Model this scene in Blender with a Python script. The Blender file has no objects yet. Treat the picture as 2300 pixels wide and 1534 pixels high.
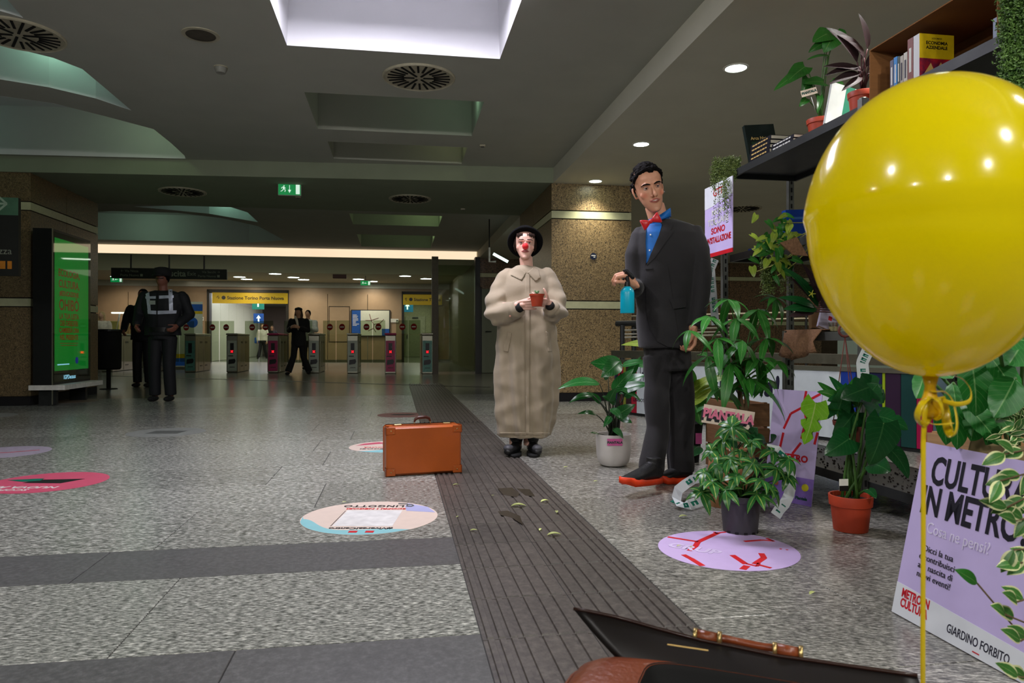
import bpy, math, random
from mathutils import Vector as V, Matrix, Euler, noise
from mathutils.geometry import tessellate_polygon, delaunay_2d_cdt
from mathutils.bvhtree import BVHTree
random.seed(7)
SC = bpy.context.scene
COL = SC.collection
PI = math.pi
# ---------------------------------------------------------------- camera, world, exposure
F, CX, HY, CH = 1600.0, 1150.0, 767.0, 0.8
cd = bpy.data.cameras.new('camera'); cam = bpy.data.objects.new('camera', cd); COL.objects.link(cam)
cam.location = (0, 0, CH); cam.rotation_euler = (PI/2, 0, 0)
cd.sensor_width = 36; cd.lens = F/2300*36; cd.clip_start = .05; cd.clip_end = 200
cd.dof.use_dof = True; cd.dof.focus_distance = 4.5; cd.dof.aperture_fstop = 9
SC.camera = cam
SC.view_settings.view_transform = 'Standard'; SC.view_settings.look = 'None'
SC.view_settings.gamma = 1; SC.view_settings.exposure = 0.1; SC.view_settings.use_curve_mapping = False
w = bpy.data.worlds.new('world'); SC.world = w; w.use_nodes = True
w.node_tree.nodes['Background'].inputs[0].default_value = (.56, .68, .52, 1)
w.node_tree.nodes['Background'].inputs[1].default_value = .13
TH = math.asin(.16); CT, ST = math.cos(TH), .16
def UV(u, v, z=0): return V((CT*u-ST*v, ST*u+CT*v, z))
def at(px, py, Y): return V(((px-CX)/F*Y, Y, CH+(HY-py)/F*Y))
def ground(px, py):
    Y = F*CH/(py-HY); return V(((px-CX)/F*Y, Y, 0))
UD, VD, ZD = UV(1, 0), UV(0, 1), V((0, 0, 1))
def lin(c): return tuple(((x/255)/12.92 if x/255 <= .04045 else ((x/255+.055)/1.055)**2.4) for x in c)
def light(name, kind, loc, energy, color, size=.2, direction=(0, 0, -1), spot=None, blend=.5, size_y=None, parent=None):
    l = bpy.data.lights.new(name, kind); l.energy = energy; l.color = color
    if kind == 'AREA':
        l.size = size
        if size_y: l.shape = 'RECTANGLE'; l.size_y = size_y
    else: l.shadow_soft_size = size
    if spot: l.spot_size = spot; l.spot_blend = blend
    o = bpy.data.objects.new(name, l); COL.objects.link(o); o.location = loc
    o.rotation_euler = V(direction).to_track_quat('-Z', 'Y').to_euler()
    if parent is not None: o.parent = parent; o.matrix_parent_inverse = Matrix.Translation(parent.location).inverted()
    return o
# lamps in the near skylight coffer (cool lilac) and its twin above the camera
light('skylight_tubes', 'AREA', UV(0, 4.55, 3.32), 112, (.90, .87, 1), 1.4, (0, 0, -1), size_y=.9)
light('skylight_tubes', 'AREA', UV(.78, 4.5, 3.4), 1.3, (.86, .80, 1), .2, (-.6, 1.0, .1), size_y=.8)
light('skylight_tubes', 'AREA', UV(-.79, 4.5, 3.4), .9, (.86, .9, 1), .2, (.6, 1.0, .1), size_y=.8)
light('rear_hall_glow', 'AREA', UV(-.6, .2, 3.3), 80, (.96, .96, .95), 1.6, (.1, .1, -1), size_y=1.6)
for u_, v_, z_, e_ in ((-3.2, -2.0, 2.8, 80), (-1.2, -2.6, 2.8, 95), (.9, -2.3, 2.8, 95), (-2.3, .1, 3.0, 140), (1.7, -.9, 2.85, 120), (-4.4, .8, 2.95, 36)):
    light('rear_hall_lamp', 'SPOT', UV(u_, v_, z_), e_, (1, .97, .93), .07, (UV(.6, 4.2, .7)-UV(u_, v_, z_)), 2.0, .8)
light('side_hall_fill', 'AREA', UV(6.2, 12.5, 2.85), 85, (1, .88, .72), 4, (0, 0, -1), size_y=5)
light('side_hall_fill', 'AREA', UV(5.6, 4.5, 2.85), 40, (1, .90, .78), 2, (0, 0, -1), size_y=4)
# green tinted tubes above the dim coffers and the curved openings
light('coffer_tube', 'POINT', UV(.70, 7.3, 3.35), .9, (.50, .9, .60), .06)
light('coffer_tube', 'POINT', UV(.70, 8.75, 3.38), .6, (.75, .85, .40), .06)
light('curve_tube', 'POINT', UV(-3.0, 5.0, 3.6), 3, (.45, .95, .65), .1)
light('curve_tube', 'POINT', UV(-3.0, 6.9, 3.55), 2.2, (.45, .95, .65), .1)
light('curve_tube', 'POINT', UV(-2.95, 8.75, 3.5), 2.2, (.62, .95, .52), .1)
light('curve_tube', 'POINT', UV(-5.5, 9.0, 3.5), 1.0, (.42, .95, .7), .1)
light('curve_tube', 'POINT', UV(-3.1, 13.7, 3.5), 3, (.45, .95, .65), .1)
light('curve_tube', 'POINT', UV(-5.5, 16.3, 3.5), 4, (.55, .95, .62), .15)
light('coffer_tube', 'POINT', UV(.65, 13.6, 3.45), 3, (.6, .9, .4), .06)
light('coffer_tube', 'POINT', UV(.65, 16.2, 3.45), 3, (.6, .9, .4), .06)
light('entrance_hall_fill', 'AREA', UV(-3, 25.2, 3.045), 42, (1, .90, .74), 10, (0, 0, -1), size_y=4)
light('gate_hall_fill', 'AREA', UV(-4.5, 20.3, 2.895), 30, (.85, .95, .80), 9, (0, 0, -1), size_y=.3)
light('corridor_fill', 'AREA', UV(-4.9, 34, 2.84), 230, (.95, .97, 1), 3, (0, 0, -1), size_y=9)
light('service_corridor_fill', 'AREA', UV(1.0, 33, 2.84), 60, (.9, 1, .75), 1.5, (0, 0, -1), size_y=6)
# ---------------------------------------------------------------- mesh helpers
class MB:
    def __init__(s): s.v = []; s.f = []
    def add(s, vs, fs):
        n = len(s.v); s.v += [V(p) for p in vs]; s.f += [tuple(i+n for i in f) for f in fs]; return s
    def box(s, c, d, R=None, bev=0):
        hx, hy, hz = d[0]/2, d[1]/2, d[2]/2
        if bev:
            b = min(bev, hx*.9, hy*.9, hz*.9); P = []
            for z in (-1, 1):
                for k, (zz, q) in enumerate(((hz-b if z > 0 else -hz, 0), (0, 0))):
                    pass
            rings = [(-hz, b), (-hz+b, 0), (hz-b, 0), (hz, b)]
            for z, i in rings:
                for (sx, sy, ax) in ((1, 1, 0), (1, 1, 1), (-1, 1, 1), (-1, 1, 0), (-1, -1, 0), (-1, -1, 1), (1, -1, 1), (1, -1, 0)):
                    x, y = (hx-i), (hy-i)
                    if ax == 0: P.append((sx*x, sy*(y-b*.7), z))
                    else: P.append((sx*(x-b*.7), sy*y, z))
            fs = [tuple(range(8))[::-1], tuple(range(24, 32))]
            for r in range(3):
                for k in range(8): fs.append((r*8+k, r*8+(k+1) % 8, r*8+8+(k+1) % 8, r*8+8+k))
        else:
            P = [(x, y, z) for z in (-hz, hz) for x, y in ((-hx, -hy), (hx, -hy), (hx, hy), (-hx, hy))]
            fs = [(3, 2, 1, 0), (4, 5, 6, 7), (0, 1, 5, 4), (1, 2, 6, 5), (2, 3, 7, 6), (3, 0, 4, 7)]
        P = [V(p) for p in P]
        if R is not None: P = [R @ p for p in P]
        return s.add([p+V(c) for p in P], fs)
    def loft(s, rings, n=16, cap=True, pw=2.0):
        # ring = (center, xaxis*rx, yaxis*ry)
        base = len(s.v); vs = []; fs = []
        for c, ax, ay in rings:
            for k in range(n):
                a = 2*PI*k/n; ca, sa = math.cos(a), math.sin(a)
                if pw != 2: ca = math.copysign(abs(ca)**(2/pw), ca); sa = math.copysign(abs(sa)**(2/pw), sa)
                vs.append(V(c)+V(ax)*ca+V(ay)*sa)
        for r in range(len(rings)-1):
            for k in range(n): fs.append((r*n+k, r*n+(k+1) % n, r*n+n+(k+1) % n, r*n+n+k))
        if cap: fs += [tuple(range(n))[::-1], tuple(range((len(rings)-1)*n, len(rings)*n))]
        return s.add(vs, fs)
    def tube(s, pts, r, n=8, cap=True, round_=False, flat=1):
        pts = [V(p) for p in pts]; r = list(r) if hasattr(r, '__iter__') else [r]*len(pts)
        rings = []; up = None
        for i, p in enumerate(pts):
            d = (pts[min(i+1, len(pts)-1)]-pts[max(i-1, 0)])
            if d.length < 1e-9: d = V((0, 0, 1))
            d.normalize()
            if up is None: up = V((0, 0, 1)) if abs(d.z) < .9 else V((0, 1, 0))
            a = d.cross(up)
            if a.length < 1e-6: a = d.orthogonal()
            a.normalize(); b = a.cross(d).normalized(); up = b
            rings.append((p, a*r[i], b*r[i]*flat, d, r[i]))
        R = [(c, a, b) for c, a, b, d, q in rings]
        if round_:
            c, a, b, d, q = rings[0]; R = [(c-d*q*.95, a*.3, b*.3), (c-d*q*.7, a*.72, b*.72)]+R
            c, a, b, d, q = rings[-1]; R += [(c+d*q*.7, a*.72, b*.72), (c+d*q*.95, a*.3, b*.3)]
        return s.loft(R, n, cap)
    def ball(s, c, r, n=12, m=8, M3=None):
        r = (r, r, r) if not hasattr(r, '__iter__') else r
        R = []
        for i in range(1, m):
            a = PI*i/m; q = math.sin(a); z = -math.cos(a)
            ax, ay, az = V((r[0]*q, 0, 0)), V((0, r[1]*q, 0)), V((0, 0, r[2]*z))
            if M3 is not None: ax, ay, az = M3 @ ax, M3 @ ay, M3 @ az
            R.append((V(c)+az, ax, ay))
        return s.loft(R, n)
    def lathe(s, prof, n=24, c=(0, 0, 0), cap=True):
        return s.loft([(V(c)+V((0, 0, z)), V((r, 0, 0)), V((0, r, 0))) for r, z in prof], n, cap)
    def poly(s, pts, fr=None, z0=0, z1=None):
        # flat polygon (2d points) in a frame; extruded from z0 to z1 when given
        fr = fr or Matrix.Identity(4); n = len(pts)
        area = sum(pts[i][0]*pts[(i+1) % n][1]-pts[(i+1) % n][0]*pts[i][1] for i in range(n))
        if area < 0: pts = pts[::-1]
        if z1 is None: return s.add([fr @ V((x, y, z0)) for x, y in pts], [tuple(range(n))])
        vs = [fr @ V((x, y, z0)) for x, y in pts]+[fr @ V((x, y, z1)) for x, y in pts]
        return s.add(vs, [tuple(range(n))[::-1], tuple(range(n, 2*n))]+[(i, (i+1) % n, n+(i+1) % n, n+i) for i in range(n)])
    def rect(s, x0, y0, x1, y1, fr=None, z0=0, z1=None): return s.poly([(x0, y0), (x1, y0), (x1, y1), (x0, y1)], fr, z0, z1)
    def disc(s, cx, cy, r, fr=None, z0=0, z1=None, n=32, ry=None):
        ry = ry or r; return s.poly([(cx+r*math.cos(2*PI*k/n), cy+ry*math.sin(2*PI*k/n)) for k in range(n)], fr, z0, z1)
    def mesh(s, name, smooth=False):
        me = bpy.data.meshes.new(name); me.from_pydata([tuple(p) for p in s.v], [], s.f); me.validate()
        if smooth: me.shade_smooth()
        me.update(); return me
def frame(o, x, y):
    x = V(x).normalized(); y = V(y); y = (y-x*y.dot(x)).normalized(); z = x.cross(y)
    m = Matrix((x, y, z)).transposed().to_4x4(); m.translation = V(o); return m
ROOT = {}
def setp(o, label=None, cat=None, group=None, kind=None):
    for k, v_ in (('label', label), ('category', cat), ('group', group), ('kind', kind)):
        if v_: o[k] = v_
    return o
def thing(name, label, cat, loc=(0, 0, 0), rotz=0, group=None, kind=None):
    o = bpy.data.objects.new(name, None); COL.objects.link(o); o.empty_display_size = .05
    o.location = loc; o.rotation_euler = (0, 0, rotz)
    ROOT[o.name] = Matrix.Translation(V(loc)) @ Matrix.Rotation(rotz, 4, 'Z')
    return setp(o, label, cat, group, kind)
def part(name, mb, mt, parent=None, smooth=False, world=False, label=None, angle=None, kind=None):
    me = mb if isinstance(mb, bpy.types.Mesh) else mb.mesh(name, smooth)
    if world and parent is not None:
        p = parent
        while p.parent is not None: p = p.parent
        me.transform(ROOT[p.name].inverted())
    if mt is not None and not me.materials: me.materials.append(mt)
    if angle is not None: me.shade_smooth(); me.set_sharp_from_angle(angle=math.radians(angle))
    o = bpy.data.objects.new(name, me); COL.objects.link(o); o.parent = parent
    if label: o['label'] = label
    if kind: o['kind'] = kind
    return o
def solo(name, label, cat, mb, mt, smooth=False, group=None, kind=None, angle=None):
    return setp(part(name, mb, mt, None, smooth, angle=angle), label, cat, group, kind)
def struct(name, mb, mt, smooth=False, label=None):
    return setp(part(name, mb, mt, None, smooth), label, None, None, 'structure')
def copy_tree(o, parent=None):
    c = o.copy(); COL.objects.link(c); c.parent = parent
    for ch in list(o.children): copy_tree(ch, c)
    return c
def inst(src_mesh, name, M4, parent, label=None):
    o = bpy.data.objects.new(name, src_mesh); COL.objects.link(o); o.parent = parent; o.matrix_basis = M4
    if label: o['label'] = label
    return o
def text(s, size, mt, parent, fr, bold=0, ext=.0004, align='CENTER', name='lettering', sx=1, world=True, shear=0, spacing=1, fit=None):
    cu = bpy.data.curves.new('txt', 'FONT'); cu.body = s; cu.size = size; cu.extrude = ext; cu.offset = bold
    cu.align_x = align; cu.align_y = 'CENTER'; cu.resolution_u = 3; cu.shear = shear; cu.space_character = spacing
    o = bpy.data.objects.new('txt', cu); COL.objects.link(o)
    me = bpy.data.meshes.new_from_object(o.evaluated_get(bpy.context.evaluated_depsgraph_get()))
    bpy.data.objects.remove(o); bpy.data.curves.remove(cu)
    if fit:
        xs = [v.co.x for v in me.vertices]; sx = fit/(max(xs)-min(xs))
    me.transform(fr @ Matrix.Diagonal((sx, 1, 1, 1))); me.materials.clear()
    me.name = name
    return part(name, me, mt, parent, world=world)
# ---------------------------------------------------------------- materials
MT = {}
def mat(name, c, rough=.5, metal=0, var=.12, scale=18, bump=0, emit=0, coat=0, trans=0, alpha=1, spec=.5, stretch=None, ior=1.45, c2=None, sheen=0, attr=False, detail=4, bscale=None, sss=0, objvar=0):
    if name in MT: return MT[name]
    m = bpy.data.materials.new(name); m.use_nodes = True; nt = m.node_tree; N = nt.nodes; L = nt.links
    b = N['Principled BSDF']; c = lin(c)
    tc = N.new('ShaderNodeTexCoord'); mp = N.new('ShaderNodeMapping'); L.new(tc.outputs['Object'], mp.inputs[0])
    mp.inputs['Scale'].default_value = stretch or (1, 1, 1)
    no = N.new('ShaderNodeTexNoise'); no.inputs['Scale'].default_value = scale; no.inputs['Detail'].default_value = detail
    L.new(mp.outputs[0], no.inputs['Vector'])
    mx = N.new('ShaderNodeMix'); mx.data_type = 'RGBA'
    ca = [min(1, x*(1-var)) for x in c]; cb = lin(c2) if c2 else [min(1, x*(1+var)) for x in c]
    mx.inputs[6].default_value = (*ca, 1); mx.inputs[7].default_value = (*cb, 1)
    mr = N.new('ShaderNodeMapRange'); mr.inputs[1].default_value = .32; mr.inputs[2].default_value = .68
    L.new(no.outputs[0], mr.inputs[0]); L.new(mr.outputs[0], mx.inputs[0])
    src = mx.outputs[2]
    if objvar:
        oi = N.new('ShaderNodeObjectInfo'); hs = N.new('ShaderNodeHueSaturation')
        m1 = N.new('ShaderNodeMapRange'); m1.inputs[3].default_value = 1-objvar; m1.inputs[4].default_value = 1+objvar
        L.new(oi.outputs['Random'], m1.inputs[0]); L.new(m1.outputs[0], hs.inputs['Value']); L.new(src, hs.inputs['Color']); src = hs.outputs[0]
    if attr:
        at_ = N.new('ShaderNodeAttribute'); at_.attribute_name = 'Col'
        mm = N.new('ShaderNodeMix'); mm.data_type = 'RGBA'; mm.blend_type = 'MULTIPLY'; mm.inputs[0].default_value = 1
        L.new(src, mm.inputs[6]); L.new(at_.outputs[0], mm.inputs[7]); src = mm.outputs[2]
    L.new(src, b.inputs['Base Color'])
    b.inputs['Roughness'].default_value = rough; b.inputs['Metallic'].default_value = metal
    b.inputs['Coat Weight'].default_value = coat; b.inputs['Coat Roughness'].default_value = .05
    b.inputs['Transmission Weight'].default_value = trans; b.inputs['IOR'].default_value = ior
    b.inputs['Specular IOR Level'].default_value = spec; b.inputs['Sheen Weight'].default_value = sheen
    b.inputs['Subsurface Weight'].default_value = sss; b.inputs['Subsurface Radius'].default_value = (.02, .008, .005)
    if alpha < 1: b.inputs['Alpha'].default_value = alpha
    if emit: L.new(src, b.inputs['Emission Color']); b.inputs['Emission Strength'].default_value = emit
    if bump:
        bp = N.new('ShaderNodeBump'); bp.inputs['Strength'].default_value = bump; bp.inputs['Distance'].default_value = .01
        if bscale:
            n2 = N.new('ShaderNodeTexNoise'); n2.inputs['Scale'].default_value = bscale; L.new(mp.outputs[0], n2.inputs['Vector']); L.new(n2.outputs[0], bp.inputs['Height'])
        else: L.new(no.outputs[0], bp.inputs['Height'])
        L.new(bp.outputs[0], b.inputs['Normal'])
    MT[name] = m; return m
def stone(name, cols, scale, stretch, rough, contrast=(.35, .65), rot=0, speck=0, objvar=.12, bump=.08):
    m = bpy.data.materials.new(name); m.use_nodes = True; nt = m.node_tree; N = nt.nodes; L = nt.links; b = N['Principled BSDF']
    tc = N.new('ShaderNodeTexCoord'); oi = N.new('ShaderNodeObjectInfo')
    vm = N.new('ShaderNodeVectorMath'); vm.operation = 'SCALE'; cx = N.new('ShaderNodeCombineXYZ')
    mu = N.new('ShaderNodeMath'); mu.operation = 'MULTIPLY'; mu.inputs[1].default_value = 37
    L.new(oi.outputs['Random'], mu.inputs[0])
    for i in range(3): L.new(mu.outputs[0], cx.inputs[i])
    mp = N.new('ShaderNodeMapping'); mp.inputs['Rotation'].default_value = (0, 0, rot); L.new(tc.outputs['Object'], mp.inputs[0])
    ad = N.new('ShaderNodeVectorMath'); ad.operation = 'ADD'
    mp2 = N.new('ShaderNodeMapping'); mp2.inputs['Scale'].default_value = stretch
    L.new(mp.outputs[0], ad.inputs[0]); L.new(cx.outputs[0], ad.inputs[1]); L.new(ad.outputs[0], mp2.inputs[0])
    no = N.new('ShaderNodeTexNoise'); no.inputs['Scale'].default_value = scale; no.inputs['Detail'].default_value = 6; no.inputs['Roughness'].default_value = .68
    L.new(mp2.outputs[0], no.inputs['Vector'])
    cr = N.new('ShaderNodeValToRGB'); e = cr.color_ramp.elements; k = len(cols)
    e[0].position = contrast[0]; e[1].position = contrast[1]; e[0].color = (*lin(cols[0]), 1); e[1].color = (*lin(cols[-1]), 1)
    for i in range(1, k-1):
        q = e.new(contrast[0]+(contrast[1]-contrast[0])*i/(k-1)); q.color = (*lin(cols[i]), 1)
    L.new(no.outputs[0], cr.inputs[0]); src = cr.outputs[0]
    if speck:
        vo = N.new('ShaderNodeTexVoronoi'); vo.inputs['Scale'].default_value = speck; L.new(tc.outputs['Object'], vo.inputs['Vector'])
        n3 = N.new('ShaderNodeTexNoise'); n3.inputs['Scale'].default_value = speck*1.0; L.new(tc.outputs['Object'], n3.inputs['Vector'])
        mr = N.new('ShaderNodeMapRange'); mr.inputs[1].default_value = .53; mr.inputs[2].default_value = .60; L.new(n3.outputs[0], mr.inputs[0])
        mm = N.new('ShaderNodeMix'); mm.data_type = 'RGBA'; L.new(mr.outputs[0], mm.inputs[0]); L.new(src, mm.inputs[6]); mm.inputs[7].default_value = (.035, .026, .014, 1); src = mm.outputs[2]
    hs = N.new('ShaderNodeHueSaturation'); m1 = N.new('ShaderNodeMapRange'); m1.inputs[3].default_value = 1-objvar; m1.inputs[4].default_value = 1+objvar
    L.new(oi.outputs['Random'], m1.inputs[0]); L.new(m1.outputs[0], hs.inputs['Value']); L.new(src, hs.inputs['Color'])
    L.new(hs.outputs[0], b.inputs['Base Color']); b.inputs['Roughness'].default_value = rough
    if bump:
        bp = N.new('ShaderNodeBump'); bp.inputs['Strength'].default_value = bump; bp.inputs['Distance'].default_value = .004
        L.new(no.outputs[0], bp.inputs['Height']); L.new(bp.outputs[0], b.inputs['Normal'])
    MT[name] = m; return m
def leafmat(name, c, vein, rough=.33, c2=None, edge=None, spec=.5):
    # colour across the blade from the UV map: midrib, side veins, optional pale margin or centre splash
    m = bpy.data.materials.new(name); m.use_nodes = True; nt = m.node_tree; N = nt.nodes; L = nt.links; b = N['Principled BSDF']
    uv = N.new('ShaderNodeUVMap'); sp = N.new('ShaderNodeSeparateXYZ'); L.new(uv.outputs[0], sp.inputs[0])
    def math_(op, a, b_=None, c_=None):
        q = N.new('ShaderNodeMath'); q.operation = op
        for i, x in enumerate((a, b_, c_)):
            if x is None: continue
            if hasattr(x, 'links'): L.new(x, q.inputs[i])
            else: q.inputs[i].default_value = x
        return q.outputs[0]
    def mix(f, a, c_):
        q = N.new('ShaderNodeMix'); q.data_type = 'RGBA'
        for i, x in ((0, f), (6, a), (7, c_)):
            if hasattr(x, 'links'): L.new(x, q.inputs[i])
            elif i == 0: q.inputs[0].default_value = x
            else: q.inputs[i].default_value = (*lin(x), 1)
        return q.outputs[2]
    x = math_('ABSOLUTE', math_('SUBTRACT', sp.outputs[0], .5))
    tc = N.new('ShaderNodeTexCoord'); no = N.new('ShaderNodeTexNoise'); no.inputs['Scale'].default_value = 30; L.new(tc.outputs['Object'], no.inputs['Vector'])
    base = mix(no.outputs[0], c, c2 or tuple(min(255, q*1.25) for q in c))
    if edge:
        f = math_('ADD', math_('MULTIPLY', x, edge[1]), math_('MULTIPLY', math_('SUBTRACT', no.outputs[0], .5), 1.6))
        if edge[1] < 0: f = math_('ADD', f, edge[2])
        else: f = math_('SUBTRACT', f, edge[2])
        q = N.new('ShaderNodeClamp'); L.new(math_('MULTIPLY', f, 6), q.inputs[0])
        base = mix(q.outputs[0], base, edge[0])
    vy = math_('FRACT', math_('MULTIPLY', math_('SUBTRACT', sp.outputs[1], math_('MULTIPLY', x, .5)), 9))
    side = math_('MULTIPLY', math_('LESS_THAN', vy, .10), .28)
    mid = math_('MULTIPLY', math_('LESS_THAN', x, .022), .75)
    f = math_('MAXIMUM', side, mid); col = mix(f, base, vein)
    oi = N.new('ShaderNodeObjectInfo'); hs = N.new('ShaderNodeHueSaturation'); mr = N.new('ShaderNodeMapRange')
    mr.inputs[3].default_value = .72; mr.inputs[4].default_value = 1.3; L.new(oi.outputs['Random'], mr.inputs[0]); L.new(mr.outputs[0], hs.inputs['Value']); L.new(col, hs.inputs['Color'])
    L.new(hs.outputs[0], b.inputs['Base Color']); b.inputs['Roughness'].default_value = rough; b.inputs['Specular IOR Level'].default_value = spec
    b.inputs['Subsurface Weight'].default_value = .0
    bp = N.new('ShaderNodeBump'); bp.inputs['Strength'].default_value = .35; bp.inputs['Distance'].default_value = .004
    L.new(math_('MULTIPLY', vy, 1), bp.inputs['Height']); L.new(bp.outputs[0], b.inputs['Normal'])
    tr = N.new('ShaderNodeBsdfTranslucent'); L.new(hs.outputs[0], tr.inputs[0]); ms = N.new('ShaderNodeMixShader'); ms.inputs[0].default_value = .22
    L.new(b.outputs[0], ms.inputs[1]); L.new(tr.outputs[0], ms.inputs[2]); L.new(ms.outputs[0], N['Material Output'].inputs[0])
    MT[name] = m; return m
def glass(name, tint, alpha):
    m = bpy.data.materials.new(name); m.use_nodes = True; nt = m.node_tree; N = nt.nodes; L = nt.links
    t = N.new('ShaderNodeBsdfTransparent'); t.inputs[0].default_value = (*lin(tint), 1)
    g = N.new('ShaderNodeBsdfGlossy'); g.inputs[1].default_value = .03
    fr = N.new('ShaderNodeLayerWeight'); ms = N.new('ShaderNodeMixShader'); pw = N.new('ShaderNodeMath'); pw.operation = 'POWER'; pw.inputs[1].default_value = 4; L.new(fr.outputs['Facing'], pw.inputs[0])
    ad = N.new('ShaderNodeMath'); ad.operation = 'MULTIPLY_ADD'; ad.inputs[1].default_value = .5; ad.inputs[2].default_value = alpha; L.new(pw.outputs[0], ad.inputs[0])
    L.new(ad.outputs[0], ms.inputs[0]); L.new(t.outputs[0], ms.inputs[1]); L.new(g.outputs[0], ms.inputs[2]); L.new(ms.outputs[0], N['Material Output'].inputs[0])
    MT[name] = m; return m
GN = stone('gneiss_slab', [(70, 72, 68), (124, 126, 120), (160, 161, 153), (222, 222, 212)], 13, (3.2, 14, 3.2), .23, (.40, .62), 0)
GN2 = stone('gneiss_slab_diagonal', [(70, 70, 66), (112, 111, 105), (142, 140, 132), (192, 190, 181)], 13, (3.4, 14, 3.4), .26, (.40, .62), .35)
GD = stone('basalt_slab', [(78, 78, 78), (92, 92, 92), (112, 112, 112)], 60, (1, 1, 1), .34, (.3, .7), 0, objvar=.06)
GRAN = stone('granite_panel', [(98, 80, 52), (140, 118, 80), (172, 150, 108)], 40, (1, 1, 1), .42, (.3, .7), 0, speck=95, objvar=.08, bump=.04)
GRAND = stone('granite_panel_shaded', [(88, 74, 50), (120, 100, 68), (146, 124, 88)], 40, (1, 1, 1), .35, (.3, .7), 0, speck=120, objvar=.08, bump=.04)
BAND = mat('pale_stone_band', (190, 190, 152), .4, var=.06)
CEIL = mat('ceiling_plaster', (170, 171, 160), .9, var=.03, scale=3)
CEILG = mat('beam_plaster', (138, 146, 124), .9, var=.04, scale=3)
CEILW = mat('coffer_plaster', (214, 214, 216), .9, var=.02, scale=3)
BLK = mat('black_plastic', (16, 16, 17), .4); BLKM = mat('black_matte', (14, 14, 15), .85)
DARK = mat('dark_grey_metal', (52, 54, 54), .45, .6, bump=.05); STEEL = mat('brushed_steel', (150, 148, 132), .34, .9, stretch=(1, 1, 30), scale=40)
WHT = mat('white_enamel', (225, 224, 215), .35); LAMP = mat('lamp_diffuser', (235, 255, 245), .5, emit=14, var=0)
# ================================================================ STRUCTURE
def slab(u0, u1, v0, v1, z0, z1): # box in hall axes
    m = MB(); P = [UV(u, v, z) for z in (z0, z1) for u, v in ((u0, v0), (u1, v0), (u1, v1), (u0, v1))]
    return m.add(P, [(3, 2, 1, 0), (4, 5, 6, 7), (0, 1, 5, 4), (1, 2, 6, 5), (2, 3, 7, 6), (3, 0, 4, 7)])
GROUT = mat('floor_grout', (44, 43, 40), .7)
FARF = stone('far_floor_stone', [(70, 70, 66), (112, 112, 104), (140, 139, 130)], 7, (4, 20, 4), .20, (.33, .68))
fl = struct('floor', slab(-16, 12, -4, 46, -.1, -.004), GROUT)
HM = Matrix.Rotation(TH, 4, 'Z')
def fbox(u0, u1, v0, v1, mt, name='tile', z=0.0, g=.0016):
    m = MB(); w_, d_ = u1-u0-2*g, v1-v0-2*g; b = .0015
    P = []
    for zz, i in ((-.02, 0), (z-b, 0), (z, b)):
        P += [(-w_/2+i, -d_/2+i, zz), (w_/2-i, -d_/2+i, zz), (w_/2-i, d_/2-i, zz), (-w_/2+i, d_/2-i, zz)]
    F_ = [(8, 9, 10, 11)]
    for r in (0, 4):
        for k in range(4): F_.append((r+k, r+(k+1) % 4, r+4+(k+1) % 4, r+4+k))
    m.add(P, F_); o = part(name, m, mt, fl)
    o.matrix_basis = Matrix.Translation(UV((u0+u1)/2, (v0+v1)/2)) @ HM
    return o
rows = [(.72, 1.34, GN), (1.34, 1.575, GD), (1.575, 1.94, GD), (1.94, 2.56, GN), (2.56, 2.92, GD), (2.92, 3.54, GN)]
v_ = 3.54
while v_ < 10.6: rows.append((v_, v_+.6, GN)); v_ += .6
S0, S1 = .228, .838
for i, (a, b, mt_) in enumerate(rows):
    lim = -9.38
    u = S0
    off = {3: .95, 4: 1.3, 5: 1.15, 6: .62, 7: .95, 8: .7}.get(i, .5+((i*37) % 60)/100)
    first = True
    while u > lim:
        L_ = off if first else 1.22+.12*math.sin(i*5+u)
        fbox(max(u-L_, -9.4), u, a, b, mt_); u -= L_; first = False
    u = S1; first = True
    while u < 4.58:
        L_ = (.35+((i*53) % 70)/100) if first else 1.2
        fbox(u, min(u+L_, 4.6), a, b, GN2 if b < 8 else GN); u += L_; first = False
# beyond the slabs that can be told apart
def facetile(u0, u1, v0, v1, name='far_paving'):
    struct(name, slab(u0, u1, v0, v1, -.02, 0), FARF)
facetile(-16, S0-.003, v_+.003, 46, 'floor_far_paving'); facetile(S0-.003, S1+.003, 13.4, 46, 'floor_hall_paving'); facetile(S1+.003, 12, v_+.003, 46, 'floor_side_paving'); facetile(-16, 12, -4, .72, 'floor_near_paving')
facetile(4.603, 12, .723, v_, 'floor_edge_paving'); facetile(-16, -9.403, .723, v_, 'floor_left_paving')
# tactile paving: ribbed tiles
TAC = stone('tactile_tile_stone', [(58, 52, 49), (78, 72, 67), (98, 92, 85)], 14, (3, 3, 3), .42, (.3, .7), objvar=.16)
def tacmesh(kind):
    m = MB(); W_ = .305; D_ = .30; g = .0015
    m.box((0, 0, -.012), (W_-2*g, D_-2*g, .018))
    xs = [-.128, -.085, -.0425, 0, .0425, .085, .128] if kind == 0 else [-.13, -.098, -.066, -.02, .03, .075, .12]
    ws = [.034]*7 if kind == 0 else [.02, .02, .02, .04, .04, .036, .036]
    for x, w_ in zip(xs, ws):
        P = [(x-w_/2, -D_/2+g*2, -.003), (x+w_/2, -D_/2+g*2, -.003), (x+w_/2, D_/2-g*2, -.003), (x-w_/2, D_/2-g*2, -.003),
             (x-w_/2+.002, -D_/2+.006, .0022), (x+w_/2-.002, -D_/2+.006, .0022), (x+w_/2-.002, D_/2-.006, .0022), (x-w_/2+.002, D_/2-.006, .0022)]
        m.add(P, [(4, 5, 6, 7), (0, 1, 5, 4), (1, 2, 6, 5), (2, 3, 7, 6), (3, 0, 4, 7)])
    me = m.mesh('tactile_tile'); me.materials.append(TAC); return me
tm = [tacmesh(1), tacmesh(0)]
tv = 1.0
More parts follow.
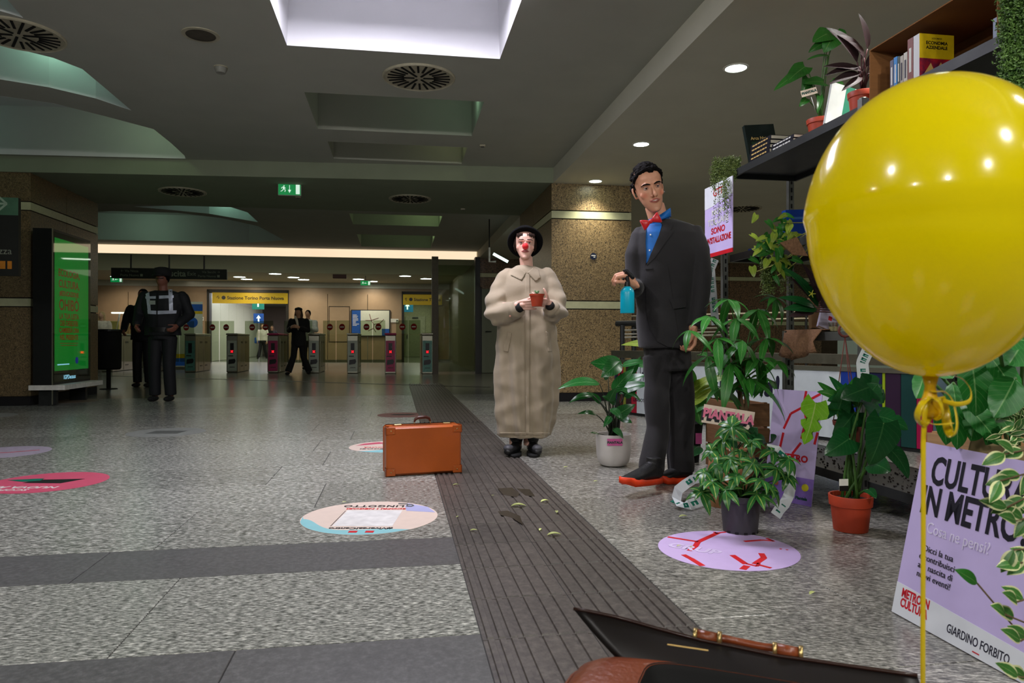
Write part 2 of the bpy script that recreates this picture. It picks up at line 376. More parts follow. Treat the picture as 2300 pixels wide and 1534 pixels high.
while tv < 6.8:
    for k in range(2):
        M4 = Matrix.Translation(UV(S0+.1525+.305*k, tv+.15, 0)) @ HM
        if k == 1: M4 = M4 @ Matrix.Rotation(PI, 4, 'Z')
        inst(tm[0], 'tactile_tile', M4, fl)
    tv += .30
m = MB()
while tv < 13.4:
    for k in range(2):
        for q in range(7):
            x = S0+.305*k+.022+q*.0435; P = [UV(a, b, c) for c in (-.004, .002) for a, b in ((x-.015, tv+.003), (x+.015, tv+.003), (x+.015, tv+.297), (x-.015, tv+.297))]
            m.add(P, [(4, 5, 6, 7), (0, 1, 5, 4), (1, 2, 6, 5), (2, 3, 7, 6), (3, 0, 4, 7)])
    tv += .30
part('tactile_paving', m, TAC, fl, kind='stuff')
struct('trim_1', slab(S0, S1, v_-3.6, 13.4, -.02, -.003), TAC, label='dark base stone under the tactile strip')
# drainage channel crossing the hall diagonally
m = MB(); a, b = ground(200, 843), ground(1100, 870); d = (b-a).normalized(); n = V((-d.y, d.x, 0))*.055
m.add([a-n+V((0, 0, -.01)), b-n+V((0, 0, -.01)), b+n+V((0, 0, -.01)), a+n+V((0, 0, -.01)), a-n+V((0, 0, .002)), b-n+V((0, 0, .002)), b+n+V((0, 0, .002)), a+n+V((0, 0, .002))], [(4, 5, 6, 7), (0, 1, 5, 4), (1, 2, 6, 5), (2, 3, 7, 6), (3, 0, 4, 7)])
struct('trim_2', m, mat('channel_cover', (40, 42, 34), .5, .5))
# ---- ceilings with coffers
def ceiling(name, outer, holes, z, t, mt, hmt):
    """plaster slab with openings; every opening gets upstand walls and a lid"""
    m = MB(); loops = [outer]+[h[0] for h in holes]
    pts = [p for l in loops for p in l]
    tri = tessellate_polygon([[V((x, y, 0)) for x, y in l] for l in loops])
    m.add([UV(x, y, z) for x, y in pts], [tuple(t_) for t_ in tri])
    m.add([UV(x, y, z+t) for x, y in pts], [tuple(t_) for t_ in tri])
    o = struct(name, m, mt)
    for (lp, h, inset) in holes:
        n = len(lp); cx, cy = sum(p[0] for p in lp)/n, sum(p[1] for p in lp)/n
        w_ = MB(); top = [(cx+(x-cx)*inset, cy+(y-cy)*inset) for x, y in lp]
        w_.add([UV(x, y, z-.0005) for x, y in lp]+[UV(x, y, z+h) for x, y in top], [(i, (i+1) % n, n+(i+1) % n, n+i) for i in range(n)])
        hm_ = hmt if lp is holes[0][0] and name == 'ceiling' or len(lp) > 4 else CEIL  # dim coffers take the darker plaster, their shade put into the colour
        part('coffer_wall', w_, hm_, o)
        l_ = MB(); l_.add([UV(x, y, z+h) for x, y in top], [tuple(t_) for t_ in tessellate_polygon([[V((x, y, 0)) for x, y in top]])])
        part('coffer_lid', l_, hm_, o)
    return o
def uvc(px, py, z):  # hall coordinates of a ceiling point
    Y = (z-CH)*F/(HY-py); X = (px-CX)/F*Y; return (CT*X+ST*Y, -ST*X+CT*Y)
sq = lambda a, b, c, d: [(a, c), (b, c), (b, d), (a, d)]
op2 = [uvc(-420, 62, 3.1), uvc(-150, 72, 3.1), uvc(0, 100, 3.1), uvc(120, 130, 3.1), uvc(185, 155, 3.1), uvc(240, 201, 3.1), uvc(295, 248, 3.1), uvc(215, 221, 3.1), uvc(110, 196, 3.1), uvc(0, 178, 3.1), uvc(-160, 170, 3.1), uvc(-420, 172, 3.1)]
op1 = [uvc(-420, -60, 3.1), uvc(-60, -50, 3.1), uvc(2, -18, 3.1), uvc(52, 40, 3.1), uvc(20, 30, 3.1), uvc(-60, 8, 3.1), uvc(-420, 0, 3.1)]
op3 = [uvc(-420, 205, 3.1), uvc(-200, 205, 3.1), uvc(0, 215, 3.1), uvc(120, 232, 3.1), uvc(240, 262, 3.1), uvc(345, 290, 3.1), uvc(385, 322, 3.1), uvc(415, 350, 3.1)]
op3 += [(-2.62, 9.5), (-8.2, 9.85)]
ceiling('ceiling', [(-13, -4), (2.05, -4), (2.05, 9.22), (-13, 10.25)],
        [(sq(-.84, .83, 4.0, 5.74), .62, .97), (sq(-.84, .83, 6.79, 7.94), .55, 1), (sq(-.78, .83, 8.42, 9.2), .5, 1), (op1, .6, 1), (op2, .6, 1), (op3, .6, 1)], 3.1, .02, CEIL, CEILW)
# front beam: face and underside
m = MB(); P = [UV(-13, 10.27, 2.9), UV(2.05, 9.22, 2.9), UV(2.05, 11.7, 2.9), UV(-13, 11.7, 2.9)]; P += [p+V((0, 0, .9)) for p in P]
m.add(P, [(3, 2, 1, 0), (4, 5, 6, 7), (0, 1, 5, 4), (1, 2, 6, 5), (2, 3, 7, 6), (3, 0, 4, 7)]); struct('ceiling_beam', m, CEILG)
# side ceiling on the right (lower, with the downlights)
struct('ceiling_side', slab(2.05, 12, -4, 18.0, 2.9, 3.4), mat('side_ceiling_plaster', (196, 194, 178), .9, var=.03, scale=3))
# far bay ceiling
def arc(x0, y0, x1, y1, bulge, n=8):
    return [(x0+(x1-x0)*t/n+(y1-y0)*bulge*math.sin(PI*t/n), y0+(y1-y0)*t/n-(x1-x0)*bulge*math.sin(PI*t/n)) for t in range(n+1)]
opa = [uvc(300, 464, 3.1), uvc(430, 461, 3.1), uvc(515, 464, 3.1), uvc(556, 477, 3.1), uvc(580, 499, 3.1), uvc(540, 492, 3.1), uvc(470, 480, 3.1), uvc(390, 472, 3.1)]
opb = [uvc(120, 482, 3.1), uvc(250, 474, 3.1), uvc(400, 478, 3.1), uvc(500, 490, 3.1), uvc(580, 508, 3.1), uvc(612, 525, 3.1), uvc(640, 540, 3.1), uvc(560, 545, 3.1), uvc(220, 538, 3.1), uvc(100, 535, 3.1)]
ceiling('ceiling_far_bay', [(-14, 11.7), (2.05, 11.7), (2.05, 18.15), (-14, 18.4)],
        [(opa, .55, 1), (opb, .6, 1), (sq(-.84, .83, 13.1, 14.3), .5, 1), (sq(-.84, .83, 15.6, 17.6), .5, 1)], 3.1, .02, CEIL, CEILW)
# beam above the gates, with the lit cove along its face
struct('ceiling_gate_beam', slab(-14, 2.05, 18.25, 22.6, 2.9, 3.7), mat('gate_beam_plaster_lightened', (214, 220, 196), .8, var=.03))  # reflected cove light on the underside is put into this paler plaster colour
COVE = mat('cove_light', (255, 226, 192), .9, emit=.92, var=.05, scale=.6)
struct('cove_light_strip', slab(-14, 2.03, 18.2, 18.25, 2.905, 3.16), COVE, label='long warm cove light strip along the beam above the gates')
struct('ceiling_entrance', slab(-14, 2.05, 22.6, 28, 3.05, 3.4), mat('entrance_ceiling', (176, 170, 148), .9, var=.03))
struct('ceiling_corridor', slab(-14, 4, 28, 46, 2.85, 3.4), mat('corridor_ceiling', (190, 188, 176), .8, var=.03))
# ---- pillars: granite panels between pale bands
def pillar(name, u0, u1, v0, v1, seams_v, mt):
    core = struct(name, slab(u0+.02, u1-.02, v0+.02, v1-.02, .0, 2.9), mat('pillar_core', (40, 34, 26), .8))
    lev = [(.12, 1.225, mt), (1.24, 1.335, BAND), (1.35, 2.425, mt), (2.44, 2.535, BAND), (2.55, 2.9, mt)]
    for z0, z1, q in lev:
        n_ = 'stone_band' if q is BAND else 'granite_panel'
        part(n_, slab(u0, u1, v0, v0+.02, z0, z1), q, core)
        for a, b in seams_v:
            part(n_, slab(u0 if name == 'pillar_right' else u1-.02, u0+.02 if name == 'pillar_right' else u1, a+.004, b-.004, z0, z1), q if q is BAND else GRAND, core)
    part('plinth', slab(u0+.01, u1-.01, v0+.012, v1-.01, 0, .115), BLKM, core)
    return core
pillar('pillar_right', 2.03, 3.13, 9.24, 11.7, [(9.26, 10.5), (10.5, 11.7)], GRAN)
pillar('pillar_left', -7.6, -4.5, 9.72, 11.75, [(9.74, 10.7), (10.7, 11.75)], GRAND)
# right pillar front bands follow one continuous face; small round plaque on it
pl = thing('round_plaque', 'small round dark blue plaque on the granite pillar', 'plaque', UV(2.75, 9.235, 1.98)); fr = frame(UV(2.60, 9.235, 1.94), UD, ZD)
part('disc', MB().disc(0, 0, .045, fr, 0, .006), mat('plaque_blue', (14, 30, 60), .4), pl, world=True)
m = MB(); m.rect(-.03, .002, .03, .016, fr, .006, .0075); m.rect(.0, -.018, .024, -.006, fr, .006, .0075); part('emblem', m, WHT, pl, world=True)
# walls
TAUPE = mat('taupe_wall_panel', (166, 140, 112), .45, var=.05, scale=4); BRK = mat('seam_dark', (60, 50, 40), .8)  # second material: plain dark tone of the panel joints
bw = struct('wall_back', slab(-14, 2.05, 28.06, 28.2, 2.62, 3.1), TAUPE)
segs = [(-14, -9.7), (-9.7, -6.9), (-4.08, -2.6), (-2.6, -1.1), (-1.1, .28), (1.55, 2.05)]
for a, b in segs:
    part('wall_panel', slab(a+.01, b-.01, 28.0, 28.06, .1, 2.62), TAUPE, bw)
    part('wall_panel', slab(a+.02, b-.02, 28.06, 28.2, 0, 2.62), BRK, bw)
    part('skirting', slab(a, b, 27.98, 28.0, 0, .1), mat('steel_skirting', (120, 116, 100), .4, .7), bw)
m = MB()
for z0, z1 in ((.9, 2.0),):
    for a, b, c, d in ((-2.55, -1.78, .78, .80), (-2.55, -1.78, 2.13, 2.15)): m2 = slab(a, b, 27.985, 28.0, c, d); m.add(m2.v, m2.f)
    for a in (-2.56, -1.79): m2 = slab(a, a+.02, 27.985, 28.0, .78, 2.15); m.add(m2.v, m2.f)
part('access_hatch_seam', m, BRK, bw)
struct('wall_hall_left', slab(-14.2, -14, 11.7, 28.2, 0, 3.4), TAUPE)
# side wall with bands (faces the camera), grey service door
sw = struct('wall_side', slab(2.05, 12, 17.95, 18.1, 0, 3.4), mat('wall_core', (70, 56, 42), .8))
BRN = stone('brown_granite', [(84, 62, 42), (120, 92, 66), (142, 112, 84)], 30, (1, 1, 1), .4, (.3, .7), speck=40, objvar=.08)
u = 2.05; i = 0
while u < 11:
    L_ = 1.35
    for z0, z1, q in ((.1, 1.23, BRN), (1.24, 1.34, BAND), (1.35, 2.42, BRN), (2.43, 2.53, BAND), (2.54, 2.9, BRN)):
        if u < 3.2 and z1 < 2.2: z0 = max(z0, 2.17)
        if z0 < z1: part('stone_band' if q is BAND else 'granite_panel', slab(u+.006, u+L_-.006, 17.91, 17.95, z0, z1), q, sw)
    u += L_; i += 1
GREYD = mat('grey_door_paint', (104, 112, 92), .45, var=.03)
d1 = struct('door_1', slab(2.12, 3.1, 17.84, 17.93, .01, 2.13), GREYD, label='grey steel service door')
part('door_frame', slab(2.06, 2.11, 17.82, 17.94, 0, 2.17), DARK, d1); m = MB(); m.tube([UV(2.22, 17.83, 1.05), UV(2.22, 17.79, 1.05), UV(2.36, 17.79, 1.05)], .012); part('door_handle', m, DARK, d1)
struct('wall_corridor_side', slab(2.05, 2.2, 18.1, 28, 0, 3.4), mat('side_wall_green', (120, 112, 88), .5))
# corridor behind the doorway
wc = MB()
for s_ in (slab(-7.6, -7.4, 28.2, 40, 0, 3), slab(-3.2, -3.0, 28.2, 46, 0, 3), slab(-9, -3, 45, 45.2, 0, 3)): wc.add(s_.v, s_.f)
struct('wall_corridor', wc, mat('corridor_wall', (190, 170, 160), .5, var=.08, scale=1))
cw = struct('wall_white_panels', slab(-7.35, -7.3, 28.2, 41, 0, 3), WHT)
LITP = mat('lit_white_panel', (214, 216, 196), .25, var=.03)
for k in range(8): part('wall_panel', slab(-7.3, -7.27, 28.4+k*1.5, 29.86+k*1.5, .02, 2.55), LITP, cw)
wd = MB()
for s_ in (slab(.1, .2, 28.2, 38, 0, 3), slab(1.75, 1.9, 28.2, 38, 0, 3), slab(.1, 1.9, 37, 37.2, 0, 3)): wd.add(s_.v, s_.f)
struct('wall_service_corridor', wd, mat('service_wall', (150, 152, 120), .5))
d2 = struct('door_2', slab(.45, 1.45, 36.9, 36.98, .01, 2.1), mat('service_door', (150, 152, 128), .5), label='pale double door at the corridor end')
part('door_closer', slab(.8, 1.1, 36.84, 36.9, 1.98, 2.05), DARK, d2); part('door_handle', slab(.52, .56, 36.82, 36.9, .95, 1.15), BLK, d2)
# doorway frames
dm = mat('dark_door_frame', (34, 30, 24), .5)
def doorframe(n, u0, u1):
    m = MB()
    for s_ in (slab(u0, u0+.09, 27.9, 28.25, 0, 2.72), slab(u1-.09, u1, 27.9, 28.25, 0, 2.72), slab(u0, u1, 27.9, 28.25, 2.64, 2.74)): m.add(s_.v, s_.f)
    struct(n, m, dm)
doorframe('door_3', -6.95, -4.03); doorframe('door_4', .2, 1.6)
# glass partition with dark post on the right of the gates
GLS = glass('clear_glass', (214, 222, 205), .07)
gp = struct('window_1', slab(.95, 2.0, 17.72, 17.735, .05, 2.7), GLS, label='glass partition beside the last gate')
part('window_frame', slab(.86, 1.02, 17.66, 17.80, 0, 2.9), mat('bronze_post', (62, 56, 44), .4, .5), gp)
part('window_frame', slab(1.93, 2.05, 17.60, 17.90, 0, 2.9), BLK, gp)
# ================================================================ CEILING FITTINGS
def downlight(u, v, z, r, label, group, energy, color=(1, .93, .78), spot=1.9, dirn=(0, 0, -1), name='downlight'):
    c = UV(u, v, z); t = thing(name, label, 'ceiling light', c, 0, group)
    m = MB(); m.lathe([(r*1.18, 0), (r*1.15, -.006), (r*.98, -.007), (r*.96, .0)], 24, c, cap=False); part('rim', m, WHT, t, world=True)
    m = MB(); m.disc(0, 0, r*.97, Matrix.Translation(c+V((0, 0, -.0035))) @ Matrix.Rotation(PI, 4, 'X'), 0, -.002, 24); part('diffuser', m, LAMP, t, world=True)
    if energy: light('lamp_glow', 'SPOT', c+V((0, 0, -.03)), energy, color, r*.8, dirn, spot, .9, parent=t)
    return t
for i, v in enumerate((-1.2, .9, 2.95, 5.12, 7.26, 9.03, 11.0, 13.2)):
    lb = {3: 'largest round recessed downlight over the shelves', 4: 'middle round downlight in the right ceiling', 5: 'small round downlight above the granite pillar'}.get(i, 'round downlight in the right ceiling, '+{0: 'behind the camera', 1: 'above the briefcase', 2: 'above the near end of the shelving', 6: 'beyond the granite pillar', 7: 'farthest beyond the granite pillar'}.get(i, ''))
    downlight(2.57, v, 2.9, .082, lb, 'downlights in the right-hand ceiling', (140 if i < 3 else 70) if i < 6 else 30, (1, .94, .80) if i > 3 else (1, .97, .93), 1.9)
for px, py, e in ((538, 622, 0), (554, 627, 110), (618, 615, 25), (659, 623, 0), (682, 628, 110), (805, 627, 0), (836, 632, 90), (910, 620, 25), (957, 626, 12), (262, 621, 110), (452, 621, 110)):
    Y = 2.25*F/(HY-py); X = (px-CX)/F*Y
    nth = ['round downlight in the far entrance ceiling, '+{538: 'left over the wide doorway', 554: 'right over the wide doorway', 618: 'large one over the left pink gate', 659: 'first right of the wide doorway', 682: 'second right of the wide doorway', 805: 'left neighbour of the middle exit sign', 836: 'right neighbour of the middle exit sign', 910: 'large one over the narrow doorway', 957: 'the last towards the bronze post', 262: 'above the left exit sign', 452: 'behind the hanging direction board'}[px]]
    downlight(CT*X+ST*Y, -ST*X+CT*Y, 3.05, .2, nth[0], 'downlights beyond the gates', e, (1, .84, .62), 2.2, tuple(UV(0, .5, -1)))
VENT = mat('vent_enamel', (168, 162, 140), .5); SLOT = mat('vent_slot', (8, 8, 7), .9)
def vent(px, py, z, r, label, rot=0):
    Y = (z-CH)*F/(HY-py); c = V(((px-CX)/F*Y, Y, z)); t = thing('swirl_air_vent', label, 'air vent', c, 0, 'round swirl diffusers in the ceiling')
    m = MB(); m.lathe([(r, 0), (r, -.012), (r*.97, -.018), (r*.93, -.010), (r*.5, -.008), (0.001, -.008)], 40, c); part('plate', m, VENT, t, world=True, angle=30)
    fr = Matrix.Translation(c+V((0, 0, -.0155))) @ Matrix.Rotation(rot, 4, 'Z')
    for k in range(24):
        a = 2*PI*k/24; q = Matrix.Rotation(a, 4, 'Z'); r0 = r*(.42 if k % 4 else .12); m = MB(); m.box((r*.86/2+r0/2, 0, 0.003), (r*.86-r0, r*.055, .006), None)
        o = part('slot', m, SLOT, t); o.matrix_basis = ROOT[t.name].inverted() @ fr @ q
vent(941, 173, 3.1, .315, 'large swirl air vent just behind the bright skylight', .1)
vent(40, 76, 3.1, .315, 'swirl air vent at the upper left edge of the ceiling', .2)
vent(410, 430, 2.9, .315, 'swirl air vent in the beam on the left of the exit sign'); vent(921, 446, 2.9, .31, 'swirl air vent in the beam to the right of the exit sign')
vent(1667, 468, 2.9, .30, 'dark swirl air vent behind the lavender notice'); vent(608, 608, 3.05, .55, 'far air vent above the gates, near the hanging exit board'); vent(914, 613, 3.05, .55, 'far air vent above the gates, near the map')
def ceil_dot(name, label, cat, px, py, z, r, h, mt, m2=None, partn='ring'):
    Y = (z-CH)*F/(HY-py); c = V(((px-CX)/F*Y, Y, z)); t = thing(name, label, cat, c)
    part('housing', MB().lathe([(r, 0), (r, -h*.4), (r*.75, -h), (.001, -h)], 24, c), mt, t, world=True, angle=30)
    part(partn, MB().lathe([(r*1.15, 0), (r*1.15, -.006), (r*.9, -.007)], 24, c, False), m2 or VENT, t, world=True)
    return t
ceil_dot('ceiling_speaker', 'flat round brown loudspeaker grille in the ceiling', 'loudspeaker', 451, 78, 3.1, .118, .006, mat('speaker_grille', (72, 66, 56), .8), VENT, 'grille_rim')
ceil_dot('smoke_detector', 'white smoke detector behind the round speaker grille', 'smoke detector', 496, 151, 3.1, .05, .05, mat('detector_grey', (130, 130, 122), .5))
for px, py, z, l in ((1084, 325, 3.1, 'small square sensor on the ceiling near the dim coffers'), (670, 441, 2.9, 'small dark sensor right under the exit sign'), (1040, 468, 2.9, 'small dark sensor on the beam near the clown')):
    Y = (z-CH)*F/(HY-py); c = V(((px-CX)/F*Y, Y, z)); t = thing('ceiling_sensor', l, 'sensor', c)
    part('housing', MB().box(c+V((0, 0, -.012)), (.07, .05, .024), None, .006), VENT, t, world=True); part('lens', MB().box(c+V((0, 0, -.026)), (.04, .025, .006)), BLK, t, world=True)
# perforated panel of the right-hand ceiling
fr = frame(UV(3.15, 3.2, 2.897), UD, -VD); pp = MB(); t = thing('perforated_ceiling_panel', 'perforated square grille set in the ceiling above the shelves', 'ceiling panel', UV(3.15, 3.2, 2.9))
part('panel_sheet', MB().rect(-.3, -.3, .3, .3, fr, 0, .002), mat('perforated_panel', (120, 114, 98), .7), t, world=True)
for i in range(22):
    for j in range(22): pp.disc(-.273+.026*i, -.273+.026*j, .007, fr, .003, None, 6)
part('perforation', pp, SLOT, t, world=True, kind='stuff')
# ---- exit signs
EXG = mat('exit_green', (0, 140, 70), .4, emit=.55, var=.03); EXW = mat('exit_white', (220, 245, 230), .4, emit=.7, var=.02)
def running_man(m, fr, s):
    P = lambda *a: [(x*s, y*s) for x, y in a]
    m.disc(.10*s, .62*s, .12*s, fr, .001, .002, 12)
    m.poly(P((-.12, .45), (.12, .5), (.2, .1), (-.05, .0)), fr, .001, .002)
    m.poly(P((.1, .45), (.45, .2), (.4, .12), (.08, .3)), fr, .001, .002); m.poly(P((-.1, .45), (-.4, .3), (-.38, .05), (-.3, .05), (-.28, .25), (-.05, .32)), fr, .001, .002)
    m.poly(P((.0, .1), (.18, .12), (.42, -.2), (.3, -.55), (.2, -.52), (.27, -.2)), fr, .001, .002); m.poly(P((-.08, .1), (.1, .05), (-.12, -.3), (-.5, -.5), (-.54, -.4), (-.2, -.2)), fr, .001, .002)
def exit_sign(px, py, Y, w_, h, label, arrow):
    c = at(px, py, Y); t = thing('exit_sign', label, 'exit sign', c); fr = frame(c, UD, ZD)
    part('box', MB().box(c, (w_, .05, h), Matrix.Rotation(TH, 3, 'Z'), .004), mat('sign_case', (180, 186, 176), .5), t, world=True)
    fr = frame(c-VD*.026, UD, ZD); part('face', MB().rect(-w_*.48, -h*.46, w_*.48, h*.46, fr, 0, .001), EXG, t, world=True)
    m = MB(); running_man(m, Matrix.Translation(-UD*w_*.26) @ fr, h*.42); part('running_figure', m, EXW, t, world=True)
    part('door_symbol', MB().rect(w_*.27, -h*.38, w_*.44, h*.38, fr, .001, .002), EXW, t, world=True); m = MB()
    if arrow == 'd': m.rect(-.012*w_, -h*.1, .012*w_, h*.33, fr, .001, .002); m.poly([(-.07*w_, -h*.05), (.07*w_, -h*.05), (0, -h*.3)], fr, .001, .002)
    else: m.rect(-.06*w_, -h*.03, .14*w_, h*.03, fr, .001, .002); m.poly([(-.1*w_, 0), (-.02*w_, .16*h), (-.02*w_, -.16*h)], fr, .001, .002)
    part('arrow_symbol', m, EXW, t, world=True)
    if c.y > 12: part('hanger', MB().tube([c+V((0, 0, h/2)), c+V((0, 0, h/2+.31))], .012), DARK, t, world=True)
    part('bracket', MB().box(c+V((0, 0, h/2+.02)), (w_*1.2, .03, .012), Matrix.Rotation(TH, 3, 'Z')), DARK, t, world=True)
exit_sign(651, 426, 9.55, .30, .165, 'green running-man exit sign hanging under the beam', 'd')
exit_sign(262, 628, 21.5, .34, .17, 'small green exit sign above the left turnstiles', 'l'); exit_sign(821, 636, 24.5, .34, .17, 'small green exit sign above the map board', 'l')
# ---- hanging direction board over the gates
HB = mat('hanging_board_black', (24, 26, 22), .5); GTX = mat('board_lettering', (128, 134, 118), .5)
c = at(382, 615, 17.2); t = thing('direction_board', 'long dark hanging direction board reading Uscita above the gates', 'sign', c)
bc = frame(c, UD, ZD); part('panel', MB().box(c, (2.62, .08, .25), Matrix.Rotation(TH, 3, 'Z'), .006), HB, t, world=True)
for s_ in (-.88, -.02, .78): part('hanger', MB().tube([c+UD*s_+V((0, 0, .1)), c+UD*s_+V((0, 0, .45))], .02), BLK, t, world=True)
fr = frame(c-VD*.042, UD, ZD); text('Uscita', .2, GTX, t, Matrix.Translation(UD*.12) @ fr, .004); text('Exit', .13, GTX, t, Matrix.Translation(UD*.5) @ fr)
text('← Via Nizza', .08, GTX, t, Matrix.Translation(-UD*.9+ZD*.05) @ fr); text('Porta Nuova ■', .08, GTX, t, Matrix.Translation(-UD*.85-ZD*.05) @ fr)
text('Via Sacchi →', .08, GTX, t, Matrix.Translation(UD*.95+ZD*.05) @ fr); text('Porta Nuova ■', .08, GTX, t, Matrix.Translation(UD*.9-ZD*.05) @ fr)
c = at(763, 619, 24.); t = thing('ceiling_monitor', 'small dark red-black box hanging from the ceiling above the gates', 'display', c)
part('case', MB().box(c, (.45, .12, .2), Matrix.Rotation(TH, 3, 'Z'), .01), mat('dark_red_case', (44, 14, 10), .5), t, world=True); part('bracket', MB().box(c+V((0, 0, .15)), (.05, .05, .12)), BLK, t, world=True)
# ---- yellow signs over the doorways
YL = mat('yellow_sign', (176, 146, 14), .5, emit=.12, var=.04)
def ysign(u0, u1, z0, z1, s, label, sz):
    c = UV((u0+u1)/2, 27.86, (z0+z1)/2); t = thing('yellow_station_sign', label, 'sign', c); m = MB(); sb = slab(u0, u1, 27.86, 27.9, z0, z1); m.add(sb.v, sb.f); part('panel', m, YL, t, world=True)
    fr = frame(UV((u0+u1)/2, 27.855, (z0+z1)/2), UD, ZD); text(s, sz, BLK, t, fr, .004, sx=1)
ysign(-6.75, -4.05, 2.22, 2.62, '↑ ◉ Stazione Torino Porta Nuova', 'long yellow sign over the wide doorway behind the gates', .17)
ysign(.25, 1.75, 2.22, 2.62, '↑ ◉ Stazione Torino', 'short yellow sign over the narrow doorway at the right', .16)
# ---- far wall: map board, notices, roll-up banner
MAPW = mat('map_paper', (214, 216, 200), .5, var=.03); BLU = mat('poster_blue', (28, 78, 150), .5, emit=.05); REDL = mat('print_red', (190, 24, 34), .5)
c = UV(-.95, 27.95, 1.55); t = thing('map_board', 'framed transit map board with blue side column on the far wall', 'map board', c)
part('frame', slab(-1.72, -.24, 27.93, 27.99, 1.0, 2.02), DARK, t, world=True); fr = frame(UV(-.98, 27.925, 1.51), UD, ZD)
part('map_sheet', MB().rect(-.38, -.48, .70, .48, fr, 0, .002), MAPW, t, world=True); part('blue_column', MB().rect(-.71, -.48, -.38, .48, fr, 0, .002), BLU, t, world=True); part('blue_block', MB().rect(.42, -.48, .70, -.22, fr, .003, .004), BLU, t, world=True)
m = MB(); random.seed(3)
for pts in ([(-.05, .35), (.02, .1), (.12, -.05), (.1, -.2), (.2, -.35)], [(-.2, .1), (.02, .1), (.3, .2)], [(.12, -.05), (.35, 0), (.5, .15)], [(.1, -.2), (-.1, -.3)]): m.tube([fr @ V((x, y, .004)) for x, y in pts], .012, 4)
part('route_line', m, mat('map_lines', (120, 70, 60), .6), t, world=True)
m = MB()
for k in range(9): m.rect(-.68, .3-.05*k, -.68+random.uniform(.12, .26), .32-.05*k, fr, .003, .004)
part('lettering', m, WHT, t, world=True)
for px, py, l in ((457, 717, 'small white notice plate on the taupe wall beside the roll-up banner'), (886, 719, 'small white notice plate on the taupe wall beside the narrow doorway')):
    c = at(px, py, 27.0); u_ = CT*c.x+ST*c.y; t = thing('notice_plate', l, 'notice', UV(u_, 27.97, c.z)); fr = frame(UV(u_, 27.97, c.z), UD, ZD)
    part('plate', MB().rect(-.15, -.07, .15, .07, fr, 0, .01), WHT, t, world=True); part('emblem', MB().disc(.1, 0, .03, fr, .01, .012, 12), BLK, t, world=True)
c = at(424, 760, 20.6); c.z = 0; t = thing('rollup_banner', 'roll-up banner with blue, yellow and white bands behind the gates', 'banner', c); fr = frame(c, UD, ZD)
m = MB(); m.rect(-.38, .1, .38, 1.95, fr, 0, .01); part('banner_sheet', m, MAPW, t, world=True)
for a_, b_ in ((1.68, 1.88), (.1, .32)): part('blue_band', MB().rect(-.38, a_, .38, b_, fr, .011, .013), BLU, t, world=True)
part('blue_spot', MB().disc(.1, 1.35, .15, fr, .011, .013), BLU, t, world=True)
for a_, b_ in ((1.60, 1.68), (.32, .44)): part('yellow_band', MB().rect(-.38, a_, .38, b_, fr, .011, .013), mat('banner_yellow', (214, 180, 20), .5), t, world=True)
part('red_spot', MB().disc(.1, .78, .1, fr, .011, .013), mat('banner_red', (196, 60, 40), .5), t, world=True)
part('foot', MB().box(c+V((0, 0, .05)), (.85, .2, .1), Matrix.Rotation(TH, 3, 'Z'), .02), STEEL, t, world=True)
# black screen with stand beside the banner, counter lamp, fence at the ticket desk
c = at(452, 768, 20.0); c.z = 0; t = thing('monitor_post', 'small black monitor on a post next to the roll-up banner', 'monitor', c); part('screen', MB().box(c+V((0, 0, .92)), (.28, .06, .2), None, .01), BLK, t, world=True); part('post', MB().tube([c, c+V((0, 0, .85))], .03), DARK, t, world=True); part('base', MB().lathe([(.15, 0), (.15, .02)], 20, c), DARK, t, world=True)
c = at(278, 760, 21.9); c.z = 0; t = thing('counter_lamp_frame', 'white lamp arm over the ticket counter behind the waste bin', 'desk lamp', c)
z1 = 1.68; m = MB(); m.box(c+V((0, 0, z1)), (.72, .12, .05), None, .01); part('lamp_head', m, mat('lamp_white', (235, 240, 225), .4, emit=1.2), t, world=True)
part('lamp_arm', MB().tube([c+V((-.25, 0, .95)), c+V((-.12, 0, z1)), ], .025), WHT, t, world=True); part('paper_holder', MB().box(c+V((-.35, 0, 1.28)), (.42, .04, .3), None, .01), mat('paper_yellow', (214, 206, 120), .5), t, world=True)
c = at(262, 800, 21.9); c.z = 0; t = thing('ticket_counter', 'grey ticket counter behind the waste bin', 'counter', c)
part('worktop', MB().box(c+V((0, 0, .92)), (2.6, .6, .05), Matrix.Rotation(TH, 3, 'Z'), .01), STEEL, t, world=True); part('front_panel', MB().box(c+V((0, .02, .45)), (2.5, .5, .88), Matrix.Rotation(TH, 3, 'Z'), .01), mat('counter_grey', (120, 118, 104), .5), t, world=True)
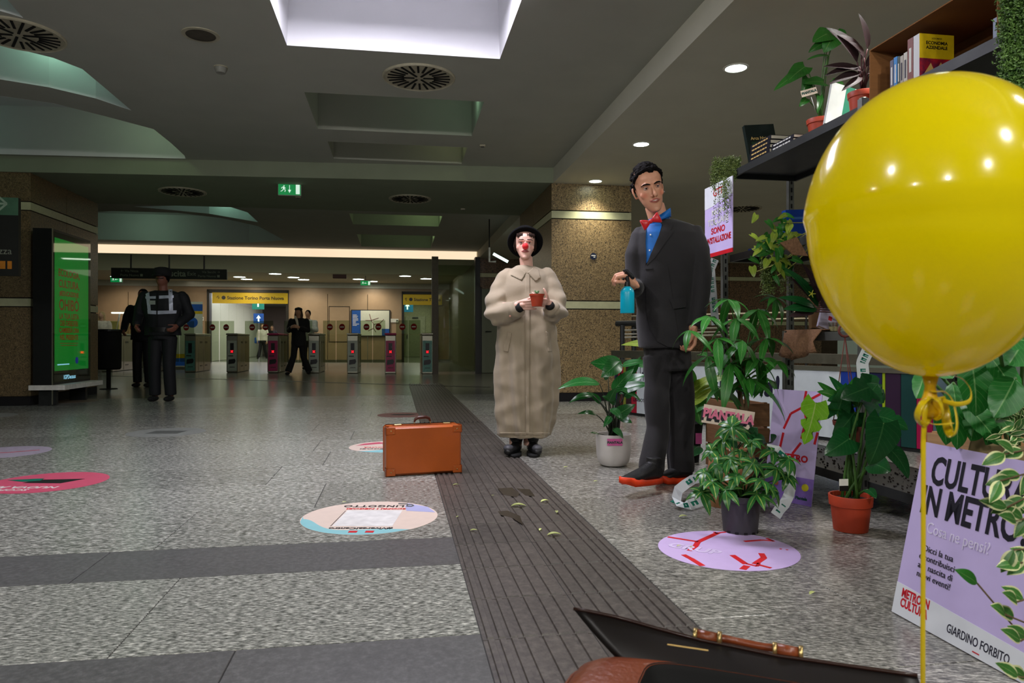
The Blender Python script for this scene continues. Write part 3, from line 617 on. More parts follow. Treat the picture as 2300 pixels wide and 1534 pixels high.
# ---- corridor things: escalator balustrade, blue signs
c = UV(-4.0, 38, 0); t = thing('escalator', 'escalator balustrade rising at the corridor end', 'escalator', c)
m = MB(); P = [UV(-5.2, 38, .0), UV(-3.3, 38, 0), UV(-3.3, 38, 3.0), UV(-3.7, 38, 2.8)]; P += [p+VD*.5 for p in P]; m.add(P, [(0, 1, 2, 3), (7, 6, 5, 4), (0, 3, 7, 4), (1, 5, 6, 2), (2, 6, 7, 3)]); part('balustrade', m, mat('escalator_glass', (120, 130, 160), .2, .2), t, world=True)
part('handrail', MB().tube([UV(-5.2, 37.95, .15), UV(-3.7, 37.95, 2.85)], .06), BLK, t, world=True)
for px, py, s_, l, mt_ in ((580, 682, .5, 'square green arrow sign hanging in the corridor', mat('sign_teal', (20, 110, 90), .5, emit=.3)), (581, 715, .42, 'square blue lift sign in the corridor', BLU), (915, 688, .5, 'square green and white sign in the narrow doorway', mat('sign_bluegreen', (30, 110, 140), .5, emit=.2))):
    c = at(px, py, 31); t = thing('corridor_sign', l, 'sign', c); fr = frame(c, UD, ZD); part('panel', MB().rect(-s_*.5, -s_*.5, s_*.5, s_*.5, fr, 0, .03), mt_, t, world=True)
    m = MB(); m.poly([(-.1, 0), (.1, 0), (0, .14)], fr, .031, .033); m.rect(-.03, -.14, .03, 0, fr, .031, .033); part('pictogram', m, EXW, t, world=True)
# ================================================================ TURNSTILES
PANW = mat('gate_print_white', (176, 184, 170), .4, var=.05); PINK = mat('gate_pink', (176, 34, 92), .4, var=.05); REDX = mat('led_red', (255, 18, 30), .5, emit=3, var=0); TEAL = mat('gate_teal', (86, 140, 130), .4)
NOE = mat('no_entry_red', (150, 26, 22), .5); CLR = glass('gate_glass', (220, 226, 212), .06)
PEND = []; GATE_X = (240, 333, 427, 521, 613, 705, 792, 877, 960); gl = ['far-left gate cabinet partly behind the waste bin', 'steel gate cabinet hidden behind the two guards', 'steel gate cabinet just right of the guards', 'steel gate cabinet in front of the wide doorway', 'pink gate cabinet in front of the wide doorway', 'steel gate cabinet behind the dark-coated traveller', 'steel gate cabinet left of the map board', 'pink gate cabinet right of the map board', 'teal-fronted gate cabinet beside the bronze post']
for i, px in enumerate(GATE_X):
    Y = 18.35-(px-427)*.85/533; X = (px-CX)/F*Y; c = V((X, Y, 0)); pink = i in (4, 7); fm = PINK if pink else (TEAL if i in (2, 8) else PANW)
    t = thing('turnstile', gl[i], 'turnstile', c, 0, 'row of ticket gates'); R3 = Matrix.Rotation(TH, 3, 'Z'); A = lambda x, y, z: c+UD*x+VD*y+V((0, 0, z))
    part('cabinet', MB().box(A(0, .75, .48), (.27, 1.5, .96), R3, .02), STEEL, t, world=True); part('lid', MB().box(A(0, .75, .985), (.29, 1.54, .05), R3, .015), PINK if pink else STEEL, t, world=True)
    for s_ in (.5, 1.0):
        part('side_panel', MB().box(A(.137, s_, .45), (.006, .44, .84), R3), STEEL, t, world=True); part('side_slot', MB().box(A(.142, s_, .78), (.006, .22, .05), R3), BLK, t, world=True)
        part('side_slot', MB().box(A(.142, s_, .16), (.006, .22, .03), R3), BLK, t, world=True)
    fr = frame(A(0, -.001, 0), UD, ZD); part('front_panel', MB().rect(-.115, .05, .115, .82, fr, 0, .004), fm, t, world=True)
    part('display', MB().rect(-.045, .50, .045, .76, fr, .004, .008), BLK, t, world=True)
    if i > 2:
        m = MB()
        for a in (.8, -.8): q = Matrix.Translation(fr.to_3x3() @ V((0, .545, 0))) @ fr @ Matrix.Rotation(a, 4, 'Z'); m.rect(-.036, -.008, .036, .008, q, .008, .010)
        part('red_cross', m, REDX, t, world=True)
    m = MB(); m.poly([(-.09, .22), (.06, .24), (.09, .30), (.07, .36), (-.08, .34)], fr, .004, .006); m.rect(-.09, .42, .03, .445, fr, .004, .006); m.rect(-.06, .14, .07, .155, fr, .004, .006); part('hand_print', m, BLK, t, world=True)
    part('reader', MB().box(A(.02, .03, .90), (.17, .05, .03), R3, .01), BLK, t, world=True)
    for a0, a1, fr2, ln in PEND:
        gpn = part('glass_gate', MB().rect(0, .25, ln, 1.35, fr2, 0, .01), CLR, t, world=True); sx = ln*.45
        part('no_entry_sign', MB().disc(sx, 1.18, .085, fr2, .011, .014, 20), NOE, gpn, world=True); part('white_bar', MB().rect(sx-.055, 1.165, sx+.055, 1.195, fr2, .0145, .016), WHT, gpn, world=True)
    PEND = []
    if i < 8:
        nx = GATE_X[i+1]; Yn = 18.35-(nx-427)*.85/533; d = V(((nx-CX)/F*Yn, Yn, 0))
        for k in (0, 1):
            a0, a1 = (c+UD*.14, c+(d-c)*.485) if k == 0 else (c+(d-c)*.515, d-UD*.14)
            a0 = a0+VD*.9; a1 = a1+VD*.9; dx = (a1-a0).normalized(); ln = (a1-a0).length; fr2 = frame(a0, dx, ZD)
            if k == 1: PEND.append((a0, a1, fr2, ln)); continue
            gpn = part('glass_gate', MB().rect(0, .25, ln, 1.35, fr2, 0, .01), CLR, t, world=True)
            sx = ln*.55; part('no_entry_sign', MB().disc(sx, 1.18, .085, fr2, .011, .014, 20), NOE, gpn, world=True); part('white_bar', MB().rect(sx-.055, 1.165, sx+.055, 1.195, fr2, .0145, .016), WHT, gpn, world=True)
# ================================================================ LEFT SIDE
# upright digital display with green screen
SCR = mat('green_screen', (8, 150, 52), .3, emit=.42, var=.02); t = thing('digital_display', 'tall black digital display with green screen beside the left pillar', 'display', UV(-4.25, 9.9))
cse = part('case', slab(-4.42, -4.205, 9.6, 10.72, .26, 2.2), BLK, t, world=True)
part('metal_edge', slab(-4.205, -4.195, 9.595, 9.61, .02, 2.2), STEEL, t, world=True)
fr = frame(UV(-4.2045, 9.67, .43), VD, ZD); fr = fr @ Matrix.Identity(4)
part('screen', MB().rect(0, 0, .98, 1.67, fr, 0, .002), SCR, t, world=True)
RT = mat('screen_red_text', (170, 40, 20), .4, emit=.25, var=.02); BL = mat('screen_blue_text', (150, 210, 245), .4, emit=1.0, var=.02)
FY = lambda x, y: Matrix.Translation(fr.to_3x3() @ V((x, y, .003))) @ fr
for s_, y, z_ in (('ECOLOGIA,', 1.24, .13), ('CULTURA,', 1.10, .14), ('#EDUCAZIONE', .98, .088), ('OHIBÒ', .83, .20), ('LA TUA LISTA', .69, .10), ('DEI DESIDERI', .60, .098), ('CAMBIERÀ ORA', .51, .088), ('NEL PRESENTE', .42, .09)): text(s_, z_, RT, t, FY(.40, y), .002, sx=.9)
m = MB(); m.rect(.14, .345, .66, .352, fr, .002, .003); m.rect(.16, .315, .64, .322, fr, .002, .003); part('rule', m, RT, t, world=True)
part('round_emblem', MB().disc(.62, .12, .045, fr, .002, .004), mat('emblem_blue', (20, 40, 150), .4, emit=.5), t, world=True); part('footer_line', MB().rect(.07, .07, .4, .085, fr, .002, .003), BL, t, world=True)
text('IGPDecaux', .075, BL, t, Matrix.Translation(fr.to_3x3() @ V((.42, -.09, 0))) @ fr, .002)
part('cover_glass', MB().rect(-.05, -.14, 1.03, 1.74, fr, .008, .012), glass('display_glass', (240, 245, 240), .10), t, world=True)
part('foot_shelf', slab(-4.46, -4.05, 9.58, 10.74, .20, .26), WHT, t, world=True)
for v in (9.7, 10.55): part('foot', slab(-4.40, -4.2, v, v+.06, 0, .2), DARK, t, world=True)
# hanging sign at the left edge
c = at(-30, 532, 7.3); t = thing('wall_direction_sign', 'dark direction sign with arrow at the left edge', 'sign', c); fr = frame(c, UD, ZD)
part('panel', MB().rect(-.3, -.40, .32, .40, fr, 0, .05), HB, t, world=True); part('green_band', MB().rect(-.3, .22, .32, .40, fr, .051, .054), mat('sign_green_band', (70, 110, 84), .5), t, world=True)
m = MB(); m.rect(.02, .325, .2, .345, fr, .055, .058)
for s_ in (-1, 1): q = Matrix.Translation(fr.to_3x3() @ V((.215, .335, 0))) @ fr @ Matrix.Rotation(PI+s_*.75, 4, 'Z'); m.rect(0, -.01, .1, .01, q, .055, .058)
part('arrow', m, mat('sign_pale', (150, 175, 150), .5), t, world=True); text('Nizza', .10, GTX, t, Matrix.Translation(fr.to_3x3() @ V((.15, -.15, .055))) @ fr)
m = MB(); m.rect(.09, -.33, .20, -.25, fr, .051, .055); m.rect(.22, -.33, .26, -.25, fr, .051, .055); part('orange_sign', m, mat('sign_orange', (190, 120, 30), .5), t, world=True)
# waste bin on a post
c = ground(244, 874); t = thing('waste_bin', 'black round waste bin on a single post beside the display', 'waste bin', c)
part('drum', MB().lathe([(.17, .33), (.19, .36), (.195, .95), (.19, .99), (.185, 1.0)], 28, c), BLKM, t, world=True, angle=30); part('rim', MB().lathe([(.198, .96), (.205, .97), (.205, .995), (.185, 1.005)], 28, c), BLK, t, world=True)
part('post', MB().tube([c+V((0, 0, 0)), c+V((0, 0, .4))], .035), BLKM, t, world=True); part('base_plate', MB().lathe([(.14, 0), (.13, .012)], 24, c), BLKM, t, world=True)
# service light on the wall near the clown
c = UV(2.35, 17.7, 2.78); t = thing('wall_lamp', 'white tube lamp on an angled bracket beside the clown', 'wall lamp', c)
Yw = 13.4; part('bracket', MB().tube([at(1099, 556, Yw), at(1099, 588, Yw), at(1114, 588, Yw)], .018), WHT, t, world=True); part('tube_lamp', MB().tube([at(1108, 570, Yw), at(1141, 588, Yw)], .027, 8), mat('tube_glow', (220, 255, 240), .4, emit=1.6), t, world=True)
t_ = t
part('mast', MB().tube([at(1099, 556, Yw), at(1099, 556, Yw)*1+V((0, 0, 1.2))], .012), DARK, t, world=True)
# ---- stairwell barrier with printed panels (right, behind the shelves)
A0, A1 = V(((1380-CX)/F*8.0, 8.0, 0)), V(((2150-CX)/F*4.9, 4.9, 0)); dx = (A1-A0).normalized(); fr = frame(A0, dx, ZD); LN = (A1-A0).length
t = thing('stair_barrier', 'low barrier with steel rail and printed panels behind the shelves', 'barrier', A0)
PWH = mat('barrier_white', (198, 206, 208), .5, var=.03)
def bx(px):  # distance along the barrier for a picture column
    k = (px-CX)/F; return (k*A0.y-A0.x)/(dx.x-k*dx.y)
part('base', MB().rect(0, 0, LN, .03, fr, -.06, .0), DARK, t, world=True); part('top_rail', MB().rect(-.02, .62, LN, .70, fr, -.05, .03), mat('rail_steel', (120, 116, 100), .35, .8), t, world=True); part('lower_rail', MB().rect(-.02, .565, LN, .6, fr, -.03, .02), STEEL, t, world=True)
cols = [(1382, 1390, (40, 36, 70)), (1390, 1402, (150, 24, 40)), (1402, 1408, (120, 130, 40)), (1408, 1420, (50, 30, 34)), (1420, 1432, (165, 20, 45)), (1432, 1540, None), (1540, 1783, None), (1783, 1891, None), (1891, 1925, (12, 50, 140)), (1925, 1984, (20, 24, 70)), (1984, 1991, (150, 175, 20)), (1991, 2026, (44, 18, 48)), (2026, 2061, (8, 62, 58)), (2061, 2098, (170, 0, 70)), (2098, 2150, (90, 110, 120))]
for i, (a, b, cc) in enumerate(cols): part('printed_panel', MB().rect(bx(a), .03, bx(b)-.004, .565, fr, 0, .012), mat('panel_print_%d' % i, cc, .5, var=.04) if cc else PWH, t, world=True)
NAVY = mat('print_navy', (24, 22, 44), .5); q = lambda px, z: Matrix.Translation(fr.to_3x3() @ V((bx(px), z, .013))) @ fr
text('cinema!', .26, NAVY, t, q(1672, .40), .004); text('round!', .24, REDL, t, q(1515, .38), .004); text('LINGOTTO', .05, NAVY, t, q(1442, .17), .001); text('M·', .09, NAVY, t, q(1450, .44))
m = MB(); m.rect(bx(1440), .38, bx(1440)+.006, .56, fr, .013, .015); m.rect(bx(1447), .38, bx(1447)+.006, .56, fr, .013, .015); part('rule', m, NAVY, t, world=True)
# railing uprights and rods behind the man
c = at(1410, 790, 8.6); t = thing('stair_railing', 'dark stair railing with three thin rods behind the man', 'railing', V((c.x, c.y, 0)))
for px in (1398, 1424): part('upright', MB().tube([V((at(px, 0, 8.6).x, 8.6, 0)), at(px, 730, 8.6)], .03), DARK, t, world=True)
part('handrail', MB().tube([at(1385, 727, 8.7), at(1500, 724, 8.2)], .035), DARK, t, world=True)
for py in (742, 751, 758): part('rod', MB().tube([at(1398, py, 8.6), at(1640, py-6, 8.2)], .012), STEEL, t, world=True)
c = UV(4.5, 13, 0); t = thing('steel_handrail', 'long thin steel handrail seen through the shelves', 'railing', c)
for z in (1.0, 1.12): part('rod', MB().tube([UV(3.4, 14, z+.15), UV(9, 11.5, z+.25)], .02), STEEL, t, world=True)
for u in (3.5, 5.5, 7.5): part('upright', MB().tube([UV(u, 14-(u-3.4)*.446, 0), UV(u, 14-(u-3.4)*.446, 1.3)], .025), DARK, t, world=True)
# ================================================================ PEOPLE
import numpy as np
def fuse(mb, voxel, smooth=4, deform=None, color=None, name='m'):
    """union of overlapping volumes -> one continuous smooth surface"""
    me = mb.mesh('tmp'); o = bpy.data.objects.new('tmp', me); COL.objects.link(o)
    r = o.modifiers.new('r', 'REMESH'); r.mode = 'VOXEL'; r.voxel_size = voxel; r.use_smooth_shade = True
    s_ = o.modifiers.new('s', 'SMOOTH'); s_.factor = .5; s_.iterations = smooth
    me2 = bpy.data.meshes.new_from_object(o.evaluated_get(bpy.context.evaluated_depsgraph_get()))
    bpy.data.objects.remove(o); bpy.data.meshes.remove(me)
    n = len(me2.vertices); co = np.empty(n*3, 'f'); me2.vertices.foreach_get('co', co); co = co.reshape(n, 3)
    if deform is not None:
        nr = np.empty(n*3, 'f'); me2.vertices.foreach_get('normal', nr); co = deform(co.astype('d'), nr.reshape(n, 3)).astype('f'); me2.vertices.foreach_set('co', co.ravel()); me2.update()
    if color is not None:
        c = color(co.astype('d')); ca = me2.color_attributes.new('Col', 'FLOAT_COLOR', 'POINT'); ca.data.foreach_set('color', np.concatenate([c, np.ones((n, 1))], 1).astype('f').ravel())
    me2.name = name; me2.shade_smooth(); me2.materials.clear(); return me2
def bvh_of(*ms):
    vs, fs = [], []
    for me in ms:
        n = len(vs); vs += [tuple(v.co) for v in me.vertices]; fs += [tuple(i+n for i in p.vertices) for p in me.polygons]
    return BVHTree.FromPolygons(vs, fs)
class Fig:
    """a figure standing at picture column px, depth Y; P() gives local points"""
    def __init__(s, name, label, px, Y, cat='person', group=None):
        s.Y = Y; s.o = V(((px-CX)/F*Y, Y, 0)); s.t = thing(name, label, cat, s.o, 0, group); s.s = Y/F
    def P(s, px, py, dy=0): return at(px, py, s.Y+dy)-s.o
    def ring(s, a, b, py, dep, dy=0, dz=0):
        l, r = s.P(a, py, dy), s.P(b, py, dy); c = (l+r)/2; return (c, (r-l)/2+V((0, 0, dz)), V((0, dep, 0)))
    def patch(s, pts, bvh, off=.004, step=3.0, fallback=None, thick=.006):
        """sheet of cloth laid on the figure's surface inside a picture outline"""
        xs = [p[0] for p in pts]; ys = [p[1] for p in pts]; P2 = []; E = []
        n0 = len(pts)
        for i in range(n0):
            a, b = pts[i], pts[(i+1) % n0]; k = max(1, int(math.hypot(a[0]-b[0], a[1]-b[1])/step))
            for j in range(k): P2.append((a[0]+(b[0]-a[0])*j/k, a[1]+(b[1]-a[1])*j/k))
        nb = len(P2)
        def inside(x, y):
            c = False
            for i in range(n0):
                (x1, y1), (x2, y2) = pts[i], pts[(i+1) % n0]
                if (y1 > y) != (y2 > y) and x < (x2-x1)*(y-y1)/(y2-y1)+x1: c = not c
            return c
        y = min(ys)+step*.6
        while y < max(ys):
            x = min(xs)+step*.6
            while x < max(xs):
                if inside(x, y) and min((x-q[0])**2+(y-q[1])**2 for q in P2[:nb]) > (step*.5)**2: P2.append((x, y))
                x += step
            y += step
        r = delaunay_2d_cdt([V(p) for p in P2], [], [list(range(nb))], 1, 1e-4)
        org = V((0, 0, CH))-s.o; out = []; last = None
        for q in r[0]:
            d = (s.P(q[0], q[1])-org).normalized(); h = bvh.ray_cast(org, d)
            if h[0] is None: dist = last or (s.P(q[0], q[1])-org).length; pt = org+d*dist
            else: pt = h[0]; last = h[3]
            out.append(pt-d*off)
        m = MB(); k = len(out); back = [p+(p-org).normalized()*(thick) for p in out]
        fs = [tuple(f) for f in r[2]]; fs = [f if (out[f[1]]-out[f[0]]).cross(out[f[2]]-out[f[0]]).dot(org-out[f[0]]) > 0 else f[::-1] for f in fs]
        cnt = {}
        for f in fs:
            for i in range(len(f)): e = (f[i], f[(i+1) % len(f)]); cnt[tuple(sorted(e))] = cnt.get(tuple(sorted(e)), []) + [e]
        sk = [(e[0][1], e[0][0], e[0][0]+k, e[0][1]+k) for e in cnt.values() if len(e) == 1]
        return m.add(out+back, fs+[tuple(i+k for i in f[::-1]) for f in fs]+sk)
def head_shape(m, M4, sw=1, sd=1, sh=1, jaw=1, nose=1):
    T = lambda p: M4 @ V((p[0]*sw, p[1]*sd, p[2]*sh)); A = M4.to_3x3()
    R = [(.000, .016, -.080, -.045), (.010, .030, -.086, -.02), (.028, .041, -.087, .005), (.050, .051, -.086, .03), (.075, .060, -.084, .055), (.10, .066, -.084, .074), (.122, .069, -.082, .086),
         (.145, .072, -.086, .095), (.17, .073, -.085, .098), (.193, .068, -.074, .093), (.212, .055, -.052, .078), (.225, .034, -.022, .052), (.230, .012, .0, .03)]
    rings = []
    for z, w_, yf, yb in R:
        if z < .06: w_ *= jaw
        rings.append((T((0, (yf+yb)/2, z)), A @ V((w_*sw, 0, 0)), A @ V((0, (yb-yf)/2*sd, 0))))
    m.loft(rings, 24, True, 2.25)
    m.tube([T((0, -.078, .128)), T((0, -.092, .108)), T((0, -.104*nose, .088)), T((0, -.106*nose, .082))], [.007, .0085, .011, .010], 10, True, True)
    for s_ in (-1, 1):
        m.ball(T((s_*.0125, -.092, .081)), .0075); m.tube([T((s_*.012, -.084, .140)), T((s_*.03, -.083, .144)), T((s_*.048, -.072, .138))], [.007, .0075, .006], 8, True, True)
        m.ball(T((s_*.042, -.0525, .090)), (.024, .0125, .020))  # cheekbone
        m.loft([(T((s_*.070, .012, .078)), A @ V((.006, .003, 0)), A @ V((.002, .009, 0))), (T((s_*.076, .016, .095)), A @ V((.005, .004, 0)), A @ V((-.002*s_, .016, 0))), (T((s_*.080, .020, .115)), A @ V((.005, .004, 0)), A @ V((0, .019, 0))), (T((s_*.080, .022, .132)), A @ V((.005, .003, 0)), A @ V((0, .015, 0))), (T((s_*.076, .020, .140)), A @ V((.003, .002, 0)), A @ V((0, .006, 0)))], 12)
    m.tube([T((-.022, -.086, .0585)), T((-.008, -.0925, .0615)), T((0, -.092, .0605)), T((.008, -.0925, .062)), T((.022, -.086, .0585))], [.0028, .0048, .0045, .0048, .0028], 8, True, True)
    m.tube([T((-.019, -.086, .0535)), T((0, -.093, .0505)), T((.019, -.086, .0535))], [.003, .0056, .003], 8, True, True)
    m.ball(T((0, -.080, .012)), (.018, .012, .013)); return T
def head_deform(M4, sw, sd, sh):
    inv = np.array(M4.inverted())
    def f(co, nr):
        L = co @ inv[:3, :3].T+inv[:3, 3]; q = L/np.array([sw, sd, sh])
        d = np.zeros(len(co))
        for s_ in (-1, 1): d += .009*np.exp(-(((q[:, 0]-s_*.031)/.013)**2+((q[:, 2]-.122)/.009)**2))*(q[:, 1] < -.04)
        d += .0035*np.exp(-((q[:, 0]/.02)**2+((q[:, 2]-.0565)/.0018)**2))*(q[:, 1] < -.06)
        Y = np.array(M4.to_3x3())[:, 1]
        return co+d[:, None]*Y[None, :]
    return f
def skin_color(M4, sw, sd, sh, base, lips, blush=0, blushc=(.75, .16, .12), stubble=0, dark=None):
    inv = np.array(M4.inverted()); base = np.array(lin(base)); lips = np.array(lin(lips))
    def f(co):
        L = co @ inv[:3, :3].T+inv[:3, 3]; q = L/np.array([sw, sd, sh]); c = np.tile(base, (len(co), 1)); fr = (q[:, 1] < -.045) & (q[:, 2] > -.02) & (q[:, 2] < .23)
        def mix(c, w_, k): w_ = np.clip(w_, 0, 1)[:, None]; return c*(1-w_)+np.array(k)*w_
        if blush:
            for s_ in (-1, 1): c = mix(c, blush*fr*np.exp(-(((q[:, 0]-s_*.046)/.016)**2+((q[:, 2]-.088)/.014)**2)), base*np.array(blushc))
        if stubble: c = mix(c, stubble*fr*(q[:, 2] < .072)*np.exp(-((q[:, 2]-.03)/.035)**2), base*.6)
        lw = np.clip(1.25-np.maximum(np.abs(q[:, 2]-.0565)/.0085+(q[:, 0]/.027)**2*.9, 0), 0, 1)*6; c = mix(c, fr*lw, lips)
        c = mix(c, fr*np.clip(2.2-np.abs(q[:, 2]-.0568)/.0012-(q[:, 0]/.021)**2*2, 0, 1)*.8, base*.10)
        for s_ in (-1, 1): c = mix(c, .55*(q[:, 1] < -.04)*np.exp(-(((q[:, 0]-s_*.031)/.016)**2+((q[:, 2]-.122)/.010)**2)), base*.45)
        return c
    return f
SKINM = mat('skin', (255, 255, 255), .48, var=.04, scale=60, attr=True, sss=.08)
def add_eyes(fig, T, A, tone=(90, 60, 44), open_=1, look=(0, 0)):
    eye = part('eye', MB().ball((0, 0, 0), .001), None, fig.t) if 0 else None
    for s_ in (-1, 1):
        c = T((s_*.031, -.0665, .122)); e = part('eye', MB().ball(c, .0118, 16, 10), mat('eye_white', (215, 205, 195), .2, var=.02), fig.t, True)
        d = (A @ V((look[0]*.35, -1, look[1]*.35))).normalized(); k = c+d*.0092; x = A @ V((1, 0, 0)); fr = frame(k, x, A @ V((0, 0, 1)))
        part('iris', MB().ball(k, .0056, 12, 8), mat('iris_brown', (48, 28, 16), .15), e, True); part('pupil', MB().ball(k+d*.0035, .0028, 10, 6), mat('pupil', (4, 4, 4), .1), e, True)
        arcp = lambda z, r_, b: [c+A @ V((s_*x_, -math.sqrt(max(r_*r_-x_*x_-(z+b*(1-(x_/r_)**2))**2, 1e-6)), z+b*(1-(x_/r_)**2))) for x_ in (-.0105, -.007, -.0035, 0, .0035, .007, .0105)]
        part('upper_eyelid', MB().tube(arcp(.0005, .0132, .0062*open_), [.0012, .0024, .0030, .0032, .0030, .0024, .0012], 8), mat('eyelid', tone, .5), fig.t, True)
        part('eyelash', MB().tube(arcp(-.0004, .0142, .0048*open_), [.0005, .0009, .0011, .0011, .0011, .0009, .0005], 6), mat('lash', (14, 9, 7), .7), fig.t, True)
        part('lower_eyelid', MB().tube(arcp(-.0008, .0130, -.0052*open_), [.0008, .0014, .0017, .0017, .0017, .0014, .0008], 8), mat('eyelid', tone, .5), fig.t, True)
def brows(fig, T, mt, z=.142, th=.0035, tilt=0):
    for s_ in (-1, 1): part('eyebrow', MB().tube([T((s_*.013, -.0868, z-.002+tilt)), T((s_*.026, -.0876, z+.002)), T((s_*.040, -.0810, z+.002)), T((s_*.054, -.0685, z-.004))], [th*.8, th*1.15, th, th*.45], 8, True, True, .8), mt, fig.t, True)
def hand(m, W, Fd, N, S, s=1, curl=(.5, .7, .5), thumb=(.6, .5), spread=.06, tc=.5):
    """W wrist, Fd finger direction, N palm normal (fingers close towards it), S towards the thumb"""
    Fd, N = V(Fd).normalized(), V(N); S = V(S); N = (N-Fd*N.dot(Fd)).normalized(); S = (S-Fd*S.dot(Fd)-N*S.dot(N)).normalized()
    base = []
    for i in range(4):
        o = (.030-.0195*i)*s; k = W+Fd*((.086, .090, .086, .078)[i]*s)+S*o; base.append(k)
        m.tube([W+S*o*.55, W+Fd*.04*s+S*o*.9, k], [.013*s, .0125*s, .0105*s], 8, True, True)
        ang = 0; p = k; pts = [p]; d0 = (Fd+S*(1.2-i)*spread).normalized(); cu = curl[i] if hasattr(curl[0], '__iter__') else curl
        for j, L_ in enumerate(((.040, .026, .020), (.044, .029, .021), (.041, .027, .020), (.032, .021, .018))[i]):
            ang += cu[j]; p = p+(d0*math.cos(ang)+N*math.sin(ang))*L_*s; pts.append(p)
        m.tube(pts, [.0098*s, .0090*s, .0082*s, .0068*s], 8, True, True)
    m.ball(W+Fd*.045*s+N*.004*s, (.03*s, .03*s, .022*s), 12, 8)
    t0 = W+Fd*.022*s+S*.022*s+N*.006*s; td = (Fd*thumb[0]+S*(1-thumb[0])+N*thumb[1]).normalized(); t1 = t0+td*.042*s; td2 = (td+Fd*tc*.6+N*tc).normalized(); t2 = t1+td2*.031*s; t3 = t2+(td2+N*tc*.5).normalized()*.022*s
    m.tube([W+S*.008*s, t0, t1, t2, t3], [.013*s, .0145*s, .0118*s, .0100*s, .0078*s], 8, True, True)
CLOTH = {}
def cloth_noise(amp, freq, z_lo=None, ax=(0, 0), vertical=1.0, seed=0):
    def f(co, nr):
        th_ = np.arctan2(co[:, 1]-ax[1], co[:, 0]-ax[0])
        d = amp*(np.sin(th_*freq+seed+2.2*np.sin(co[:, 2]*3.1+seed))*.6+np.sin(th_*freq*1.9+co[:, 2]*6+seed*2)*.4)
        if z_lo is not None: d = d*np.clip((z_lo-co[:, 2])/.35, 0, 1)
        nn = nr.copy(); nn[:, 2] *= .3; return co+nn*d[:, None]
    return f
def wrinkle(amp, k, seed=0):
    def f(co, nr):
        d = amp*(np.sin(co[:, 0]*k+np.sin(co[:, 2]*k*.8+seed)*2+co[:, 1]*k*.6)+.6*np.sin(co[:, 2]*k*1.3+np.sin(co[:, 0]*k*.7)*2+seed)); return co+nr*d[:, None]
    return f
def chain(*fs):
    def f(co, nr):
        for g in fs: co = g(co, nr)
        return co
    return f
# ---------------------------------------------------------------- clown in the long coat
W = Fig('person', 'person in long beige coat, black bowler hat and red clown nose holding a small pot', 1178, 5.06)
hx = W.P(1179, 584); HMx = Matrix.Translation(hx+V((0, .035, .0))) @ Matrix.Rotation(.02, 4, 'Y') @ Matrix.Rotation(-.06, 4, 'X')
m = MB(); sw, sd, sh = .98, .95, .92; T = head_shape(m, HMx, sw, sd, sh, .96, .9)
m.tube([W.P(1181, 578, .05), W.P(1183, 600, .04), W.P(1185, 625, .05)], [.047, .046, .07], 16)
m.loft([W.ring(1158, 1210, 622, .07, .05), W.ring(1140, 1228, 650, .10, .05), W.ring(1142, 1224, 720, .10, .05), W.ring(1146, 1220, 780, .12, .05)], 20)
sh_l, el_l, wr_l = W.P(1142, 628, .03), W.P(1112, 692, -.02), W.P(1160, 686, -.20)
sh_r, el_r, wr_r = W.P(1226, 628, .03), W.P(1254, 694, -.02), W.P(1234, 682, -.20)
for a, b, c in ((sh_l, el_l, wr_l), (sh_r, el_r, wr_r)): m.tube([a, b], [.04, .034], 12, True, True); m.tube([b, c], [.038, .026], 12, True, True)
for px in (1160, 1192): m.tube([W.P(px+4, 800, .05), W.P(px, 900, .05), W.P(px-2, 1000, .05)], [.08, .055, .045], 12)
potc = W.P(1206, 674, -.30)
hand(m, wr_l, (.92, -.30, .02), (.25, .9, .2), (.0, -.25, 1), .92, (.15, .35, .25), (.75, .1), .05)
hand(m, wr_r, (-.80, -.42, .10), (-.3, .6, .55), (.25, -.2, 1), .92, (.55, .5, .3), (.35, .2), .05)
body = fuse(m, .0042, 3, head_deform(HMx, sw, sd, sh), skin_color(HMx, sw, sd, sh, (222, 176, 158), (168, 84, 82), .25), 'body')
part('body', body, SKINM, W.t)
A = HMx.to_3x3(); add_eyes(W, T, A, (190, 140, 125), 1.1, (0, .1)); HAIRB = mat('hair_dark_brown', (38, 24, 17), .85, spec=.2, var=.3, scale=120); brows(W, T, HAIRB, .146, .0042, .004)
RED = mat('clown_nose_foam', (225, 16, 20), .6, bump=.1, scale=200, sheen=.3); part('red_nose', MB().ball(T((0, -.112, .090)), (.0235, .0225, .0245), 24, 16), RED, W.t, True)
m = MB()
for s_ in (-1, 1): m.tube([T((s_*.066, -.02, .16)), T((s_*.074, -.012, .12)), T((s_*.072, .0, .085)), T((s_*.066, .02, .07))], [.014, .012, .010, .006], 8, True, True)
m.ball(T((0, .03, .15)), (.078, .085, .085)); [m.tube([T((x, -.078+abs(x)*.35, .198)), T((x*1.04+.002, -.0885+abs(x)*.38, .182)), T((x*1.10+.004*(k%3-1), -.0895+abs(x)*.42, .168-.006*(k%3)-abs(x)*.12))], [.0050, .0042, .0015], 6, True, True) for k, x in enumerate([-.062, -.056, -.050, -.043, -.034, -.022, .012, .026, .036, .044, .051, .057, .063])]
part('hair', fuse(m, .005, 2, name='hair'), HAIRB, W.t)
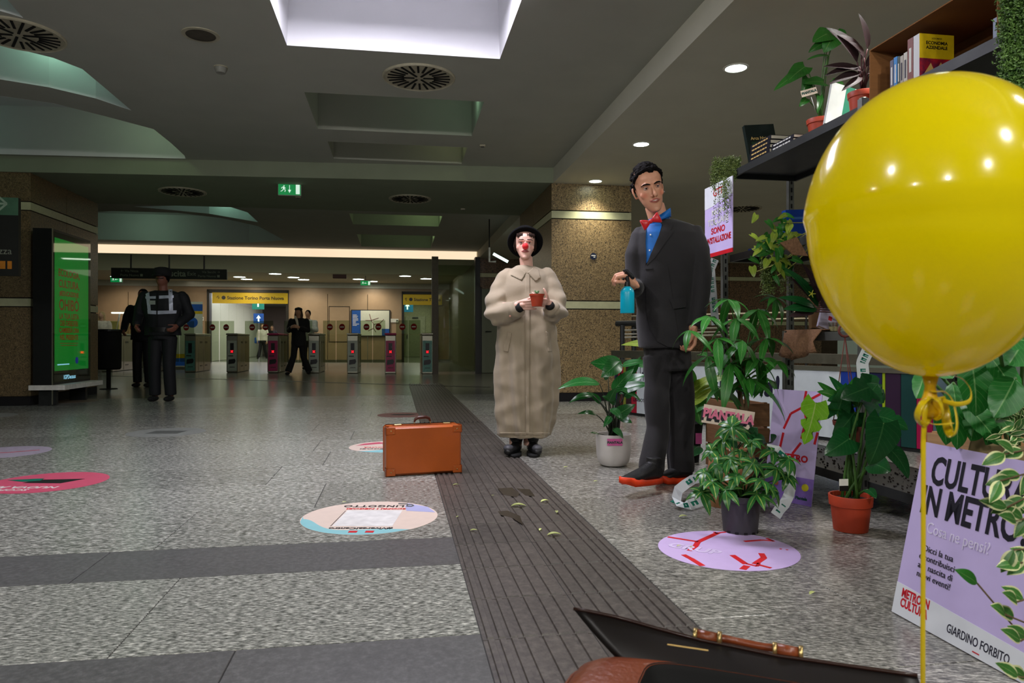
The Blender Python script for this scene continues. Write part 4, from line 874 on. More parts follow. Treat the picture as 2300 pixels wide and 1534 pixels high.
# bowler hat pushed back so that the brim frames the face
HATM = mat('black_felt', (8, 8, 10), .95, spec=.2, scale=150, bump=.15); hc = T((0, .03, .158)); HR = Matrix.Rotation(-.88, 3, 'X'); m = MB(); R_ = []
prof = [(.131, -.030), (.134, -.022), (.128, -.016), (.112, -.014), (.098, -.008), (.092, .01), (.092, .04), (.086, .072), (.068, .098), (.040, .112), (.01, .116)]
for r, z in prof: R_.append((hc+HR @ V((0, 0, z+.010)), HR @ V((r*.96, 0, 0)), HR @ V((0, r, 0))))
inner = [(hc+HR @ V((0, 0, z+.004)), HR @ V((r*.96, 0, 0)), HR @ V((0, r, 0))) for r, z in [(.126, -.030), (.108, -.018), (.090, -.008)]]
m.loft(inner[::-1]+R_, 40, False); hat = part('bowler_hat', m, HATM, W.t, True); part('hat_band', MB().loft([(hc+HR @ V((0, 0, z)), HR @ V((r*.96, 0, 0)), HR @ V((0, r, 0))) for r, z in ((.098, .004), (.096, .034))], 40, False), mat('hat_ribbon', (8, 8, 10), .4), hat, True)
# coat
COAT = mat('beige_coat_cotton', (156, 142, 120), .85, var=.06, scale=6, bump=.12, bscale=260, sheen=.2)
m = MB()
m.loft([W.ring(1160, 1206, 598, .062, .05), W.ring(1146, 1220, 606, .085, .05), W.ring(1130, 1236, 620, .105, .05), W.ring(1124, 1240, 645, .125, .04), W.ring(1122, 1244, 700, .145, .03), W.ring(1116, 1250, 750, .155, .03), W.ring(1112, 1254, 800, .165, .03), W.ring(1111, 1254, 860, .17, .03), W.ring(1113, 1247, 920, .165, .03), W.ring(1117, 1239, 960, .155, .03), W.ring(1119, 1234, 979, .15, .03)], 48, True, 2.3)
m.tube([W.P(1140, 622, .05), W.P(1122, 655, .02), W.P(1113, 690, -.03), W.P(1119, 706, -.06)], [.066, .078, .086, .084], 20, True, True)
m.tube([W.P(1116, 703, -.05), W.P(1138, 704, -.12), W.P(1160, 696, -.185)], [.084, .078, .058], 20, True)
m.tube([W.P(1228, 622, .05), W.P(1242, 655, .02), W.P(1250, 690, -.03), W.P(1246, 704, -.06)], [.066, .074, .080, .078], 20, True, True)
m.tube([W.P(1248, 702, -.05), W.P(1244, 700, -.12), W.P(1238, 692, -.185)], [.080, .074, .056], 20, True)
cax = W.P(1180, 800, .03)
def hollow(co, nr):  # crease line down the front and gathered folds in the sleeves
    d = np.zeros(len(co)); x = co[:, 0]-W.P(1181, 800).x; z = co[:, 2]
    d -= .012*np.exp(-(x/.006)**2)*(co[:, 1] < 0)*(z < 1.05)*(z > .15)
    ex = np.abs(x); d += .011*np.sin((z*.9+ex*.6)*62+2*np.sin(ex*14))*np.clip((ex-.13)/.05, 0, 1)*np.clip((1.25-z)/.2, 0, 1)*np.clip((z-.88)/.06, 0, 1)
    return co+nr*d[:, None]
coat = fuse(m, .0075, 5, chain(cloth_noise(.018, 7, 1.0, (cax.x, cax.y)), hollow, wrinkle(.0034, 30, 1)), name='coat')
part('coat', coat, COAT, W.t); BC = bvh_of(coat)
LIN = mat('coat_seam', (120, 106, 86), .9)
for nm, pts in (('collar', [(1166, 597), (1155, 603), (1147, 618), (1172, 630), (1182, 612), (1172, 605)]), ('collar', [(1200, 597), (1210, 604), (1214, 624), (1203, 632), (1184, 612), (1192, 606)]), ('placket', [(1180, 614), (1190, 616), (1191, 700), (1190, 976), (1181, 976), (1180, 800)]),
                ('pocket_flap', [(1140, 744), (1150, 748), (1141, 792), (1130, 788)]), ('pocket_flap', [(1226, 744), (1234, 748), (1240, 790), (1231, 790)]), ('hem', [(1118, 971), (1235, 971), (1233, 977), (1120, 977)])):
    part(nm, W.patch(pts, BC, .006 if nm == 'collar' else .004), COAT, W.t, True, world=False)
for a, b, r in ((W.P(1152, 699, -.16), W.P(1165, 692, -.20), .061), (W.P(1240, 696, -.16), W.P(1236, 688, -.20), .059)): part('cuff', MB().tube([a, b], [r, r*.96], 24), COAT, W.t, True); part('dark_sleeve', MB().tube([b, b+(b-a)*.5], [r*.55, r*.5], 18), BLKM, W.t, True)
part('cuff_button', MB().ball(W.P(1146, 710, -.21), (.008, .004, .008), 12, 6), mat('pink_button', (190, 140, 120), .4), W.t, True)
for px, py, tx in ((1160, 1018, -1), (1196, 1020, 1)):
    a = W.P(px, 975, .04); g = W.P(px, 1012, .0); g.z = .06; to = g+V((tx*.055 if tx < 0 else .03, -.15, -.01)); m = MB()
    m.tube([a, V((g.x, g.y+.04, .10))], [.052, .048], 14, True, True); m.tube([V((g.x, g.y+.06, .045)), V((g.x+tx*.01, g.y-.04, .05)), to+V((0, .03, -.012))], [.042, .045, .036], 14, True, True, .8)
    bo = part('boot', fuse(m, .006, 3, name='boot'), mat('black_leather', (20, 20, 22), .42, bump=.1, scale=40), W.t)
    part('sole', MB().loft([(V((g.x, g.y-.035, z)) + V((tx*.012 if tx < 0 else .006, 0, 0)), V((.048, 0, 0)), V((0, .135, 0))) for z in (.0, .022)], 24), BLKM, bo, True)
    part('grey_toe_cap', MB().ball(to+V((-.001, .048, .008)), (.037, .048, .026), 16, 8), mat('worn_leather', (70, 70, 74), .5), bo, True)
# the little pot in the hands
pc = W.o+potc; t = thing('small_flower_pot', 'small terracotta plastic pot with a sprig held by the clown', 'flower pot', pc)
TERR = mat('terracotta_plastic', (176, 62, 34), .5, var=.06); SOIL = mat('potting_soil', (34, 24, 18), .95, bump=.6, scale=60)
m = MB(); m.lathe([(.034, -.042), (.047, .028), (.050, .028), (.051, .040), (.047, .040), (.045, .03)], 28, pc, False); part('pot', m, TERR, t, world=True, angle=30); part('pot_base', MB().lathe([(.034, -.042), (.001, -.042)], 20, pc, False), TERR, t, world=True)
part('soil', MB().lathe([(.046, .030), (.001, .032)], 20, pc, False), SOIL, t, world=True)
for a, l in ((.3, .03), (1.6, .025), (3, .032), (4.2, .022), (5.3, .028)): part('sprig', MB().tube([pc+V((0, 0, .03)), pc+V((math.cos(a)*.012, math.sin(a)*.012, .03+l))], [.002, .005], 6, True, True), mat('sprig_green', (110, 150, 100), .6), t, world=True)
# ---------------------------------------------------------------- man in the dark suit
H = Fig('person', 'person in dark suit, blue shirt and red bow tie holding a cyan spray bottle', 1500, 4.03)
HM2 = Matrix.Translation(H.P(1469, 474, -.02)+V((0, .03, 0))) @ Matrix.Rotation(-.235, 4, 'Y') @ Matrix.Rotation(.03, 4, 'Z') @ Matrix.Rotation(.17, 4, 'X')
m = MB(); sw2, sd2, sh2 = 1.07, 1.06, 1.12; T2 = head_shape(m, HM2, sw2, sd2, sh2, 1.02, 1.06)
m.tube([H.P(1470, 462, .06), H.P(1478, 490, .05), H.P(1486, 512, .05)], [.056, .055, .07], 18)
m.loft([H.ring(1460, 1512, 512, .08, .06), H.ring(1440, 1555, 535, .10, .06), H.ring(1440, 1550, 620, .11, .06), H.ring(1442, 1545, 700, .10, .06), H.ring(1445, 1545, 780, .11, .06)], 20)
hs_l, he_l, hw_l = H.P(1436, 545, .05), H.P(1430, 655, -.02), H.P(1422, 640, -.25)
hs_r, he_r, hw_r = H.P(1552, 530, .03), H.P(1570, 640, .0), H.P(1556, 736, -.06)
for a, b, c in ((hs_l, he_l, hw_l), (hs_r, he_r, hw_r)): m.tube([a, b], [.036, .034], 12, True, True); m.tube([b, c], [.034, .028], 12, True, True)
bt = H.P(1408, 636, -.34)  # bottle neck
hand(m, H.P(1430, 640, -.285), (-.62, -.25, .52), (-.35, .35, -.75), (.1, -.9, .3), 1.08, ((.9, 1.0, .6), (.95, 1.0, .6), (1.0, 1.0, .7), (1.0, 1.0, .7)), (.75, .25), .05)
hand(m, hw_r, (-.12, -.05, -1), (-.75, -.3, .1), (-.25, -.95, 0), 1.1, ((.7, .9, .6), (.8, .9, .6), (.85, .9, .6), (.9, .9, .6)), (.8, .4), .02)
for a, b, c in (((1474, 800), (1477, 920), (1466, 1040)), ((1520, 810), (1527, 920), (1528, 1040))): m.tube([H.P(*a, .04), H.P(*b, .05 if b[0] > 1500 else .0), H.P(*c, .04 if b[0] > 1500 else -.06)], [.05, .036, .030], 12)
body = fuse(m, .0042, 3, head_deform(HM2, sw2, sd2, sh2), skin_color(HM2, sw2, sd2, sh2, (212, 154, 124), (168, 92, 84), .55, (.95, .42, .38), .35), 'body'); part('body', body, SKINM, H.t)
A2 = HM2.to_3x3(); add_eyes(H, T2, A2, (150, 100, 78), .85, (0, -.5)); HAIRK = mat('hair_black', (13, 10, 9), .85, var=.3, scale=140, bump=.5, spec=.15); brows(H, T2, HAIRK, .1395, .0052)
part('teeth', MB().tube([T2((-.0155, -.0895, .0585)), T2((0, -.0945, .0563)), T2((.0155, -.0895, .0585))], [.0014, .0030, .0014], 8, True, True), mat('teeth', (225, 215, 200), .3), H.t, True)
m = MB(); random.seed(11)
for k in range(120):
    a = random.uniform(0, 2*PI); e = random.uniform(.28, 1.5); x, y, z = .074*math.cos(a)*math.cos(e), .094*math.sin(a)*math.cos(e)+.008, .150+.092*math.sin(e)
    if y < -.052 and z < .198: continue
    m.ball(T2((x, y, z)), (.018, .018, .015), 8, 6)
for s_ in (-1, 1):
    for x, y, z, r in ((.071, -.015, .165, .013), (.074, .0, .145, .011), (.070, -.03, .178, .014), (.074, .02, .15, .016), (.068, .05, .13, .022), (.064, -.045, .19, .012), (.074, -.008, .13, .007)): m.ball(T2((s_*x, y, z)), r*1.0, 8, 6)
m.ball(T2((0, .045, .13)), (.068, .055, .075))
for x in range(-4, 5): m.ball(T2((x*.012, -.060+abs(x)*.0038, .214-abs(x)*.003)), (.015, .02, .014), 8, 6)
part('hair', fuse(m, .0045, 2, wrinkle(.0014, 300), name='hair'), HAIRK, H.t)
SUIT = mat('dark_suit_wool', (27, 25, 28), .8, var=.1, scale=10, bump=.1, bscale=300, sheen=.12); SHIRT = mat('blue_shirt', (0, 96, 176), .6, var=.08, scale=30)
m = MB(); m.loft([H.ring(1462, 1516, 496, .068, .06), H.ring(1440, 1558, 507, .098, .055), H.ring(1424, 1574, 526, .118, .05), H.ring(1421, 1572, 575, .135, .04), H.ring(1424, 1560, 640, .14, .03), H.ring(1430, 1553, 700, .145, .03), H.ring(1433, 1550, 750, .15, .03), H.ring(1434, 1546, 782, .15, .03)], 44, True, 2.25)
m.tube([H.P(1438, 530, .05), H.P(1428, 575, .03), H.P(1424, 640, .0)], [.058, .060, .054], 18, True, True); m.tube([H.P(1424, 648, 0), H.P(1424, 648, -.12), H.P(1428, 644, -.22)], [.056, .050, .042], 18, True, True)
m.tube([H.P(1550, 516, .045), H.P(1566, 565, .01), H.P(1573, 620, -.02), H.P(1569, 680, -.04), H.P(1560, 734, -.06)], [.066, .072, .066, .058, .050], 20, True)
cx2 = H.P(1490, 700, .03); jac = fuse(m, .0070, 4, chain(wrinkle(.0026, 22, 2)), name='jacket'); part('jacket', jac, SUIT, H.t); BJ = bvh_of(jac)
part('shirt_front', H.patch([(1450, 500), (1462, 492), (1482, 498), (1487, 505), (1478, 535), (1462, 575), (1452, 592), (1449, 560), (1450, 520)], BJ, .003), SHIRT, H.t)
part('lapel', H.patch([(1487, 503), (1498, 500), (1512, 506), (1506, 516), (1512, 522), (1492, 548), (1470, 580), (1452, 596), (1462, 570), (1480, 528), (1489, 505)], BJ, .011, thick=.012), SUIT, H.t)
part('lapel', H.patch([(1452, 500), (1442, 508), (1434, 520), (1438, 545), (1444, 575), (1450, 596), (1452, 580), (1450, 545)], BJ, .010, thick=.012), SUIT, H.t)
part('jacket_front', H.patch([(1450, 596), (1470, 582), (1500, 600), (1515, 700), (1528, 782), (1500, 779), (1478, 768), (1460, 738), (1452, 700), (1450, 640)], BJ, .009, thick=.01), SUIT, H.t)
part('breast_pocket', H.patch([(1449, 602), (1466, 601), (1466, 604), (1449, 605)], BJ, .014), mat('pocket_edge', (16, 15, 17), .7), H.t)
part('pocket_flap', H.patch([(1503, 672), (1541, 668), (1541, 690), (1512, 694), (1508, 682)], BJ, .014), SUIT, H.t)
# shirt collar and bow tie
SC_ = MB(); cc = H.P(1480, 494, .045); SC_.loft([(H.P(1479, 499, .045), V((.064, 0, .018)), V((0, .07, 0))), (H.P(1480, 487, .045), V((.060, 0, .016)), V((0, .064, 0)))], 28, False); part('shirt_collar', SC_, SHIRT, H.t, True)
SC2 = MB(); SC2.loft([(H.P(1481, 497, .04), V((.066, 0, .024)), V((0, .074, 0))), (H.P(1484, 482, .045), V((.055, 0, .036)), V((0, .062, 0)))], 28, False); o_ = part('shirt_collar', SC2, SHIRT, H.t, True); s_m = o_.modifiers.new('s', 'SOLIDIFY'); s_m.thickness = .004
BOW = mat('red_satin', (205, 12, 26), .35, var=.15, scale=80, sheen=.3); bcn = H.P(1462, 497, -.085); bx_ = (H.P(1482, 488, -.09)-H.P(1443, 507, -.085)).normalized(); up_ = V((-bx_.z, 0, bx_.x))
bt_ = thing  # bow tie is worn: a part of the person
m = MB(); m.ball(bcn, (.011, .010, .013), 12, 8); bw_ = part('bow_tie', m, BOW, H.t, True)
for s_ in (-1, 1): part('bow_loop', MB().loft([(bcn+bx_*s_*.006, up_*.008, V((0, .006, 0))), (bcn+bx_*s_*.022, up_*.018, V((0, .010, 0))), (bcn+bx_*s_*.042, up_*.029, V((0, .012, 0))), (bcn+bx_*s_*.052, up_*.031, V((0, .008, 0))), (bcn+bx_*s_*.055, up_*.028, V((0, .003, 0)))], 16, True, 2.6), BOW, bw_, True)
for px, py in ((1461, 527), (1459, 562)): part('shirt_button', H.patch([(px-1.6, py-1.6), (px+1.6, py-1.6), (px+1.6, py+1.6), (px-1.6, py+1.6)], BJ, .008, 2), WHT, H.t)
part('earring', MB().ball(T2((.080, .006, .086)), .005), mat('earring_silver', (220, 220, 230), .2, .8), H.t, True)
# trousers and trainers
m = MB(); m.loft([H.ring(1444, 1546, 770, .135, .04), H.ring(1446, 1550, 800, .135, .04), H.ring(1450, 1556, 830, .13, .03)], 30)
m.tube([H.P(1474, 800, .0), H.P(1476, 870, -.02), H.P(1478, 960, -.04), H.P(1464, 1056, -.10)], [.078, .070, .064, .072], 20, True); m.tube([H.P(1518, 800, .05), H.P(1525, 880, .05), H.P(1528, 960, .05), H.P(1528, 1058, .04)], [.090, .084, .078, .074], 20, True)
tr = fuse(m, .0075, 5, chain(wrinkle(.003, 20, 4), cloth_noise(.004, 5, None, (cx2.x, cx2.y))), name='trousers'); part('trousers', tr, SUIT, H.t)
ORG = mat('orange_rubber', (228, 62, 14), .5); SHOE = mat('black_trainer', (20, 20, 21), .55, bump=.2, scale=60)
def trainer(heel, toe, tilt):
    d = (toe-heel); L_ = d.length; x = d.normalized(); zc = V((0, 0, 1)); y = zc.cross(x).normalized(); z = x.cross(y); Q = lambda a, b, c: heel+x*a*L_+y*b+z*c
    sh_ = thing  # part
    m = MB(); m.loft([(Q(.02, 0, .05), y*.028, z*.02), (Q(.12, 0, .065), y*.038, z*.045), (Q(.3, 0, .068), y*.042, z*.05), (Q(.5, 0, .055), y*.045, z*.036), (Q(.75, 0, .042), y*.046, z*.024), (Q(.93, 0, .036), y*.036, z*.016), (Q(1, 0, .034), y*.015, z*.008)], 18)
    m.tube([Q(.2, 0, .09), Q(.2, 0, .14)], [.04, .042], 14); me = fuse(m, .005, 2, name='trainer'); s_ = part('trainer', me, SHOE, H.t)
    P = []
    for k in range(28):
        a = 2*PI*k/28; ca, sa = math.cos(a), math.sin(a); P.append((.5+.54*ca, (.047+.006*ca)*math.copysign(abs(sa)**.75, sa)))
    m = MB(); k = len(P); vs = [Q(a, b, c+(.02 if a > .9 else 0)) for c in (0, .028) for a, b in P]; m.add(vs, [tuple(range(k))[::-1], tuple(range(k, 2*k))]+[(i, (i+1) % k, k+(i+1) % k, k+i) for i in range(k)]); part('orange_sole', m, ORG, s_, True)
    for j in range(4): part('lace', MB().tube([Q(.38+.08*j, -.02, .098-.013*j), Q(.42+.08*j, 0, .102-.014*j), Q(.38+.08*j, .02, .098-.013*j)], .0025, 6), mat('dark_lace', (50, 50, 52), .6), s_, True)
trainer(H.P(1482, 1084, -.15)+V((0, 0, .0)), H.P(1398, 1093, -.38), 0)
hb = H.P(1552, 1083, .05); hb.z = .002; tb = H.P(1478, 1086, -.03); tb.z = .002; trainer(hb, tb, 0)
# spray bottle in his hand
Yb = 4.03-.34; bc_ = at(1409, 674, Yb); t = thing('spray_bottle', 'cyan plastic spray bottle with black trigger head in the hand of the suited person', 'spray bottle', bc_)
CY = mat('cyan_plastic', (0, 176, 208), .3, var=.04, coat=.3); k = Yb/F
part('bottle', MB().lathe([(.001, -.068), (15.2*k, -.068), (15.8*k, -.064), (15.8*k, .035), (14.6*k, .050), (10.5*k, .062), (6.5*k, .070), (5.5*k, .074)], 28, bc_), CY, t, world=True, angle=40)
m = MB(); m.tube([bc_+V((0, 0, .07)), bc_+V((0, 0, .095))], [.016, .014], 12, True); m.tube([bc_+V((.004, 0, .092)), bc_+V((-.004, 0, .125))], [.010, .012], 10, True)
head = part('trigger_head', m, BLK, t, world=True); part('nozzle', MB().tube([bc_+V((.028, 0, .118)), bc_+V((-.006, 0, .150)), bc_+V((-.016, 0, .152))], [.011, .012, .008], 10, True, True), BLK, head, world=True); part('trigger', MB().tube([bc_+V((-.012, 0, .135)), bc_+V((-.022, 0, .11)), bc_+V((-.018, 0, .092))], [.005, .005, .004], 8, True, True), BLK, head, world=True)
# ---------------------------------------------------------------- simple standing figures (far away)
def bystander(label, px, Y, top, feet, build, tops, bottoms, hairc, pose=(0, 0), skin=(150, 105, 85), group=None, hairlen=.1, vox=.012, arms='down', face=0, stride=0, coatlen=.52, slim=1.0):
    g = Fig('person', label, px, Y, group=group); h = 1.0*build; z = lambda k: k*h
    m = MB(); hd = V((0, -.02, z(.935))); Rf = Matrix.Rotation(face, 3, 'Z')
    m.ball(hd, (z(.043), z(.055), z(.066)), 14, 10, Rf); m.ball(hd+Rf @ V((0, -.055*h, -.01)), .014, 8, 6); m.tube([hd, V((0, .01, z(.80)))], [z(.033), z(.038)], 10)
    shw = z(.115)*slim
    m.loft([(V((0, .01, z(.82))), V((shw, 0, 0)), V((0, z(.055), 0))), (V((0, .01, z(.62))), V((z(.085), 0, 0)), V((0, z(.055), 0))), (V((0, .01, z(.50))), V((z(.095), 0, 0)), V((0, z(.06), 0)))], 14)
    J = MB(); J.loft([(V((0, .01, z(.845))), V((z(.06), 0, 0)), V((0, z(.045), 0))), (V((0, .01, z(.82))), V((shw*1.05, 0, 0)), V((0, z(.065), 0))), (V((0, .0, z(.74))), V((shw*1.12, 0, 0)), V((0, z(.08), 0))), (V((0, .0, z(.62))), V((z(.105)*slim, 0, 0)), V((0, z(.078), 0))), (V((0, .0, z(coatlen-.04))), V((z(.112)*slim, 0, 0)), V((0, z(.08), 0)))], 20)
    for s_ in (-1, 1):
        a = V((s_*shw*1.02, .01, z(.80)))
        if arms == 'belt': b, c = V((s_*z(.195), .03, z(.66))), V((s_*z(.155), -z(.09), z(.575)))
        elif arms == 'phone': b, c = V((s_*z(.14), -.02, z(.66))), V((s_*z(.06), -z(.17), z(.70)))
        else: b, c = V((s_*z(.14), .01, z(.64))), V((s_*z(.14), -.04, z(.50)))
        m.tube([a, b], [z(.030), z(.024)], 10, True, True); m.tube([b, c], [z(.024), z(.016)], 10, True, True); J.tube([a, b], [z(.043), z(.040)], 12, True, True); J.tube([b, b+(c-b)*.86], [z(.040), z(.032)], 12, True, True)
        hand(m, c, (c-b).normalized(), V((-s_, 0, 0))-(c-b).normalized()*0, V((0, -1, .3)), 1.0, (.5, .6, .5), (.6, .4))
    Tm = MB(); Tm.loft([(V((0, 0, z(.54))), V((z(.09), 0, 0)), V((0, z(.07), 0))), (V((0, 0, z(.47))), V((z(.10), 0, 0)), V((0, z(.075), 0)))], 16)
    feet_ = []
    for s_ in (-1, 1):
        ft = V((s_*z(.06)+s_*stride*.10, s_*stride*.25, 0)); k = V((s_*z(.055), -.03+s_*stride*.1, z(.27)))
        m.tube([V((s_*z(.05), 0, z(.5))), k, ft+V((0, 0, .06))], [z(.045), z(.03), z(.022)], 10); Tm.tube([V((s_*z(.052), 0, z(.49))), k, ft+V((0, 0, z(.045)))], [z(.056), z(.045), z(.042)*(1.25 if bottoms[1] else 1)], 14, True); feet_.append(ft)
    part('body', fuse(m, vox*.75, 2, name='body', color=lambda co: np.tile(np.array(lin(skin)), (len(co), 1))), SKINM, g.t)
    jk = fuse(J, vox, 3, wrinkle(.004, 18, px), name='top'); part('jacket', jk, tops, g.t); tk = fuse(Tm, vox, 3, name='trousers'); part('trousers', tk, bottoms[0], g.t)
    for ft in feet_:
        m = MB(); m.ball(ft+V((0, -.05, .035)), (.045, .13, .038), 14, 8); part('shoe', m, BLKM, g.t, True)
    m = MB(); m.ball(hd+Rf @ V((0, .018, .022)), (z(.049), z(.058), z(.062)), 14, 10, Rf)
    if hairlen > .12:
        for s_ in (-1, 1): m.tube([hd+Rf @ V((s_*.055, .01, .05)), hd+Rf @ V((s_*.075, .02, -.08)), hd+Rf @ V((s_*.07, .0, -.08-hairlen))], [.03, .035, .02], 8, True, True)
    part('hair', fuse(m, vox*.7, 2, name='hair'), hairc, g.t); return g, jk, tk, hd
NVY = mat('dark_uniform', (9, 11, 16), .75, bump=.1, scale=40); REFL = mat('reflective_tape', (176, 182, 196), .35, .2)
g, jk, tk, hd = bystander('person in dark uniform with cap, glasses and reflective harness, standing by the waste bin', 366, 9.6, 607, 900, 1.76, NVY, (NVY, 0), HAIRK, skin=(120, 74, 58), arms='belt', slim=1.25, vox=.011, coatlen=.54)
B1 = bvh_of(jk)
for pts in ([(322, 660), (330, 656), (334, 700), (327, 700)], [(373, 650), (382, 650), (384, 700), (375, 700)], [(326, 697), (346, 698), (346, 706), (327, 705)], [(349, 698), (392, 697), (391, 704), (349, 706)], [(321, 666), (345, 665), (345, 671), (322, 671)], [(352, 664), (385, 663), (385, 669), (352, 671)]):
    part('reflective_stripe', g.patch([(x+5, y) for x, y in pts], B1, .012, 4), REFL, g.t)
part('badge', g.patch([(335, 675), (349, 675), (349, 684), (335, 684)], B1, .016, 4), mat('badge_print', (150, 158, 150), .5), g.t)
part('zip', g.patch([(352, 655), (354, 655), (353, 742), (351, 742)], B1, .009, 4), BLK, g.t)
m = MB(); m.lathe([(.105, .0), (.112, .03), (.118, .075), (.10, .11), (.05, .125), (.001, .128)], 24, hd+V((0, .01, .03))); cp = part('cap', m, BLKM, g.t, True); part('peak', MB().ball(hd+V((0, -.105, .035)), (.085, .07, .012), 16, 6), BLK, cp, True)
part('glasses', MB().tube([hd+V((-.06, -.085, .0)), hd+V((-.02, -.115, -.004)), hd+V((.02, -.115, -.004)), hd+V((.06, -.085, 0))], .006, 6), mat('glasses_frame', (60, 50, 44), .2), g.t, True)
part('belt', MB().loft([(V((0, 0, z_)), V((.205, 0, 0)), V((0, .148, 0))) for z_ in (.93, .99)], 28, False), BLK, g.t, True)
bystander('second person in dark uniform, mostly hidden behind the guard with reflective harness', 322, 12.6, 646, 865, 1.72, NVY, (NVY, 0), HAIRK, skin=(130, 84, 66), arms='belt', slim=1.15)
BKC = mat('black_coat', (18, 17, 18), .8); WHC = mat('white_jacket', (205, 204, 196), .8); CRM = mat('cream_top', (220, 210, 195), .8); BRH = mat('hair_brown_wavy', (74, 48, 32), .6, var=.3, scale=60); BLH = mat('hair_blond', (196, 166, 120), .6, var=.3, scale=60)
g, jk, tk, hd = bystander('person in dark coat and wide trousers with wavy hair and flat cap at the gates', 671, 17.3, 697, 838, 1.62, BKC, (BKC, 1), BRH, arms='phone', skin=(200, 150, 120), hairlen=.2, stride=.9, coatlen=.46)
part('cap', MB().lathe([(.085, 0), (.095, .02), (.08, .05), (.03, .065), (.001, .068)], 20, hd+V((0, .0, .045))), BKC, g.t, True); part('scarf', MB().tube([hd+V((-.05, -.09, -.12)), hd+V((0, -.13, -.22)), hd+V((.03, -.12, -.42))], [.03, .03, .02], 8, True, True), CRM, g.t, True)
bystander('person with white sleeves and dark cap behind the dark-coated traveller', 692, 20.6, 700, 838, 1.70, WHC, (BKC, 0), HAIRK, skin=(190, 140, 110), arms='phone')
g, jk, tk, hd = bystander('person in cream top and wide black trousers coming through the corridor', 590, 33.5, 724, 803, 1.62, CRM, (BKC, 1), BRH, arms='down', skin=(210, 160, 130), hairlen=.2, stride=.6, coatlen=.56)
part('blue_bag', MB().box((-.28, 0, .85), (.2, .1, .28), None, .03), BLU, g.t)
bystander('dark-haired person further back in the corridor, above the pink gate', 611, 36, 727, 803, 1.60, BKC, (BKC, 0), BRH, skin=(190, 140, 120), hairlen=.2)
bystander('fair-haired person in pale jacket behind the waste bin at the ticket counter', 229, 20.6, 693, 822, 1.66, CRM, (BKC, 0), BLH, skin=(210, 165, 140), hairlen=.16)
# ================================================================ LEAVES AND PLANTS
def blade(p0, p1, w, bulge=.15, n=(0, -.5, .85), a=.78, b=.85, ns=10, fold=.18, heart=0, notch=(), name='leaf', wave=0):
    """one leaf blade between two points: arched midrib, folded halves, UVs across and along"""
    p0, p1, n = V(p0), V(p1), V(n); ax = p1-p0; L_ = ax.length; ax.normalize(); n = (n-ax*n.dot(ax))
    n = n.normalized() if n.length > 1e-4 else ax.orthogonal().normalized()
    ct = (p0+p1)/2+n*bulge*L_; vs, uv = [], []
    for i in range(ns+1):
        t = i/ns; p = p0*(1-t)**2+ct*2*t*(1-t)+p1*t*t; tg = ((ct-p0)*(1-t)+(p1-ct)*t).normalized(); x = tg.cross(n).normalized(); z = x.cross(tg)
        wt = w/2*max(math.sin(PI*min(t**a, 1)), 0)**b if not heart else w/2*(max(0, (1-t))**.62)*min(1, .55+2.2*t)*1.12
        if i in (0,) and not heart: wt = w*.02
        if i == ns: wt = w*.01
        for s_ in (-1, -.5, 0, .5, 1):
            k = wt*s_
            if abs(s_) == 1 and i in notch: k *= (.38 if len(notch) == 2 and notch[0] == 4 and notch[1] == 7 else .72)
            back = -heart*L_*(abs(s_)**1.3)*max(0, 1-t*3.2)
            vs.append(p+x*k+z*(abs(k)*fold+wave*w*math.sin(i*1.9+s_*3)*abs(s_))+tg*back); uv.append((.5+s_*.5, t))
    fs = [(i*5+j, i*5+j+1, i*5+j+6, i*5+j+5) for i in range(ns) for j in range(4)]
    me = bpy.data.meshes.new(name); me.from_pydata([tuple(v) for v in vs], [], fs); u = me.uv_layers.new(name='UVMap')
    for lp in me.loops: u.data[lp.index].uv = uv[lp.vertex_index]
    me.shade_smooth(); return me
L_POTHOS = leafmat('leaf_mid_green', (34, 92, 30), (110, 150, 80), .3)
L_DARK = leafmat('leaf_deep_green', (20, 70, 32), (60, 110, 60), .28)
L_PACH = leafmat('leaf_bright_green', (40, 104, 34), (120, 165, 90), .35)
L_LIME = leafmat('leaf_lime', (110, 168, 30), (190, 215, 120), .3)
L_LILY = leafmat('leaf_lily', (26, 82, 32), (90, 140, 80), .25)
L_VARI = leafmat('leaf_green_cream_splash', (40, 98, 44), (150, 180, 90), .3, None, ((176, 196, 92), -7, .55))
L_FICUS = leafmat('leaf_green_cream_edge', (52, 100, 40), (130, 160, 90), .4, None, ((214, 216, 160), 4, 1.35))
L_PURP = leafmat('leaf_dark_purple', (34, 22, 26), (78, 50, 56), .5, (56, 40, 40), spec=.3)
L_OLIVE = leafmat('leaf_yellow_green', (96, 128, 30), (180, 190, 90), .35, (150, 168, 60))
STEMG = mat('stem_green', (62, 100, 40), .5, var=.15, scale=30); STEMB = mat('stem_brown', (92, 74, 48), .8, bump=.3, scale=60); STEMD = mat('stem_dark', (34, 42, 26), .5)
def put(me, mt, parent, name='leaf', label=None):
    if not me.materials: me.materials.append(mt)
    return part(name, me, None, parent, world=True, label=label)
def arcpts(a, b, up=.25, n=6, out=None):
    a, b = V(a), V(b); c = V((a.x*.65+b.x*.35, a.y*.65+b.y*.35, max(a.z, b.z)*(1-up)+b.z*up if b.z > a.z else a.z)); c.z = a.z+(b.z-a.z)*.7
    return [a*(1-t)**2+c*2*t*(1-t)+b*t*t for t in [i/n for i in range(n+1)]]
